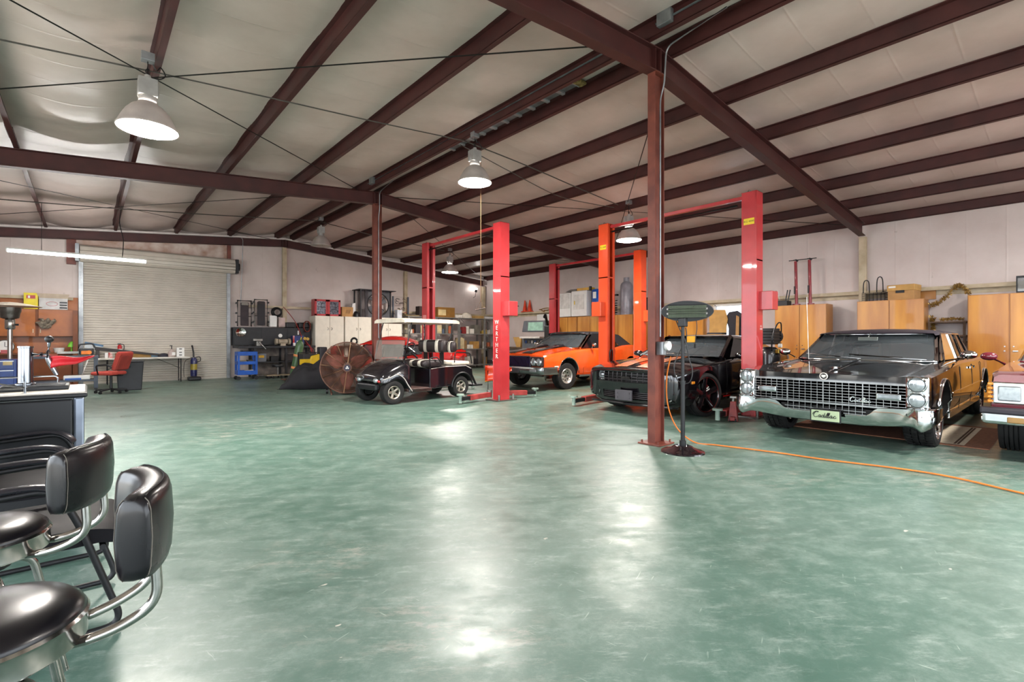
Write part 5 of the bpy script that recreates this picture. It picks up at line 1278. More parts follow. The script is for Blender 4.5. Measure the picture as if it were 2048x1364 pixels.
# red jack between coupe and limousine
jk = thing('floor_jack', 'small red jack stand on the floor between coupe and limousine', 'jack', (7.62, 3.50, 0), R(20))
MB().loft([[(-.09, -.07, 0), (.09, -.07, 0), (.09, .07, 0), (-.09, .07, 0)], [(-.04, -.04, .30), (.05, -.04, .30), (.05, .04, .30), (-.04, .04, .30)]]).build('stand_body', mat('worn_red_paint', '#8a2a26', .5, var=.2), jk, sm=0, bev=.006)
MB().bx(-.16, -.02, -.035, .035, .015, .075).build('foot_lug', mat('worn_red_paint', '#8a2a26', .5), jk, sm=0, bev=.01); MB().cyl((0, 0, .28), (0, 0, .36), .024, n=12).bx(-.05, .05, -.045, .045, .355, .38).build('saddle', STEEL, jk, sm=30)
MB().cyl((-.12, -.05, .02), (-.12, .05, .02), .02, n=10).build('roller', BLK, jk)
# loose red car fender leaning beside the lift, and grey box by the far lift
fd = thing('loose_fender', 'loose orange-red car fender propped behind the golf cart beside red lift post', 'car part', (7.62, 9.30, 0), R(-41))
rows = []
for i in range(10):
    q = i/9; zt = .63-.05*q; zb = .22+.05*math.sin(PI*q)+(.28*max(0, q-.45)/.55); rows.append([(-.32+.66*q, .05*math.sin(PI*j/5)-.06*q, zb+(zt-zb)*j/5) for j in range(6)])
o = MB().grid(rows).build('fender_panel', mat('orange_red_panel', '#e0401c', .22, coat=1.), fd, sm=60); sd = o.modifiers.new('s', 'SOLIDIFY'); sd.thickness = .012
MB().tube([(-.32, 0, .23), (-.1, .01, .26), (.02, 0, .27)], .02, 6).build('bottom_lip', mat('yellow_edge', '#d9a63a', .5), fd)
for x in (-.25, .22): MB().tube([(x, .02, .5), (x, .10, .012), (x, -.1, .012)], .012, 6).build('prop', DARKM, fd)
# ============================================================ along the right wall: plywood cabinets and what stands on them
PLY = mat('varnished_plywood', '#cc8f3a', .36, coat=.25, var=.14, scale=3.4, stretch=(1, 1, .16), col2='#a5651d', detail=8)
PLYD = mat('varnished_plywood_side', '#b57a35', .42, coat=.2, var=.14, scale=2.2, stretch=(1, 1, .22), col2='#9a6426', detail=6)
CARD = mat('cardboard', '#b78a57', .8, var=.1, scale=5); CARD2 = mat('tan_cardboard', '#c69a5a', .8, var=.1)
def ply_cabinet(y0, y1, x0, h, label, doors=2, handle=True):
    t = thing('plywood_cabinet', label, 'cabinet', (x0, y0, 0)); w = y1-y0; dp = .49
    b = MB(); b.bx(.02, dp, 0, w, .08, h); b.bx(.06, dp, .02, w-.02, 0, .08); b.build('carcass', PLYD, t, sm=0)
    for k in range(doors):
        a, e = w*k/doors+.012, w*(k+1)/doors-.012
        d = MB().bx(0, .02, a, e, .10, h-.012).build('door', PLY, t, sm=0, bev=.003, seg=1)
        if handle:
            yy = e-.05 if k < doors/2 else a+.05
            MB().cyl((0, yy, h*.48), (-.03, yy, h*.48), .012, n=10).bx(-.035, -.022, yy-.05*(1 if k == 0 else 0)-.012, yy+.012, h*.48-.01, h*.48+.01).build('handle', CHROME2, d, sm=30)
            MB().cyl((0, yy, h*.52), (-.006, yy, h*.52), .012, n=10).build('lock', CHROME2, d, sm=30)
    return t
ply_cabinet(.24, 1.44, 13.57, 2.17, 'tall orange plywood cabinet at the right edge behind the limousine tail')
ply_cabinet(2.125, 3.34, 13.57, 2.15, 'orange plywood cabinet with a cardboard file box on top')
ply_cabinet(3.965, 5.15, 13.57, 2.14, 'orange plywood cabinet with two tall red stands on top')
ply_cabinet(7.12, 8.32, 13.57, 2.12, 'orange plywood cabinet just left of the bright window')
for k, (a, e, l) in enumerate(((8.34, 9.54, 'orange plywood cabinet under the black plastic bin'), (9.56, 10.76, 'orange plywood cabinet under the tall grey gas cylinder'), (10.78, 11.98, 'orange plywood cabinet under the blue drum and brass latched appliance'), (12.0, 12.9, 'orange plywood cabinet farthest left in the right wall row'))):
    ply_cabinet(a, e, 13.57, 2.10, l, handle=False)
sh = thing('wall_shelf', 'dark plank shelf unit between two orange plywood cabinets', 'shelf', (13.75, 1.47, 0))
for z in (.5, 1.2, 1.33, 1.62): MB().bx(0, .45, 0, .62, z, z+.03).build('shelf_board', mat('dark_weathered_plank', '#5f4b3c', .8, var=.2), sh, sm=0)
for y in (.02, .58): MB().bx(.02, .06, y, y+.04, 0, 1.65).build('upright', mat('dark_weathered_plank', '#5f4b3c', .8, var=.2), sh, sm=0)
# plywood offcut behind the file box, tinsel garland
tag(MB().bx(XW-.05, XW-.02, 2.02, 2.75, 2.16, 2.40).build('plywood_sheet', PLYD, None, sm=0), 'orange plywood offcut against the wall behind file box', 'board')
GOLD = mat('gold_tinsel', '#c9a25a', .35, metal=.5, var=.3, scale=60)
def garland(lbl, pts, r=.055, n=340):
    P = crv(pts, 20); mb = MB(); rnd = random.Random(3)
    mb.tube(P, .012, 5)
    for i in range(n):
        q = rnd.random()*(len(P)-1.001); k = int(q); p = P[k].lerp(P[k+1], q-k)
        d = Vector((rnd.gauss(0, 1), rnd.gauss(0, 1), rnd.gauss(0, 1))).normalized()*r*rnd.uniform(.6, 1.2)
        e = Vector((rnd.gauss(0, 1), rnd.gauss(0, 1), rnd.gauss(0, 1))).normalized()*.012
        mb.add([p, p+d+e, p+d-e], [[0, 1, 2]])
    tag(mb.build('tinsel_garland', GOLD, None, sm=0), lbl, 'garland')
garland('gold tinsel garland draped in a peak on the wall between cabinets', [(14.01, 2.09, 2.02), (14.01, 1.98, 2.05), (14.01, 1.83, 2.18), (14.01, 1.70, 2.36), (14.01, 1.62, 2.42), (14.01, 1.54, 2.36), (14.01, 1.46, 2.22)], .06, 520)
garland('gold tinsel clump hanging low beside the file box cabinet', [(14.01, 2.06, 1.75), (14.01, 2.04, 1.62), (14.01, 2.06, 1.48)], .07, 260)
garland('gold tinsel strip lying on the plank shelf', [(13.9, 1.9, 1.69), (13.95, 1.75, 1.71), (13.95, 1.55, 1.70)], .045, 220)
# file box
fb = thing('file_box', 'cardboard file box with lid and black hand hole on the plywood cabinet', 'box', (13.62, 2.30, 2.15), R(-6))
MB().bx(0, .42, .0, .48, 0, .30).build('box_body', CARD, fb, sm=0, bev=.006); MB().bx(-.012, .43, -.012, .492, .20, .335).build('lid', CARD2, fb, sm=0, bev=.01)
MB().bx(-.015, -.011, .17, .33, .15, .21).build('hand_hole', DARKM, fb, sm=0); MB().bx(-.015, -.011, .33, .46, .27, .31).build('paper_label', WHT, fb, sm=0)
# red high jack stands
for y, l in ((4.72, 'tall red stand with black V top, left of the pair on the plywood cabinet'), (4.40, 'tall red stand with black V top, right of the pair on the plywood cabinet')):
    s = thing('jack_stand', l, 'stand', (13.85, y, 2.14))
    MB().cyl((0, 0, 0), (.02, .03, 1.15), .035, n=14).build('tube', mat('dark_red_paint', '#8e1f2a', .4, coat=.3), s, sm=40)
    MB().cyl((0, 0, 0), (0, 0, .04), .09, n=16).build('foot', mat('dark_red_paint', '#8e1f2a', .4), s, sm=40)
    MB().bar((.02, -.13, 1.18), (.02, .19, 1.18), .03, .02).bar((.02, -.02, 1.15), (.02, .03, 1.19), .05, .04).bar((-.1, .03, 1.17), (.14, .03, 1.20), .03, .02).build('v_top', DARKM, s, sm=0)
    MB().bx(-.05, -.03, .02, .05, .3, .5).build('lock_handle', DARKM, s, sm=0)
def wire_basket(lbl, x, y, z, w, h, hoops=((.1, .35), (.4, .32))):
    t = thing('wire_basket', lbl, 'basket', (x, y, z)); b = MB()
    for k in range(6):
        zz = h*k/5; b.tube([(0, 0, zz), (.3, 0, zz), (.3, w, zz), (0, w, zz)], .006, 5, closed=True)
    for k in range(7): yy = w*k/6; b.tube([(0, yy, h), (0, yy, .004), (.3, yy, .004), (.3, yy, h)], .004, 4)
    b.build('wire_body', DARKM, t, sm=0)
    for yy, hh in hoops: MB().tube(crv([(.1, yy-.06, h), (.1, yy-.05, h+hh*.8), (.1, yy, h+hh), (.1, yy+.05, h+hh*.8), (.1, yy+.06, h)], 5), .011, 6).build('hoop', DARKM, t)
    return t
wire_basket('black wire basket with upright hoops beside file box', 13.7, 2.83, 2.15, .44, .20, ((.12, .36), (.38, .30)))
hd_ = thing('seat_bracket', 'black metal bracket with raised arms on the plywood cabinet beside the stands', 'bracket', (13.72, 4.92, 2.14))
MB().bx(0, .3, -.02, .22, 0, .14).build('box_base', DARKM, hd_, sm=0, bev=.01)
for y in (.0, .06): MB().tube([(.1, y, .1), (.12, y-.05, .42)], .016, 6).build('arm', DARKM, hd_)
MB().tube(fillet([(.2, .18, .0), (.2, .30, .42), (.2, .36, .42), (.2, .26, .0)], .03), .007, 5).build('wire_loop', STEEL, hd_)
lt = thing('lantern', 'black lantern with glass sides on the right-hand plywood cabinet', 'lantern', (13.72, .66, 2.17))
MB().bx(-.09, .09, -.09, .09, 0, .03).bx(-.09, .09, -.09, .09, .30, .33).build('frame', DARKM, lt, sm=0)
for a in (-.08, .08):
    for b_ in (-.08, .08): MB().bx(a-.01, a+.01, b_-.01, b_+.01, .03, .30).build('corner_post', DARKM, lt, sm=0)
MB().bx(-.07, .07, -.07, .07, .03, .30).build('glass', glass_mat('clear_pane', '#d9dde0', .15), lt, sm=0)
# things leaning in the bright window
def leaner(name, lbl, cat, pts, x, th, m):
    tag(MB().prism(pts, x, x+th, 'x').build(name, m, None, sm=0, bev=.004, seg=1), lbl, cat)
leaner('cardboard_panel', 'tan cardboard cut-out panel leaning in front of the window', 'cardboard', [(7.14, .02), (6.59, .02), (6.57, 1.62), (6.53, 1.85), (6.61, 2.12), (7.13, 2.14), (7.07, 1.8)], 13.86, .03, CARD2)
leaner('car_panel', 'black arched car panel leaning beside the cardboard at the window', 'car part', [(6.55, .02), (6.19, .02), (6.17, 2.0), (6.29, 2.08), (6.52, 2.05), (6.62, 1.9), (6.53, 1.6)], 13.92, .05, mat('dark_plastic_panel', '#26262e', .5))
leaner('trim_panel', 'narrow tan trim panel leaning among the black panels', 'car part', [(6.33, .02), (6.22, .02), (6.19, 1.9), (6.27, 1.95)], 13.82, .03, CARD)
leaner('door_card', 'brown door card leaning at the right side of the window', 'car part', [(6.13, .02), (5.89, .02), (5.95, 1.35), (6.07, 1.75)], 13.95, .04, mat('brown_door_card', '#6b4a36', .7))
tag(MB().bx(13.45, 13.75, 6.50, 6.95, .0, 1.46).build('dark_case', mat('dark_grey_case', '#33343a', .5), None, sm=0, bev=.02), 'tall dark grey case standing under the cardboard panel', 'case')
# on the far cabinets
dr = thing('clothes_dryer', 'white appliance with a square door and brass latch on the far plywood cabinets', 'appliance', (13.52, 11.49, 2.10))
MB().bx(0, .52, 0, .74, .01, .94).build('cabinet_body', WHT, dr, sm=0, bev=.02)
d = MB().bx(-.012, .004, .12, .62, .26, .80).build('door', mat('appliance_door', '#d6d3ce', .35), dr, sm=0, bev=.012); MB().bx(-.025, -.01, .54, .58, .44, .58).build('latch', mat('brass', '#b59a4a', .35, metal=.9), d, sm=0)
w2 = thing('white_cabinet', 'white box appliance left of the one with brass latch, half behind a red post', 'appliance', (13.52, 12.26, 2.10))
MB().bx(0, .52, 0, .64, .01, .90).build('cabinet_body', WHT, w2, sm=0, bev=.02); MB().bx(-.012, .004, .05, .58, .32, .86).build('door', mat('appliance_door', '#d6d3ce', .35), w2, sm=0, bev=.012)
yt = thing('yellow_ramp', 'yellow flat steel tool lying on the white appliance', 'tool', (13.65, 11.45, 3.05)); 
MB().bx(0, .3, 0, .62, 0, .10).build('tray', mat('yellow_paint', '#d9a514', .4), yt, sm=0, bev=.01); MB().bx(-.01, .05, -.05, .03, .0, .13).build('end_bracket', DARKM, yt, sm=0)
tag(MB().loft([[(13.6, 12.07, 3.045), (13.95, 12.07, 3.045), (13.95, 12.6, 3.045), (13.6, 12.6, 3.045)], [(13.65, 12.1, 3.13), (13.9, 12.1, 3.13), (13.9, 12.4, 3.13), (13.65, 12.4, 3.13)]]).build('grey_cover', mat('grey_plastic', '#7d7873', .6), None, sm=0, bev=.01), 'grey plastic cover lying on the white appliance', 'cover')
bd = thing('blue_drum', 'blue steel drum on the far plywood cabinets', 'drum', (13.80, 11.16, 2.10)); MB().lathe([(0, 0), (.24, 0), (.25, .02), (.25, .3), (.258, .31), (.25, .32), (.25, .6), (.258, .61), (.25, .62), (.25, .93), (.24, .95), (0, .95)], n=28).build('shell', mat('blue_drum_paint', '#1f55a8', .35, coat=.3), bd, sm=40)
MB().bx(-.256, -.24, -.08, .06, .62, .85).build('drum_label', WHT, bd, sm=0)
gc = thing('gas_cylinder', 'tall grey propane cylinder on the far plywood cabinets', 'gas cylinder', (13.80, 9.97, 2.10))
MB().lathe([(0, .03), (.19, .03), (.195, .0), (.2, .0), (.2, .06), (.205, .08), (.205, .98), (.18, 1.06), (.11, 1.12), (0, 1.13)], n=28).build('tank', mat('grey_tank_paint', '#8f8a92', .3, coat=.3), gc, sm=40)
MB().lathe([(.09, 1.11), (.10, 1.11), (.10, 1.26), (.09, 1.26)], n=20, arc=.8).build('collar', mat('grey_tank_paint', '#8f8a92', .3), gc, sm=40); MB().cyl((0, 0, 1.12), (0, 0, 1.24), .03, n=12).build('valve', mat('brass', '#b59a4a', .35, metal=.9), gc)
sp_ = thing('strut_assembly', 'black coil spring and strut pile left of the grey gas cylinder', 'car part', (13.70, 10.40, 2.10))
MB().tube([(.1*math.cos(a), .1*math.sin(a), .02+a*.013) for a in [i*.4 for i in range(95)]], .014, 6).build('coil_spring', DARKM, sp_); MB().cyl((0, 0, 0), (0, .02, .95), .03, n=12).build('strut_rod', STEEL, sp_, sm=40); MB().bx(-.06, .06, -.14, .12, .66, .72).build('bracket', DARKM, sp_, sm=0, bev=.01)
sl = thing('strap_bundle', 'yellow lifting strap hanging down the orange cabinet by the right red post', 'strap', (13.52, 8.60, 0)); MB().bx(0, .025, -.06, .06, .5, 1.95).build('webbing', mat('yellow_webbing', '#d8ad14', .7), sl, sm=0); MB().bx(-.01, .035, -.05, .05, 1.95, 2.12).build('buckle', DARKM, sl, sm=0)
tag(MB().bx(13.6, 14.0, 8.85, 9.25, 2.10, 2.62).build('black_bin', BLK, None, sm=0, bev=.02), 'black plastic bin on the plywood cabinet behind the right red post', 'bin')
# fire-red cones and coil of rope on the girt
for y, x, l in ((15.42, 14.12, 'orange traffic cone stack nearest the camera on the wall rail'), (15.14, 14.14, 'orange traffic cone further right on the wall rail')):
    c = thing('traffic_cone', l, 'cone', (x, y, 2.432)); CO = mat('orange_cone', '#e0421c', .5)
    MB().bx(-.11, .11, -.14, .14, 0, .035).build('base', CO, c, sm=0, bev=.008); MB().lathe([(.10, .03), (.02, .5), (.012, .5)], n=20).build('body', CO, c, sm=40)
    for zz in (.16, .22): MB().lathe([(.086-.17*(zz-.1)*.9+.012, zz), (.07-.17*(zz-.1)*.9+.012, zz+.03)], n=20).build('rim', CO, c)
tag(MB().tube([(14.06+.02*math.sin(a*3), 14.2+.22*math.cos(a)+.12*math.sin(2*a), 2.47+.05*math.sin(a)+.02*math.cos(3*a)) for a in [i*.15 for i in range(84)]], .02, 6).build('rope_coil', mat('brown_rope', '#8a6a3c', .9), None, sm=60), 'brown rope coil lying on the wall rail right of the cones', 'rope')
# wheel alignment machine with a glowing screen and white board behind, near the corner
am = thing('diagnostic_machine', 'grey workshop test machine with screen and keyboard behind the orange convertible', 'machine', (12.9, 12.95, 0), R(8))
GRY = mat('dark_grey_machine', '#4b4e54', .45)
MB().bx(0, .6, 0, 1.15, .05, 1.35).build('cabinet_body', GRY, am, sm=0, bev=.03); MB().bx(-.25, .05, .08, 1.07, 1.30, 1.37).build('keyboard_tray', mat('pale_grey_plastic', '#b9b3ad', .5), am, sm=0, bev=.01)
h = MB().loft([[(.0, .0, 1.55), (.0, 1.15, 1.55), (.5, 1.15, 1.55), (.5, .0, 1.55)], [(.05, .05, 1.98), (.05, 1.1, 1.98), (.5, 1.1, 1.98), (.5, .05, 1.98)]]).build('hood', GRY, am, sm=0, bev=.02)
MB().grid([[(-.004, .12, 1.60), (-.004, .85, 1.60)], [(.03, .14, 1.92), (.03, .85, 1.92)]]).build('screen', mat('dim_green_screen', '#8fb3a2', .2), h, sm=0)
for k in range(6): MB().bx(-.02, .0, .15+k*.15, .22+k*.15, 1.12, 1.22).build('front_gauge', [WHT, STEEL, mat('blue_label', '#3b5f9f', .5)][k % 3], am, sm=0)
am2 = thing('tyre_machine', 'black tyre changing machine with covered column behind the orange hood', 'machine', (12.0, 12.2, 0))
MB().bx(-.4, .4, -.4, .4, 0, .75).build('base', BLK, am2, sm=0, bev=.03); MB().bx(.2, .4, -.12, .12, .75, 1.75).build('column', BLK, am2, sm=0, bev=.02); MB().lathe([(0, .75), (.32, .75), (.34, .85), (.28, 1.05), (0, 1.12)], n=20).build('covered_turntable', mat('black_sheet', '#1d1c20', .7), am2, sm=60)
MB().tube(crv([(.3, 0, 1.7), (.1, -.1, 1.95), (-.1, -.25, 2.1), (-.2, -.3, 2.02)], 5), .05, 8).build('arm', BLK, am2)
tag(MB().bx(14.19, 14.22, 13.1, 14.75, 1.6, 2.3).build('white_board', WHT, None, sm=0), 'white wall panel behind the grey test machine', 'panel')
bn = thing('wall_bench', 'low dark bench along the right wall corner', 'bench', (13.6, 15.0, 0)); MB().bx(0, .6, 0, 2.6, .88, .94).build('bench_top', mat('dark_weathered_plank', '#5f4b3c', .8), bn, sm=0)
for y in (.05, 2.5): MB().bx(.05, .12, y, y+.07, 0, .88).build('leg', DARKM, bn, sm=0)
fn_ = thing('drain_pan', 'tan wooden tapered funnel box on the corner bench', 'box', (13.75, 15.35, .94)); MB().loft([[(-.07, -.12, 0), (.07, -.12, 0), (.07, .12, 0), (-.07, .12, 0)], [(-.14, -.26, .42), (.14, -.26, .42), (.14, .26, .42), (-.14, .26, .42)]]).build('tapered_sides', CARD2, fn_, sm=0, bev=.006)

# ============================================================ back wall: dark workbench area right of the roll-up door
BENCH = mat('black_bench_metal', '#27272b', .5, var=.2, scale=4)
wc = thing('wall_cabinet', 'long black metal wall cabinet over the workbench', 'cabinet', (3.60, 17.95, 1.07))
MB().bx(0, 2.45, 0, .40, 0, .60).build('carcass', BENCH, wc, sm=0, bev=.006)
for k in range(3): MB().bx(.01+k*.815, .80+k*.815, -.012, .0, .02, .58).build('door', BENCH, wc, sm=0, bev=.004)
MB().bx(1.98, 2.03, -.02, -.01, .36, .50).build('paper_note', WHT, wc, sm=0)
wb = thing('workbench', 'black steel workbench with lower shelf beside the roll-up door', 'workbench', (3.62, 17.40, 0))
MB().bx(0, 2.4, 0, .85, .98, 1.05).build('bench_top', BENCH, wb, sm=0, bev=.005); MB().bx(.55, 2.35, .1, .8, .50, .53).build('lower_shelf', BENCH, wb, sm=0)
for x in (.50, 1.45, 2.33):
    for y in (.06, .76): MB().bx(x-.035, x+.035, y, y+.06, 0, .98).build('leg', BENCH, wb, sm=0)
MB().bx(.5, 2.35, .78, .80, .05, .98).build('back_panel', mat('pale_dirty_panel', '#8c8078', .7, var=.25), wb, sm=0)
def lampy(): pass
rl = thing('round_mirror', 'round chrome lamp reflector on the front of black wall cabinet', 'reflector', (3.78, 17.90, 1.50)); MB().lathe([(0, -.01), (.08, -.03), (.145, -.05), (.15, -.04)], ax='y', n=28).build('dish', CHROME, rl, sm=60); MB().sph((0, -.03, 0), .03).build('bulb', WHT, rl)
vs = thing('bench_vise', 'grey bench vise with long handle on the black workbench', 'vise', (4.22, 17.5, 1.05)); MB().bx(-.07, .07, -.05, .15, 0, .16).bx(-.16, .12, -.03, .05, .16, .24).build('vise_body', STEEL, vs, sm=0, bev=.01); MB().cyl((0, -.08, .14), (.16, -.30, -.10), .016, n=8).build('handle', CHROME2, vs)
gr_ = thing('bench_grinder', 'pale bench grinder with two wheels on the black workbench', 'grinder', (4.98, 17.55, 1.05)); GP = mat('dirty_cream_metal', '#b4a58f', .5, var=.2)
MB().cyl((-.14, 0, .14), (.14, 0, .14), .085, n=18).bx(-.08, .08, -.06, .06, 0, .08).build('motor', GP, gr_, sm=40)
for s in (-1, 1): MB().cyl((s*.17, 0, .14), (s*.24, 0, .14), .105, n=20).build('wheel_guard', GP, gr_, sm=40)
MB().lathe([(0, -.01), (.06, 0), (.065, .02)], (-.1, -.1, .34), 'y', 18).build('work_lamp', WHT, gr_)
bxb = thing('blue_box', 'blue and red printed cardboard box on the black workbench', 'box', (5.28, 17.45, 1.05)); MB().bx(0, .36, 0, .25, 0, .34).build('carton', mat('blue_print_box', '#2a3a78', .5, var=.15), bxb, sm=0); MB().bx(.12, .28, -.004, 0, .03, .17).build('white_label', WHT, bxb, sm=0); MB().bx(-.004, .05, -.003, .0, 0, .34).build('red_edge', REDL, bxb, sm=0)
tag(MB().bx(4.20, 4.47, 17.55, 17.8, .53, .80).build('grey_case', mat('grey_tool_case', '#6c7078', .5), None, sm=0, bev=.01), 'grey tool case on the workbench lower shelf, left end', 'case')['label']
yl = tag(MB().bx(4.24, 4.40, 17.545, 17.55, .66, .74).build('case_label', mat('yellow_label', '#d8a51f', .5), bpy.data.objects['grey_case'], sm=0))
tag(MB().bx(4.62, 4.85, 17.55, 17.8, .53, .70).build('black_case', BLK, None, sm=0, bev=.01), 'small black case in the middle of the workbench lower shelf', 'case')
tag(MB().bx(5.10, 5.48, 17.5, 17.8, .53, .76).build('drill_case', mat('black_red_case', '#2a2224', .5), None, sm=0, bev=.015), 'wide black tool case at the right end of the workbench lower shelf', 'case')
for i, (x, l) in enumerate(((5.42, 'white jar left of the two on the bench end'), (5.62, 'white jar right of the two on the bench end'))):
    tag(MB().cyl((x, 17.25, .88), (x, 17.25, .98), .045, n=14).build('jar', WHT, bpy.data.objects['workbench'], sm=40, loc=(-3.62, -17.4, 0)) if False else MB().cyl((x-.1, 17.44, 1.05), (x-.1, 17.44, 1.15), .04, n=14).build('jar', WHT, None, sm=40), l, 'jar')
# rolling stool and creeper under the bench
rs2 = thing('mechanic_stool', 'low black rolling stool under the workbench', 'stool', (4.72, 17.15, 0)); MB().lathe([(0, .36), (.17, .36), (.185, .40), (.17, .44), (0, .45)], n=24).build('seat', BLK, rs2, sm=50); MB().cyl((0, 0, .1), (0, 0, .37), .025, n=10).build('post', STEEL, rs2)
for k in range(5):
    a = 2*PI*k/5; MB().bar((0, 0, .10), (.22*math.cos(a), .22*math.sin(a), .07), .04, .03).sph((.22*math.cos(a), .22*math.sin(a), .03), .03).build('caster_leg', DARKM, rs2)
cp_ = thing('floor_creeper', 'pale wooden creeper board on the floor under the workbench', 'creeper', (4.35, 17.2, 0)); MB().bx(0, .95, -.2, .2, .08, .11).build('board', mat('dirty_pale_wood', '#8f8068', .7), cp_, sm=0)
for x in (.08, .87):
    for y in (-.15, .15): MB().cyl((x, y-.012, .04), (x, y+.012, .04), .04, n=12).build('wheel', BLK, cp_)
# creepers hanging on the wall
def creeper(lbl, x0, x1, z0, z1, m, pad, rail):
    t = thing('hanging_creeper', lbl, 'creeper', (x0, 18.10, z0)); w = x1-x0; h = z1-z0
    for x in (0, w): MB().tube([(x, 0, 0), (x, 0, h)], .018, 7).build('side_rail', rail, t)
    MB().tube([(0, 0, h-.02), (w, 0, h-.02)], .02, 7).build('top_rail', rail, t); MB().tube([(0, 0, h*.38), (w, 0, h*.38)], .014, 6).build('cross_rail', rail, t)
    MB().bx(w*.2, w*.8, -.05, -.01, .02, h*.9).build('pad', pad, t, sm=0, bev=.015)
    MB().bx(w*.25, w*.75, -.08, -.05, h*.80, h*.92).build('headrest', m, t, sm=0, bev=.02)
    for x in (-.03, w+.03):
        for q in (.15, .5, .88): MB().cyl((x, -.03, h*q), (x, .03, h*q), .03, n=12).build('caster', BLK, t)
creeper('black mechanic creeper hanging on the wall right beside the roll-up door', 3.73, 4.14, 1.70, 2.57, mat('grey_headrest', '#8f877e', .6), mat('worn_black_pad', '#3a2e33', .6, var=.25), DARKM)
creeper('grey framed mechanic creeper hanging on the wall, second from the door', 4.24, 4.64, 1.72, 2.63, mat('worn_black_pad', '#3a2e33', .6), mat('black_pad', '#29252a', .6), STEEL)
tag(MB().tube([(4.93+.17*math.cos(a)*(1-.012*a), 18.1-.004*a, 2.20+.17*math.sin(a)*(1-.012*a)) for a in [i*.25 for i in range(130)]], .02, 6).build('hose_coil', BLK, None, sm=60), 'black hose coil hanging on the wall right of the creepers', 'hose')
tag(MB().bx(4.70, 4.92, 18.0, 18.15, 1.70, 2.08).build('folded_board', WHT, None, sm=0, bev=.005), 'white folded panel standing on the black wall cabinet', 'panel')
tag(MB().bx(5.0, 5.2, 18.05, 18.15, 1.70, 2.02).build('pink_board', mat('pale_pink_board', '#cbb3ad', .7), None, sm=0), 'pale pink board standing right of the white panel', 'board')
for x, w_, l in ((5.20, .3, 'black tool bag on the wall cabinet, left'), (5.62, .42, 'black storage tote on the wall cabinet, right end')):
    tag(MB().bx(x, x+w_, 17.9, 18.2, 1.67, 1.86).build('tool_bag', BLK, None, sm=0, bev=.03), l, 'bag')
# blue service cart
sc_ = thing('service_cart', 'blue three-tier plastic service cart beside the roll-up door', 'cart', (3.78, 17.15, 0)); BLU = mat('blue_cart_plastic', '#1656b4', .4)
for z, h in ((.16, .13), (.48, .10), (.76, .12)):
    s = MB(); s.bx(-.27, .27, -.2, .2, z, z+.02); s.bx(-.27, .27, -.21, -.19, z, z+h); s.bx(-.27, .27, .19, .21, z, z+h); s.bx(-.28, -.26, -.21, .21, z, z+h); s.bx(.26, .28, -.21, .21, z, z+h); s.build('tray', BLU, sc_, sm=0, bev=.006)
for x in (-.25, .25):
    for y in (-.19, .19):
        MB().bx(x-.03, x+.03, y-.025, y+.025, .16, .86).build('corner_post', BLU, sc_, sm=0, bev=.006); MB().cyl((x, y-.02, .06), (x, y+.02, .06), .06, n=14).build('caster', BLK, sc_)
def items(prefix, spots, cat, group_lbl):
    for (x, y, z, w, d, h, col, lbl) in spots:
        tag(MB().bx(x-w/2, x+w/2, y-d/2, y+d/2, z, z+h).build(prefix, mat('item_'+col.lstrip('#'), col, .6), None, sm=0, bev=.006), lbl, cat)
items('rag_box', [(3.68, 17.15, .50, .2, .2, .1, '#8d7f52', 'small olive box on the middle tray of blue cart'), (3.86, 17.15, .18, .22, .2, .12, '#d8d0c6', 'pale box on the bottom tray of blue cart'), (3.88, 17.15, .50, .16, .2, .12, '#3a3634', 'dark box on the middle tray of blue cart')], 'box', '')
wire_basket('small black wire basket on top of the blue service cart', 3.65, 17.00, .78, .3, .14, ())
# oxygen bottle on a hand cart, leaning
ox = thing('oxygen_cylinder', 'green gas cylinder with orange straps leaning on its welding cart', 'gas cylinder', (4.80, 15.85, .06)); ox.rotation_euler = (R(6), R(9), 0)
GRN = mat('green_cylinder', '#4a6b44', .4, coat=.2, var=.12)
MB().lathe([(0, 0), (.115, 0), (.118, .02), (.118, 1.02), (.10, 1.12), (.05, 1.2), (.03, 1.22), (0, 1.22)], n=28).build('tank', GRN, ox, sm=50)
for z in (.34, .72): MB().lathe([(.12, z-.035), (.124, z-.03), (.124, z+.03), (.12, z+.035)], n=28).build('strap', mat('orange_strap', '#e8955a', .6), ox, sm=40)
MB().cyl((0, 0, 1.2), (0, 0, 1.30), .02, n=10).build('valve', mat('brass', '#b59a4a', .35, metal=.9), ox)
for s in (0, 1): MB().cyl((.08+.09*s, -.06, 1.28), (.08+.09*s, -.10, 1.28), .045, n=16).build('regulator_gauge', mat('gold_gauge', '#d8b45a', .4, metal=.4), ox)
wcart = thing('welding_cart', 'rusty steel welding cart with hoses behind the green cylinder', 'cart', (5.15, 15.98, 0)); RS = mat('rusty_steel', '#6a4a3a', .7, var=.25)
MB().bx(-.62, .25, -.3, .22, .02, .045).build('base_plate', RS, wcart, sm=0)
for x in (-.1, .2): MB().tube([(x, .1, .04), (x+.1, .14, 1.3)], .016, 6).build('upright', RS, wcart)
for k in range(3): MB().tube(crv([(.05, 0, 1.25-k*.05), (.22+.03*k, -.08, .9), (.16, -.05, .5), (.28, -.02+.03*k, .75), (.2, .05, 1.1)], 6), .011, 6).build('gas_hose', [mat('red_hose', '#a8262a', .5), BLK, mat('red_hose', '#a8262a', .5)][k], wcart)
MB().cyl((.30, .0, .1), (.30, .0, .85), .09, n=18).build('acetylene_tank', mat('dark_tank', '#3b2a2c', .5), wcart, sm=40)
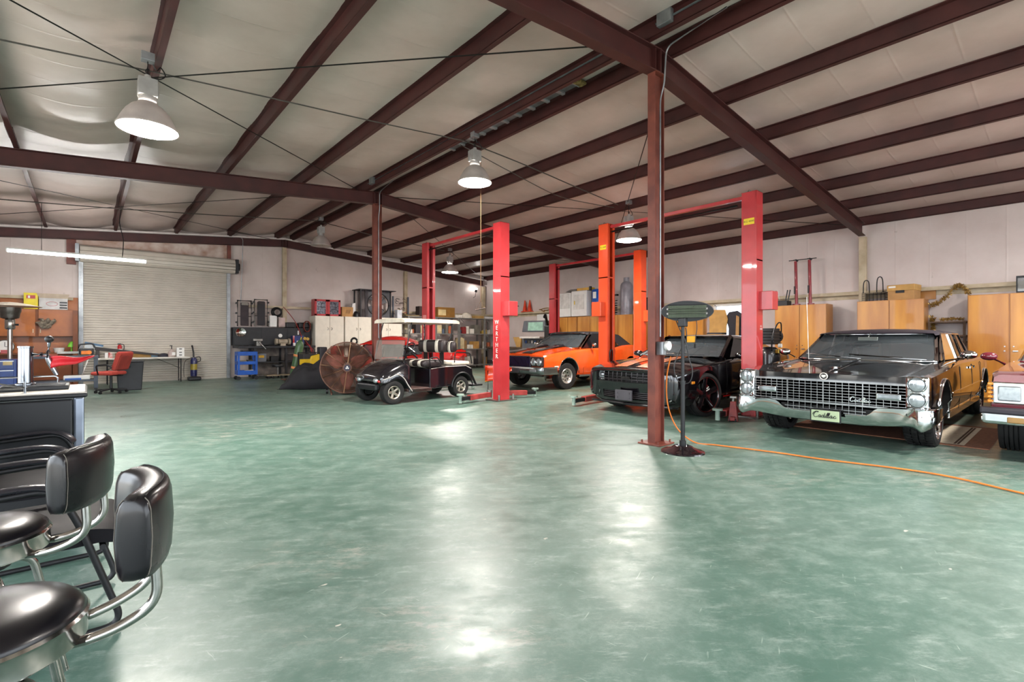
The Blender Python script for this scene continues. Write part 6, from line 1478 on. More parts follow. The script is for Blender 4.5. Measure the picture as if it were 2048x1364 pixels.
tag(MB().tube(crv([(5.18, 18.17, 2.40), (5.24, 17.6, 2.1), (5.22, 16.9, 1.78), (5.10, 16.0, 1.36)], 6), .012, 6).build('air_hose', mat('red_hose', '#a8262a', .5), None, sm=60), 'red air hose slung from the wall column to green cylinder', 'hose')
tag(MB().tube([(5.86+.11*math.cos(a), 17.86-.003*a, 1.72+.19*math.sin(a)) for a in [i*.3 for i in range(110)]], .014, 6).build('hose_coil', mat('rust_red_hose', '#7a3226', .6), None, sm=60), 'rust-red hose coil hanging beside white cabinets', 'hose')
# welder / generator cluster behind the tarp
ge = thing('generator', 'yellow engine generator behind the black tarp', 'generator', (4.52, 14.05, 0)); YELP = mat('yellow_machine_paint', '#dcb516', .4)
MB().bx(0, .42, 0, .5, .25, .86).build('engine_block', mat('dark_engine', '#2c2a2a', .6), ge, sm=0, bev=.02); MB().bx(-.10, .20, -.03, .0, .55, .72).build('side_plate', YELP, ge, sm=0, bev=.01)
MB().loft([[(.12, -.05, .45), (.46, -.05, .5), (.46, .5, .5), (.12, .5, .45)], [(.2, -.05, .80), (.45, -.05, .86), (.45, .5, .86), (.2, .5, .80)]]).build('fuel_tank', YELP, ge, sm=0, bev=.03)
MB().tube([(-.15, -.05, .2), (-.15, -.05, .9), (.48, -.05, .9), (.48, -.05, .2)], .018, 7).build('frame', DARKM, ge)
for x in (-.05, .4): MB().cyl((x, .0, .12), (x, .08, .12), .12, n=18).build('wheel', BLK, ge)
for (x, y, z, w, d, h, col, l, n) in ((5.06, 13.98, .0, .22, .25, 1.05, '#2b2a2f', 'black upright welder box behind the yellow generator', 'welder'), (5.36, 13.62, .0, .30, .28, 1.08, '#c8302a', 'red machine beside the black welder box', 'machine'), (5.70, 13.25, 0, .28, .26, 1.10, '#26262a', 'black machine between red machine and hardtop', 'machine')):
    tag(MB().bx(x-w/2, x+w/2, y, y+d, z, z+h).build(n, mat('item_'+col.lstrip('#'), col, .5), None, sm=0, bev=.03), l, n)
tag(MB().tube([(5.70+.085*math.cos(a), 13.38, 1.215+.085*math.sin(a)) for a in [2*PI*i/20 for i in range(20)]], .03, 8, closed=True).build('trolley_tyre', RUB, None, sm=60), 'small black tyre standing on the black machine', 'tyre')
# black tarp over parts in front of them
rnd = random.Random(11); rows = []
for i in range(26):
    u = i/25; row = []
    for j in range(22):
        v = j/21; e = max(0, 1-(2*abs(u-.5))**3)*max(0, 1-(2*abs(v-.5))**3)
        h = .80*e**.55*(.55+.45*u) + .07*math.sin(u*15+v*7+2*math.sin(v*6))*e**.5 + .055*math.sin(v*27+u*11+2*math.sin(u*8))*e**.5
        row.append((-.75+1.5*u+.06*math.sin(v*9)*(1-e), -.55+1.1*v+.06*math.sin(u*11)*(1-e), max(.012, h)))
    rows.append(row)
tp = tag(MB().grid(rows).build('tarpaulin', mat('black_tarp', '#1c1a1f', .75, var=.2, scale=5), None, sm=60, loc=(4.52, 13.15, 0), rot=(0, 0, R(-35))), 'black tarp heaped over parts left of the drum fan', 'tarp')
sd = tp.modifiers.new('s', 'SOLIDIFY'); sd.thickness = .01
# white cabinets
CRC = mat('cream_white_cabinet', '#ddd5c6', .42, var=.04)
def white_cab(x0, x1, lbl):
    t = thing('steel_cabinet', lbl, 'cabinet', (x0, 17.65, 0)); w = x1-x0; MB().bx(0, w, .02, .6, 0, 2.11).build('carcass', CRC, t, sm=0, bev=.005)
    for k in range(2):
        d = MB().bx(w*k/2+.006, w*(k+1)/2-.006, 0, .02, .05, 2.10).build('door', CRC, t, sm=0, bev=.003, seg=1); xx = w/2+(-.08 if k == 0 else .06)
        MB().tube([(xx, -.005, 1.60), (xx+.03, -.03, 1.65), (xx, -.005, 1.70)], .008, 5).build('handle', STEEL, d)
white_cab(6.09, 7.13, 'cream double door cabinet under the red glass cabinet'); white_cab(7.17, 8.20, 'cream double door cabinet under the square fan, left of the column'); white_cab(8.3, 9.5, 'cream cabinet right of the far steel column with a dark slot')
rc = thing('display_cabinet', 'red metal cabinet with two glass doors on the cream cabinets', 'cabinet', (6.10, 17.75, 2.11)); RCB = mat('red_cabinet_paint', '#b5161f', .35, coat=.4)
MB().bx(0, .95, .02, .32, 0, .60).build('carcass', RCB, rc, sm=0)
for k in range(2):
    f = MB(); a = .01+k*.47; f.bx(a, a+.46, 0, .02, .01, .07); f.bx(a, a+.46, 0, .02, .53, .59); f.bx(a, a+.07, 0, .02, .01, .59); f.bx(a+.39, a+.46, 0, .02, .01, .59); fr = f.build('door_frame', RCB, rc, sm=0)
    MB().bx(a+.07, a+.39, .008, .014, .07, .53).build('glass', mat('hazy_glass', '#7d7d88', .15, metal=.3, var=.5, scale=14, col2='#33323a'), fr, sm=0)
def logo_carton():
    t = thing('moving_box', 'brown cardboard box with a dark printed square beside the red glass cabinet', 'box', (7.10, 17.75, 2.11)); MB().bx(0, .42, 0, .35, 0, .36).build('carton', CARD, t, sm=0); 
    for k in range(4): MB().bar((.14+k*.045, -.003, .12), (.18+k*.045, -.003, .26), .018, .004).build('print_bar', DARKM, t, sm=0)
logo_carton()
tag(MB().loft([[(7.53, 17.95, 2.11), (7.73, 17.95, 2.11), (7.73, 18.1, 2.11), (7.53, 18.1, 2.11)], [(7.58, 17.95, 2.62), (7.72, 17.95, 2.66), (7.72, 18.1, 2.66), (7.58, 18.1, 2.62)]]).build('white_bracket', WHT, None, sm=0, bev=.01), 'white tapered panel standing beside the square fan', 'panel')
tag(MB().lathe([(0, .22), (.06, .2), (.10, .10), (.11, 0), (0, 0)], n=18).build('black_helmet', BLK, None, sm=60, loc=(7.62, 17.72, 2.11)), 'black welding helmet on the cream cabinets in front of square fan', 'helmet')
ef = thing('exhaust_fan', 'square black framed exhaust fan standing on the cream cabinets', 'fan', (7.82, 17.75, 2.11)); FB = mat('black_fan_steel', '#2c2b2f', .5, metal=.3)
MB().bx(-.08, 1.45, -.05, .62, 1.05, 1.075).build('top_plate', FB, ef, sm=0)
pl = MB(); rows = []; n = 48
for i in range(n+1):
    a = 2*PI*i/n; c, s = math.cos(a), math.sin(a); k = 1/max(abs(c), abs(s)); rows.append([(.85+.54*c*k, .30, .53+.52*s*k), (.85+.45*c, .30, .53+.45*s), (.85+.45*c, .36, .53+.45*s)])
pl.grid(rows); pl.build('front_panel', mat('dark_grey_fan_panel', '#55555a', .5), ef, sm=30)
MB().tube([(.85+.45*math.cos(a), .29, .53+.45*math.sin(a)) for a in [2*PI*i/40 for i in range(40)]], .022, 7, closed=True).build('venturi_ring', FB, ef)
for x, y in ((.0, .0), (.0, .58), (.31, .28), (1.37, .28)): MB().bx(x-.02, x+.02, y-.02, y+.02, 0, 1.05).build('corner_post', FB, ef, sm=0)
MB().bx(0, .31, .02, .3, 0, 1.05).build('side_mesh', mat('dark_see_through', '#4d4448', .7, alpha=.45), ef, sm=0)
for k in range(4):
    a = k*PI/2+.6; MB().loft([[(.85+.06*math.cos(a+.5), .40, .53+.06*math.sin(a+.5)), (.85+.06*math.cos(a-.5), .34, .53+.06*math.sin(a-.5))], [(.85+.42*math.cos(a+.38), .42, .53+.42*math.sin(a+.38)), (.85+.42*math.cos(a-.38), .34, .53+.42*math.sin(a-.38))]], cap=False).build('blade', mat('grey_fan_blade', '#6b6b70', .5), ef, sm=0)
MB().cyl((.85, .30, .53), (.85, .42, .53), .07, n=16).build('hub', FB, ef)
for a in (PI/4, 3*PI/4, 5*PI/4, 7*PI/4): MB().bar((.85, .31, .53), (.85+.45*math.cos(a), .31, .53+.45*math.sin(a)), .02, .01).build('motor_strut', FB, ef, sm=0)
# wiring rack frame on top
rk = thing('tool_rack', 'open dark frame with wires and hanging parts on the back wall cabinets', 'rack', (9.31, 18.05, 2.15)); 
for a, b in (((0, 0), (0, .86)), ((.68, 0), (.68, .86)), ((0, .84), (.68, .84)), ((0, .02), (.68, .02))): MB().bx(min(a[0], b[0])-.025, max(a[0], b[0])+.025, -.03, .03, min(a[1], b[1]), max(a[1], b[1])).build('frame_bar', mat('slate_frame', '#4b5260', .5), rk, sm=0)
rnd = random.Random(5)
for k in range(16):
    x, z = rnd.uniform(.1, .6), rnd.uniform(.1, .75); c = rnd.choice([DARKM, BLK, mat('brass', '#b59a4a', .35, metal=.9), REDL, STEEL])
    MB().tube([(x+.07*math.cos(a), 0, z+.05*math.sin(a)) for a in [i*.5 for i in range(rnd.randint(4, 12))]], .012, 5).build('hanging_part', c, rk)
tag(MB().bx(9.30, 9.50, 17.66, 17.9, 2.11, 2.44).build('white_carton', mat('white_print_carton', '#d0d2d8', .5), None, sm=0), 'white printed carton on the cream cabinet right of column', 'box')
tag(MB().bx(9.52, 10.15, 17.4, 17.7, 2.197, 2.25).build('plank_stack', mat('grey_brown_lumber', '#7a6848', .8, var=.25), None, sm=0), 'grey-brown plank lying over the cabinets by the left red post', 'lumber')
# steel shelving with stock, right part of back wall
SHM = mat('galvanised_shelf', '#8f8e8a', .45, metal=.5)
def steel_shelf(x0, x1, lbl, zs):
    t = thing('steel_shelf', lbl, 'shelf', (x0, 17.35, 0)); w = x1-x0
    for x in (0, w):
        for y in (0, .55): MB().bx(x-.022, x+.022, y-.022, y+.022, 0, zs[-1]+.04).build('post', SHM, t, sm=0)
    for z in zs: MB().bx(0, w, 0, .55, z, z+.035).build('shelf_board', SHM, t, sm=0)
    for z in zs[1:]: MB().bar((.04, -.01, z), (.22, -.01, z-.16), .03, .012).build('brace', SHM, t, sm=0)
ZS = [.12, .82, 1.48, 2.16]
steel_shelf(9.62, 10.85, 'steel shelf unit with dark bottles, nearest the left red post', ZS); steel_shelf(10.92, 12.02, 'steel shelf unit with boxes in the middle of the back wall', ZS); steel_shelf(12.08, 13.42, 'steel shelf unit with tools left of the red lift post', ZS); steel_shelf(13.46, 14.05, 'narrow steel shelf unit in the back corner', ZS)
pal = ['#b98a4a', '#d9d2c4', '#3a3438', '#7a2f2a', '#c8b48c', '#8b6a44', '#4a5568', '#e0d8cc', '#2a2528', '#a5522c', '#6f6a60', '#b8b2a8', '#8c2b2b', '#d6b25c']
pn = ['tan', 'pale', 'charcoal', 'dark red', 'beige', 'brown', 'slate blue', 'white', 'black', 'rust', 'grey', 'light grey', 'red', 'mustard']
wn_ = {0: 'bottom', 1: 'second', 2: 'third'}; seen = {}
rnd = random.Random(21)
for (x0, x1, un) in ((9.66, 10.8, 'left'), (10.97, 11.98, 'middle'), (12.13, 13.38, 'right'), (13.5, 14.0, 'corner')):
    for li, z in enumerate(ZS[:3]):
        x = x0; k = 0
        while x < x1-.08:
            w = rnd.uniform(.09, .30); h = rnd.uniform(.14, .5); ci = rnd.randrange(len(pal)); k += 1
            if x+w > x1: break
            y = 17.40+rnd.uniform(0, .06); kind = rnd.random()
            lbl = '%s %s on the %s shelf of the %s steel unit, place %d from left' % (pn[ci], 'tin' if kind < .3 else 'box', wn_[li], un, k)
            ordn = ['first', 'second', 'third', 'fourth', 'fifth', 'sixth', 'seventh', 'eighth', 'ninth', 'tenth', 'eleventh', 'twelfth'][min(k-1, 11)]
            lbl = '%s %s on the %s shelf of the %s steel unit, %s from left' % (pn[ci], 'tin' if kind < .3 else 'box', wn_[li], un, ordn)
            m_ = mat('stock_'+pn[ci].replace(' ', '_'), pal[ci], .55, var=.15)
            if kind < .3:
                r_ = min(w/2, .09); o = MB().cyl((x+r_, y+.1, z+.036), (x+r_, y+.1, z+.036+min(h, .32)), r_, n=14).build('paint_tin', m_, None, sm=40); w = 2*r_
            elif kind < .8: o = MB().bx(x, x+w, y, y+.35, z+.036, z+.036+h).build('stock_box', m_, None, sm=0, bev=.004, seg=1)
            else:
                o = MB().loft([[(x, y, z+.036), (x+w, y, z+.036), (x+w, y+.3, z+.036), (x, y+.3, z+.036)], [(x-.005, y-.02, z+.2), (x+w*.8, y-.02, z+.24), (x+w, y+.3, z+.2), (x, y+.3, z+.16)]]).build('parts_bin', m_, None, sm=0, bev=.005); lbl = lbl.replace(' box ', ' parts bin ')
            tag(o, lbl, 'stock item', 'stock on the steel shelves'); x += w+rnd.uniform(.01, .05)
big = thing('long_carton', 'long brown carton with pale label on top of the steel shelves', 'box', (11.05, 17.45, 2.20)); MB().bx(0, .85, 0, .45, 0, .42).build('carton', mat('brown_carton', '#8f6428', .7), big, sm=0); MB().bx(.02, .40, -.005, 0, .08, .32).build('paper_label', mat('cream_label', '#d8c08c', .6), big, sm=0)
tp2 = thing('small_carton', 'dark box standing at the left end on top of steel shelves', 'box', (10.2, 17.5, 2.20)); MB().bx(0, .3, 0, .3, 0, .42).build('carton', mat('dark_brown_box', '#3a2b28', .7), tp2, sm=0)
for (x, w, h, col, l) in ((11.95, .36, .13, '#e5ddd0', 'flat white carton on top of the shelves right of the long carton'), (12.98, .5, .12, '#c29a5a', 'flat tan carton on top of the shelves near the corner'), (13.55, .5, .1, '#dcd8d4', 'flat white carton on top of the corner shelf')):
    tag(MB().bx(x, x+w, 17.45, 17.85, 2.197, 2.197+h).build('flat_carton', mat('item_'+col.lstrip('#'), col, .6), None, sm=0, bev=.005), l, 'box')
tag(MB().sph((12.62, 17.6, 2.2), (.28, .18, .26), 16, 8, 0, 1).build('white_sack', mat('white_sack', '#ded4c2', .8), None, sm=60), 'rounded white sack on top of the steel shelves', 'sack')
# motion lamp near the corner
ml = thing('wall_lamp', 'small lit spot lamp on a bracket high in the back corner', 'lamp', (13.55, 18.2, 3.55)); MB().tube([(0, .15, -.35), (0, 0, -.3), (0, -.05, -.08)], .012, 6).build('bracket', DARKM, ml); MB().cyl((0, -.05, -.1), (0, -.09, .02), .06, .04, n=14).build('shade', DARKM, ml); MB().sph((0, -.09, .04), .045).build('bulb', LENS2 if False else FLU, ml)

# ============================================================ left of the roll-up door: plywood bench wall
OAK = mat('orange_stained_plywood', '#a85f22', .5, coat=.15, var=.16, scale=2.5, col2='#8a4a18', detail=7)
OAKD = mat('dark_stained_plywood', '#7d4219', .55, var=.2, scale=2.5, col2='#5f3012')
pw = thing('plywood_backing', 'orange stained plywood backing on the wall left of the roll-up door', 'panel', (-2.6, 18.30, 0)); MB().bx(0, 2.40, 0, .04, .0, 2.43).build('sheet', OAK, pw, sm=0)
pc = thing('wall_cupboard', 'orange plywood wall cupboard with two doors over the work counter', 'cupboard', (-2.5, 17.98, 1.34)); MB().bx(0, 2.2, .02, .30, 0, .73).build('carcass', OAKD, pc, sm=0)
for a, e in ((0, .74), (.76, 1.46), (1.52, 2.2)):
    d = MB().bx(a, e, 0, .02, .01, .72).build('door', OAK, pc, sm=0, bev=.003, seg=1); MB().bx((e-.05) if a < 1 else (a+.03), (e-.035) if a < 1 else (a+.045), -.02, 0, .10, .20).build('handle', mat('pale_handle', '#d6c7a4', .4), d, sm=0)
wk = thing('work_counter', 'dark plywood work counter below the wall cupboard', 'counter', (-2.5, 17.75, 0)); MB().bx(0, 2.18, 0, .52, .87, .91).build('counter_top', OAKD, wk, sm=0); MB().bx(0, 2.18, .1, .14, 0, .87).build('front_panel', OAKD, wk, sm=0); MB().bx(0, 2.18, .50, .53, .91, 1.3).build('splash_board', OAK, wk, sm=0)
tag(MB().bx(-.30, -.20, 17.75, 18.28, 0, 2.05).build('end_panel', OAKD, None, sm=0), 'tall dark plywood end panel beside the roll-up door', 'panel')
yc = thing('yellow_case', 'yellow box with a red printed label on the plywood cupboard', 'box', (-1.26, 17.99, 2.07)); MB().bx(0, .27, 0, .2, 0, .42).build('carton', mat('yellow_carton', '#e8d21a', .45), yc, sm=0, bev=.006); MB().bx(.05, .22, -.004, 0, .27, .36).build('red_label', REDL, yc, sm=0)
MB().bx(.08, .12, -.006, -.003, .285, .345).build('white_mark', WHT, yc, sm=0)
sg = thing('display_carton', 'open white carton with a red oval print on the plywood cupboard', 'box', (-.97, 17.99, 2.07)); MB().bx(0, .56, 0, .2, 0, .30).build('carton', mat('pale_grey_carton', '#c9c6c4', .6), sg, sm=0); MB().add([(-.05, -.004, .42), (.60, -.004, .42), (.56, -.004, .30), (0, -.004, .30)], [[0, 1, 2, 3]]).build('open_flap', mat('beige_flap', '#b8a792', .7), sg, sm=0)
MB().tube([(.25+.11*math.cos(a), -.006, .15+.055*math.sin(a)) for a in [2*PI*i/28 for i in range(28)]], .006, 5, closed=True).build('oval_print', REDL, sg)
for z in (.03, .10, .17): MB().bx(.40, .55, -.006, 0, z, z+.04).build('black_bar_print', BLK, sg, sm=0)
gl = tag(MB().grid([[(-.98+.3*u+.05*math.sin(v*5), 17.95-.05*abs(math.sin(u*9+v*4)), 1.80-.28*v*(1-abs(u-.6))+.03*math.sin(u*13)) for v in [j/8 for j in range(9)]] for u in [i/12 for i in range(13)]]).build('work_glove', mat('dirty_grey_cloth', '#8c8070', .9, var=.3, scale=14), None, sm=60), 'dirty grey cloth hanging on the plywood cupboard doors', 'cloth')
gl.modifiers.new('s', 'SOLIDIFY').thickness = .02
ck = thing('wall_clock', 'round white clock standing on the dark counter', 'clock', (-1.60, 18.0, 1.08)); MB().cyl((0, .02, 0), (0, -.02, 0), .17, n=32).build('dial', WHT, ck, sm=40); MB().tube([(.17*math.cos(a), -.02, .17*math.sin(a)) for a in [2*PI*i/32 for i in range(32)]], .012, 6, closed=True).build('rim', STEEL, ck)
MB().bx(-.006, .006, -.026, -.022, 0, .12).build('minute_hand', BLK, ck, sm=0); MB().bx(0, .08, -.026, -.022, -.006, .006).build('hour_hand', BLK, ck, sm=0)
tag(MB().bx(-1.66, -1.48, 17.8, 17.9, .91, 1.0).build('red_carton', REDL, None, sm=0), 'small red box in front of the clock', 'box')
tag(MB().lathe([(0, 0), (.09, 0), (.12, .13), (.115, .13), (.085, .01), (0, .01)], n=24).build('white_tub', WHT, None, sm=40, loc=(-.58, 17.95, .91)), 'white plastic tub on the dark counter', 'tub')
dl = thing('desk_lamp', 'small bright green lamp at the right end of the counter', 'lamp', (-.33, 17.95, .91)); LG = mat('lime_green_plastic', '#7fd03a', .4); MB().lathe([(0, .0), (.08, .0), (.08, .03), (.02, .04), (.015, .16)], n=20).build('lamp_base', LG, dl, sm=40); MB().lathe([(.085, .15), (.08, .20), (.05, .26), (.015, .30), (0, .30)], n=20).build('lamp_shade', LG, dl, sm=50)
# patio heater (mushroom), tool chest, steel cart
ph = thing('mushroom_heater', 'stainless mushroom patio heater at the left edge', 'heater', (-1.31, 15.62, 0)); ph.scale = (1.15, 1.15, 1.065); SS = mat('stainless_steel', '#b4b1ac', .25, metal=.95)
MB().lathe([(0, 0), (.24, 0), (.24, .06), (.20, .55), (.17, .72), (.05, .76)], n=28).build('tank_housing', SS, ph, sm=40); MB().cyl((0, 0, .7), (0, 0, 1.42), .038, n=18).build('pole', SS, ph, sm=40)
MB().lathe([(.06, 1.40), (.075, 1.42), (.075, 1.60), (.06, 1.62)], n=20).build('burner_neck', SS, ph, sm=40); MB().lathe([(.08, 1.62), (.13, 1.64), (.14, 1.70), (.145, 1.74), (.16, 1.78), (.16, 1.86), (.15, 1.86)], n=28).build('burner_screen', mat('dark_burner', '#6d6964', .35, metal=.8), ph, sm=30)
MB().lathe([(0, 1.975), (.12, 1.965), (.30, 1.93), (.46, 1.885), (.455, 1.88), (.30, 1.92), (.1, 1.955), (0, 1.96)], n=36).build('dome', mat('pale_dome', '#c9bfae', .3, metal=.6), ph, sm=50)
MB().cyl((.075, 0, 1.50), (.12, 0, 1.50), .02, n=10).build('control_knob', BLK, ph)
tc = thing('tool_chest', 'blue tool chest with drawers beside the mushroom heater', 'tool chest', (-1.95, 14.85, 0)); BT = mat('blue_tool_chest', '#123a86', .35, coat=.3)
MB().bx(0, .80, .02, .45, .08, .84).build('carcass', BT, tc, sm=0, bev=.01)
for z0, z1 in ((.10, .28), (.30, .46), (.48, .62), (.64, .82)):
    d = MB().bx(.02, .76, -.005, .02, z0, z1).build('drawer', BT, tc, sm=0, bev=.004); MB().bx(.02, .76, -.02, 0, z1-.025, z1-.008).build('drawer_pull', CHROME2, d, sm=0)
MB().bx(.60, .74, -.008, -.004, .72, .80).build('chest_label', mat('cream_label', '#d8c08c', .6), tc, sm=0); 
for x in (.1, .7): MB().cyl((x, .1, .04), (x, .14, .04), .04, n=12).build('caster', BLK, tc)
tag(MB().lathe([(0, 0), (.10, 0), (.11, .05), (.11, .74), (.08, .80), (0, .81)], n=22).build('blue_cylinder', mat('blue_bottle_paint', '#1d4fa0', .3, coat=.4), None, sm=50, loc=(-1.02, 15.02, 0)), 'blue upright cylinder right of the blue tool chest', 'cylinder')
ct = thing('steel_table', 'grey steel frame work table in front of the plywood counter', 'table', (-1.15, 16.15, 0)); DG = mat('slate_grey_steel', '#4d535c', .45, metal=.4)
MB().bx(0, 1.36, 0, .62, .80, .86).build('table_top', DG, ct, sm=0, bev=.005)
for x in (.05, 1.31):
    for y in (.05, .57): MB().bx(x-.04, x+.04, y-.04, y+.04, .05, .80).build('leg', DG, ct, sm=0)
MB().bx(.05, 1.31, .05, .57, .22, .26).build('lower_shelf', DG, ct, sm=0)
for x, y in ((.05, .05), (1.31, .05), (1.31, .57), (.05, .57)): MB().cyl((x, y-.02, .035), (x, y+.02, .035), .035, n=12).build('caster', BLK, ct)
tag(MB().bx(-1.0, -.55, 16.3, 16.4, .86, .90).build('red_plank', mat('worn_red_board', '#a8473a', .6), None, sm=0), 'red strip lying on the grey steel table', 'board')
tag(MB().bx(-.45, .05, 16.25, 16.6, .26, .37).build('white_tray', WHT, None, sm=0, bev=.02), 'white tray on the lower shelf of the steel table', 'tray'); tag(MB().bx(-.42, -.12, 16.2, 16.24, .26, .31).build('blue_bottle', mat('blue_drum_paint', '#1f55a8', .35), None, sm=0, bev=.01), 'blue bottle lying in front of the white tray', 'bottle')
# chainsaw
cs = thing('chainsaw', 'black and orange chainsaw on the grey steel table', 'chainsaw', (-.02, 16.35, .86)); MB().bx(-.14, .14, -.08, .08, .02, .18).build('engine_case', BLK, cs, sm=0, bev=.02); MB().bx(-.1, .05, -.10, -.08, .03, .12).build('side_cover', mat('orange_saw_plastic', '#e07a1a', .4), cs, sm=0, bev=.01)
MB().cyl((.05, -.10, .08), (.05, -.12, .08), .05, n=18).build('starter', mat('orange_saw_plastic', '#e07a1a', .4), cs); MB().tube(fillet([(-.16, 0, .12), (-.14, 0, .28), (.12, 0, .30), (.16, 0, .2)], .05), .018, 7).build('handle', BLK, cs); MB().bx(-.55, -.14, -.01, .01, .05, .11).build('guide_bar', STEEL, cs, sm=0, bev=.005)
br = thing('push_broom', 'pale push broom leaning head up against the roll-up door frame', 'broom', (-.02, 17.50, 0)); MB().cyl((-.10, -.6, .30), (.14, .35, 1.08), .014, n=8).build('handle', WHT, br); MB().box((.16, .42, 1.13), (.40, .06, .05), (0, R(14), 0)).build('broom_head', mat('blue_broom', '#4b6f8f', .5), br, sm=0); MB().box((.15, .42, 1.05), (.38, .05, .12), (0, R(14), 0)).build('bristles', mat('pale_bristles', '#c3c9cc', .8), br, sm=0)
# folding table and things on it
ft = thing('folding_table', 'long white folding table in front of the roll-up door', 'table', (.20, 17.50, 0)); MB().bx(0, 2.14, 0, .74, .70, .745).build('table_top', mat('white_table_plastic', '#d9d3c9', .45), ft, sm=0, bev=.012)
for x in (.22, 1.92):
    for y in (.12, .62): MB().cyl((x, y, 0), (x, y, .70), .014, n=10).build('leg', DARKM, ft)
    MB().tube([(x, .12, .06), (x, .62, .06)], .012, 6).build('leg_crossbar', DARKM, ft); MB().tube([(x, .37, .4), (x+(.5 if x < 1 else -.55), .37, .69)], .011, 6).build('leg_brace', DARKM, ft)
tb = thing('bed_rail', 'long black plastic rail lying slanted on the white folding table', 'car part', (.15, 17.70, .745)); MB().loft([[(0, 0, .22), (0, .12, .22), (0, .12, .32), (0, 0, .32)], [(1.75, .1, .0), (1.75, .2, .0), (1.75, .2, .045), (1.75, .1, .045)]]).build('rail', mat('dark_brown_plastic', '#2c2523', .5), tb, sm=0, bev=.008); MB().bx(.02, .10, .02, .10, 0, .24).build('rail_foot', mat('dark_brown_plastic', '#2c2523', .5), tb, sm=0)
def extinguisher(x, y, z, lbl):
    t = thing('fire_extinguisher', lbl, 'fire extinguisher', (x, y, z)); MB().lathe([(0, 0), (.05, 0), (.052, .02), (.052, .2), (.03, .24), (0, .25)], n=18).build('tank', mat('extinguisher_red', '#c01f22', .3, coat=.4), t, sm=50); MB().bx(-.05, .03, -.012, .012, .25, .28).build('lever', BLK, t, sm=0); MB().tube(crv([(.02, 0, .26), (.09, 0, .24), (.10, 0, .14), (.08, 0, .05)], 5), .010, 6).build('hose', BLK, t); MB().lathe([(.053, .06), (.053, .12)], n=18).build('white_band', WHT, t)
extinguisher(.70, 18.05, .87, 'red fire extinguisher resting behind the black rail'); tag(MB().bx(.60, .82, 17.98, 18.14, .745, .868).build('carton_block', CARD, None, sm=0), 'brown carton under the fire extinguisher', 'box')
tag(MB().cyl((.48, 17.6, .745), (.48, 17.6, .90), .045, n=16).build('red_can', mat('red_white_can', '#c23a36', .4, col2='#e0d6d0', scale=12), None, sm=40), 'red and white can on the left end of folding table', 'can'); tag(MB().bx(.36, .43, 17.58, 17.66, .745, .90).build('white_bottle', WHT, None, sm=0, bev=.01), 'white bottle left of the red can', 'bottle')
tag(MB().bx(.95, 1.42, 17.95, 18.15, .745, .85).build('tan_box', CARD2, None, sm=0), 'tan flat box on the middle of folding table', 'box'); tag(MB().bx(1.42, 1.60, 17.9, 18.1, .745, .85).build('blue_pack', mat('pale_blue_pack', '#8fb0cc', .5), None, sm=0, bev=.02), 'pale blue pack right of the tan box', 'packet'); tag(MB().sph((1.72, 17.85, .745), (.15, .1, .11), 14, 6, 0, 1).build('baseball_cap', mat('dark_cap', '#2b2b36', .7), None, sm=60), 'dark cap on the folding table', 'cap')
jg = thing('sanitizer_jug', 'clear pump jug near the right end of folding table', 'bottle', (1.90, 17.72, .745)); MB().lathe([(0, 0), (.085, 0), (.09, .02), (.09, .15), (.04, .21), (.03, .23), (0, .23)], n=20).build('jug_body', mat('hazy_jug', '#b7a59e', .2, var=.1), jg, sm=50); MB().cyl((0, 0, .23), (0, 0, .32), .012, n=8).bx(-.05, .02, -.012, .012, .32, .345).build('pump', BLK, jg, sm=30); MB().bx(.0, .08, -.094, -.088, .05, .14).build('paper_label', WHT, jg, sm=0)
wcx = thing('white_carton', 'white carton with dark cut-outs at the right end of folding table', 'box', (2.02, 17.66, .745)); MB().bx(0, .19, 0, .15, 0, .27).build('carton', WHT, wcx, sm=0); 
for z in (.04, .12, .22): MB().bx(.06, .13, -.003, 0, z, z+.025).build('cut_out', DARKM, wcx, sm=0)
vc = thing('vacuum_cleaner', 'blue and yellow upright vacuum cleaner in front of the roll-up door', 'vacuum cleaner', (2.50, 18.0, 0)); MB().lathe([(0, .12), (.085, .12), (.09, .2), (.09, .62), (.06, .70), (0, .71)], n=20).build('canister', mat('navy_vacuum', '#22265c', .3, coat=.4), vc, sm=50); MB().lathe([(.092, .32), (.092, .50)], n=20).build('dust_cup', mat('yellow_clear_cup', '#b8a245', .25), vc); MB().bx(-.17, .17, -.24, .06, .0, .11).build('floor_head', BLK, vc, sm=0, bev=.03); MB().tube(crv([(0, .02, .68), (0, .06, .85), (-.02, .08, 1.0), (-.04, .06, 1.08)], 5), .025, 8).build('handle', BLK, vc); MB().tube(crv([(.05, .02, .7), (.16, .04, .72), (.18, .04, .6), (.08, .02, .55)], 5), .012, 6).build('hose', BLK, vc); MB().tube(crv([(-.05, 0, .7), (-.22, .02, .6), (-.26, .02, .35), (-.25, .02, .1)], 5), .008, 6).build('cord', BLK, vc)
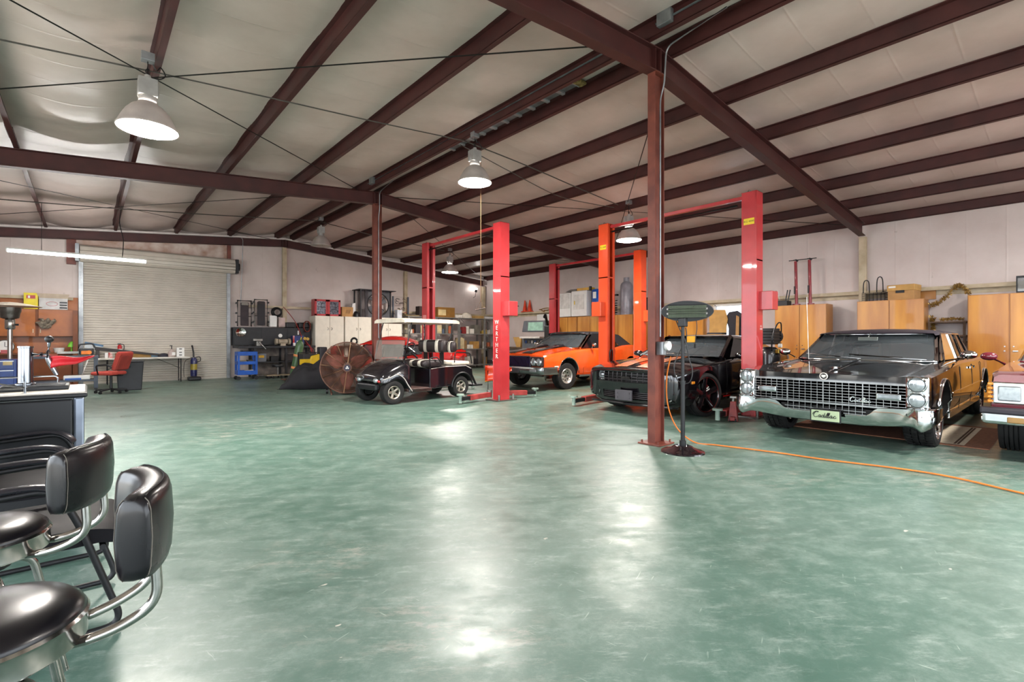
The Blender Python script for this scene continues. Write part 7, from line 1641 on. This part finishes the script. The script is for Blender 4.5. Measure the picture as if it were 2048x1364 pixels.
# red swivel chair with bin behind
oc = thing('office_chair', 'red fabric swivel chair with black arms in front of folding table', 'chair', (.42, 14.95, 0), R(8)); RF = mat('coral_red_fabric', '#b9473c', .85, bump=.03, scale=60)
oc_a = Vector((-.755, .656, 0))   # chair faces left in the photo
oc.rotation_euler = (0, 0, math.atan2(oc_a.y, oc_a.x))
MB().box((.05, 0, .47), (.50, .48, .085)).build('seat', RF, oc, sm=60, bev=.04, seg=3); MB().box((-.27, 0, .76), (.10, .44, .46), (0, R(-20), 0)).build('backrest', RF, oc, sm=60, bev=.045, seg=3); MB().box((-.31, 0, .72), (.04, .38, .36), (0, R(-20), 0)).build('back_shell', mat('dark_coral_fabric', '#96392f', .85), oc, sm=60, bev=.02)
MB().cyl((0, 0, .08), (0, 0, .43), .028, n=14).build('gas_column', BLK, oc); MB().bx(-.26, -.02, -.03, .03, .40, .44).build('back_bracket', BLK, oc, sm=0)
for s in (-1, 1): MB().tube(fillet([(.10, s*.24, .44), (.12, s*.29, .66), (-.16, s*.29, .68), (-.24, s*.27, .60)], .06), .016, 7).build('armrest', BLK, oc)
for k in range(5):
    a = 2*PI*k/5+.3; l = MB(); l.bar((0, 0, .10), (.30*math.cos(a), .30*math.sin(a), .07), .05, .035); lg = l.build('base_leg', BLK, oc, sm=0, bev=.01); MB().cyl((.30*math.cos(a), .30*math.sin(a)-.02, .03), (.30*math.cos(a), .30*math.sin(a)+.02, .03), .03, n=12).build('caster', BLK, lg)
tb2 = thing('trash_bin', 'tall dark grey bin standing behind the red swivel chair', 'bin', (.80, 15.55, 0)); MB().loft([[(-.23, -.17, 0), (.23, -.17, 0), (.23, .17, 0), (-.23, .17, 0)], [(-.27, -.21, .70), (.27, -.21, .70), (.27, .21, .70), (-.27, .21, .70)]]).build('bin_body', mat('charcoal_bin', '#2b2d31', .5), tb2, sm=0, bev=.02); MB().bx(-.28, .28, -.22, .22, .70, .73).build('rim', mat('charcoal_bin', '#2b2d31', .5), tb2, sm=0, bev=.01)
# fluorescent fixture over the bench
ff = thing('strip_light', 'long lit fluorescent strip light hanging over the work table', 'lamp', (-1.32, 15.0, 3.15)); MB().bx(0, 2.42, -.06, .06, .05, .09).build('fixture', WHT, ff, sm=0, bev=.01)
for y in (-.04, .04): MB().cyl((.02, y, .02), (2.40, y, .02), .019, n=12).build('tube', FLU, ff, sm=60)
for x in (.0, 2.40): MB().bx(x, x+.02, -.06, .06, .0, .06).build('lamp_holder', WHT, ff, sm=0)
MB().tube([(.55, 0, .09), (.55, 0, zp(-.77)-3.15)], .006, 5).build('hanging_rod', DARKM, ff); MB().tube(crv([(1.95, 0, .09), (1.97, .02, .5), (1.90, 0, .9), (1.93, 0, zp(.6)-3.15)], 5), .010, 6).build('power_cord', BLK, ff)
tag(MB().tube(fillet([(XL+.5, Y3-.12, zp(XL+.5)-.03), (3.9, Y3-.12, zp(3.9)-.03), (3.9, Y3-.10, zp(3.9)-.4), (3.88, YW-.03, 2.4)], .12), .012, 6).build('conduit', GALV, None, sm=60), 'grey conduit along the end rafter dropping beside the roll-up door', 'conduit')
# ============================================================ foreground: bar stools, guest chairs, bar cabinet
LEA = mat('black_leather', '#100e12', .28, bump=0, scale=5, spec=.5, var=.1, rvar=.03)
LEAM = mat('black_leather_matt', '#0f0d12', .58, bump=.0, scale=5, var=.12, spec=.18)
CHR = mat('worn_chrome', '#c2bfba', .16, metal=1., var=.15, scale=12)
STITCH = mat('pale_stitching', '#6d675f', .8)
def make_stool(x, y, rz, label):
    t = thing('bar_stool', label, 'stool', (x, y, 0), rz, )
    s = MB(); s.lathe([(0, .585), (.17, .585), (.182, .60), (.186, .612), (.18, .625), (.16, .643), (.11, .657), (0, .664)], n=48); s.build('seat_cushion', LEA, t, sm=60)
    r = MB(); r.lathe([(.10, .545), (.178, .545), (.187, .552), (.187, .598), (.191, .606), (.186, .613), (.178, .606)], n=48); r.build('seat_rim', CHR, t, sm=40)
    # curved padded back, concave towards the seat
    rc = .34; a0 = .53; nb = 17; rows = []
    for i in range(nb):
        q = -1+2*i/(nb-1); a = q*a0; e = 1-abs(q)**10*.08; row = []
        for j in range(16):
            b = 2*PI*j/16; cb, sb = math.cos(b), math.sin(b)
            dx = .036*math.copysign(abs(cb)**.45, cb)*e; dz = .106*math.copysign(abs(sb)**.40, sb)*e
            bow = -.010*(1-(dz/.106)**2) if cb < 0 else .006*(1-(dz/.106)**2)
            rr = rc+dx+bow; row.append((rr*math.cos(a)-.02, rr*math.sin(a), .800+dz+dx*.10))
        rows.append(row)
    def shrink(r, k, out):
        c = sum((Vector(p) for p in r), Vector())/len(r); o_ = Vector((-math.sin(a0)*1, 0, 0)); n_ = (Vector(r[0])-Vector(rows[nb//2][0])); d_ = Vector((0, math.copysign(out, n_.y), 0))
        return [tuple(c+(Vector(p)-c)*k+d_) for p in r]
    full = [shrink(rows[0], .70, .013), shrink(rows[0], .93, .008)]+rows+[shrink(rows[-1], .93, .008), shrink(rows[-1], .70, .013)]
    bk = MB().loft(full).build('backrest', LEA, t, sm=60)
    for i in (0, nb-1):
        for j0, j1 in ((12, 4),):
            for js in ((13, 14, 15, 0, 1, 2, 3), (11, 10, 9, 8, 7, 6, 5)):
                MB().tube([Vector(rows[i][j])+(Vector(rows[i][j])-Vector((rows[i][j][0], rows[i][j][1], .80))).normalized()*.001 for j in js], .0013, 4).build('stitch_seam', STITCH, bk)
    MB().tube([Vector(rows[i][4])+Vector((.02, 0, .002)) for i in range(nb)], .002, 4).build('top_seam', LEAM, bk)
    for s_ in (-1, 1):
        MB().tube(fillet([(.02, s_*.045, .535), (.235, s_*.075, .555), (.325, s_*.085, .60), (.318, s_*.085, .71)], .10, 8), .0125, 10).build('back_tube', CHR, t, sm=60)
    MB().cyl((0, 0, .50), (0, 0, .548), .09, n=20).build('swivel_plate', DARKM, t, sm=40)
    for a in (PI/4, 3*PI/4, 5*PI/4, 7*PI/4):
        c, s_ = math.cos(a), math.sin(a); MB().tube(fillet([(.03*c, .03*s_, .50), (.15*c, .15*s_, .50), (.25*c, .25*s_, .012)], .06, 6), .0125, 9).build('leg', CHR, t, sm=60)
    MB().tube([(.205*math.cos(2*PI*i/32), .205*math.sin(2*PI*i/32), .20) for i in range(32)], .010, 7, closed=True).build('foot_ring', CHR, t, sm=60)
    return t
make_stool(-.185, 1.625, R(-2), 'black leather chrome bar stool with padded back, nearest the camera')
make_stool(-.285, 2.40, R(-17), 'black leather chrome bar stool second from the camera, turned away')
def make_guest_chair(x, y, rz, label):
    t = thing('guest_chair', label, 'chair', (x, y, 0), rz)
    rows = []
    for i in range(13):
        q = -1+2*i/12; e = 1-abs(q)**6*.25; row = []
        for j in range(18):
            b = 2*PI*j/18; cb, sb = math.cos(b), math.sin(b); row.append((.01+.27*math.copysign(abs(cb)**.5, cb)*(1-abs(q)**8*.06), q*.265, .425+.05*e*math.copysign(abs(sb)**.6, sb)-.02*cb*(cb > .5)+.012*(sb > 0)*(1-q*q)))
        rows.append(row)
    MB().loft(rows).build('seat_cushion', LEAM, t, sm=60)
    rows = []
    for i in range(9):
        q = -1+2*i/8; row = []
        for j in range(16):
            b = 2*PI*j/16; cb, sb = math.cos(b), math.sin(b); z = .74+.27*math.copysign(abs(sb)**.5, sb); row.append((-.275-.16*(z-.47)/.55+.05*cb-.05*(1-q*q), q*.25*(1-abs(sb)**8*.08), z))
        rows.append(row)
    MB().loft(rows).build('backrest', LEAM, t, sm=60)
    for s in (-1, 1):
        MB().tube(fillet([(-.30, s*.275, .40), (-.30, s*.285, .635), (.05, s*.29, .655), (.12, s*.285, .50), (.27, s*.27, .016), (-.30, s*.27, .016)], .075, 8), .0135, 9).build('side_frame', DARKM, t, sm=60)
        rows = []
        for i in range(14):
            q = i/13; p = crv([(-.27, 0, .66), (-.1, 0, .672), (.02, 0, .665), (.09, 0, .62), (.115, 0, .55)], 4)[i]; w = .026*(1-.25*abs(2*q-1)**4)
            rows.append([(p.x+.015*math.cos(b)*(q > .6), s*.287+w*math.cos(b), p.z+.014*math.sin(b)) for b in [2*PI*k/10 for k in range(10)]])
        MB().loft(rows).build('armrest_pad', mat('dark_armrest', '#25242b', .28, spec=.7), t, sm=60)
    MB().bx(-.20, .22, -.02, .02, .36, .39).build('seat_bar', DARKM, t, sm=0); MB().tube([(.20, -.27, .37), (.20, .27, .37)], .012, 7).build('front_rail', DARKM, t)
    return t
make_guest_chair(-.15, 3.03, 0, 'black leather guest chair with dark looped arms, directly behind the bar stools')
make_guest_chair(-.17, 4.03, 0, 'black leather guest chair with looped arms, farther one in front of the bar cabinet')
# bar cabinet with beer tap
kg_ = thing('bar_cabinet', 'black beer dispensing cabinet with pale top and metal corner at left', 'cabinet', (-1.05, 4.47, 0))
MB().bx(0, 1.03, .012, .70, .0, .875).build('carcass', mat('grey_side_panel', '#6f746f', .35, var=.08), kg_, sm=0, bev=.006)
MB().bx(0, .975, -.012, .012, .06, .865).build('front_panel', mat('black_front_panel', '#121318', .4, var=.2), kg_, sm=0, bev=.012); MB().bx(.978, 1.034, -.014, .03, .05, .875).build('corner_trim', mat('brushed_aluminium', '#8d95a3', .3, metal=.9), kg_, sm=0, bev=.012)
MB().bx(-.02, 1.05, -.025, .715, .872, .905).build('top_edge', BLK, kg_, sm=0, bev=.010); MB().bx(-.01, 1.035, -.01, .70, .905, .913).build('counter_top', mat('cream_counter', '#d8d0c4', .4), kg_, sm=0)
bt = thing('beer_tap', 'chrome beer tap tower with black knob on the bar cabinet', 'beer tap', (-.33, 4.86, .945)); CH = mat('tap_chrome', '#8d929a', .14, metal=1., var=.06)
MB().lathe([(0, 0), (.055, 0), (.055, .012), (.040, .018), (.039, .262), (.043, .265), (.043, .275), (0, .278)], n=32).build('tower', CH, bt, sm=40)
d_ = Vector((.70, -.10, 0)).normalized(); f0 = d_*.038
MB().tube([f0+Vector((0, 0, .215)), d_*.115+Vector((0, 0, .215))], .014, 12).tube([d_*.075+Vector((0, 0, .215)), d_*.085+Vector((0, 0, .215))], .019, 12).build('shank', CH, bt, sm=50)
MB().tube([d_*.118+Vector((0, 0, .235)), d_*.118+Vector((0, 0, .19)), d_*.128+Vector((0, 0, .15)), d_*.165+Vector((0, 0, .065))], .016, 12, radii=[.014, .018, .017, .013]).build('faucet', CH, bt, sm=50)
MB().tube([d_*.118+Vector((0, 0, .235)), d_*.121+Vector((0, 0, .27)), d_*.122+Vector((0, 0, .30))], .009, 10, radii=[.012, .008, .011]).build('lever', CH, bt, sm=50)
MB().sph(tuple(d_*.123+Vector((0, 0, .325))), .026, 16, 10).build('knob', BLK, bt, sm=60)
pn_ = tag(MB().grid([[(-.20+.24*u, 4.83-.02*math.sin(u*5)+.012*math.sin(v*6), 1.145-.005*u-(.085*(1-u)**.7)*v+.006*math.sin(u*8)) for v in [j/6 for j in range(7)]] for u in [i/14 for i in range(15)]]).build('red_pennant', mat('red_cloth', '#c4202a', .5), None, sm=60), 'red pointed cloth pennant hanging off the beer tap', 'cloth')
pn_.modifiers.new('s', 'SOLIDIFY').thickness = .003
tr_ = thing('drip_tray', 'black drip tray under the beer tap', 'tray', (-.46, 4.70, .913)); MB().bx(0, .36, 0, .30, 0, .03).build('tray_body', BLK, tr_, sm=0, bev=.006)
for k in range(9): MB().bx(.02, .34, .02+k*.032, .032+k*.032, .03, .034).build('slat', DARKM, tr_, sm=0)
gr2 = thing('guard_rail', 'chrome guard rail around the bar cabinet top', 'rail', (-1.05, 4.49, .913))
for z in (.035, .075): MB().tube(fillet([(.02, .64, z), (.02, .03, z), (.74, .03, z), (.74, .12, z)] if z < .05 else [(.02, .64, z), (.02, .03, z), (.60, .03, z), (.74, .03, .035)], .03), .006, 7).build('rail_tube', CH, gr2)
for p in ((.02, .03), (.38, .03), (.74, .03), (.02, .6)): MB().cyl((p[0], p[1], 0), (p[0], p[1], .078), .006, n=8).build('rail_post', CH, gr2)
MB().tube(fillet([(.40, .64, 0), (.40, .64, .075), (.88, .64, .075), (.88, .64, 0)], .03), .006, 7).build('rear_rail', CH, gr2)
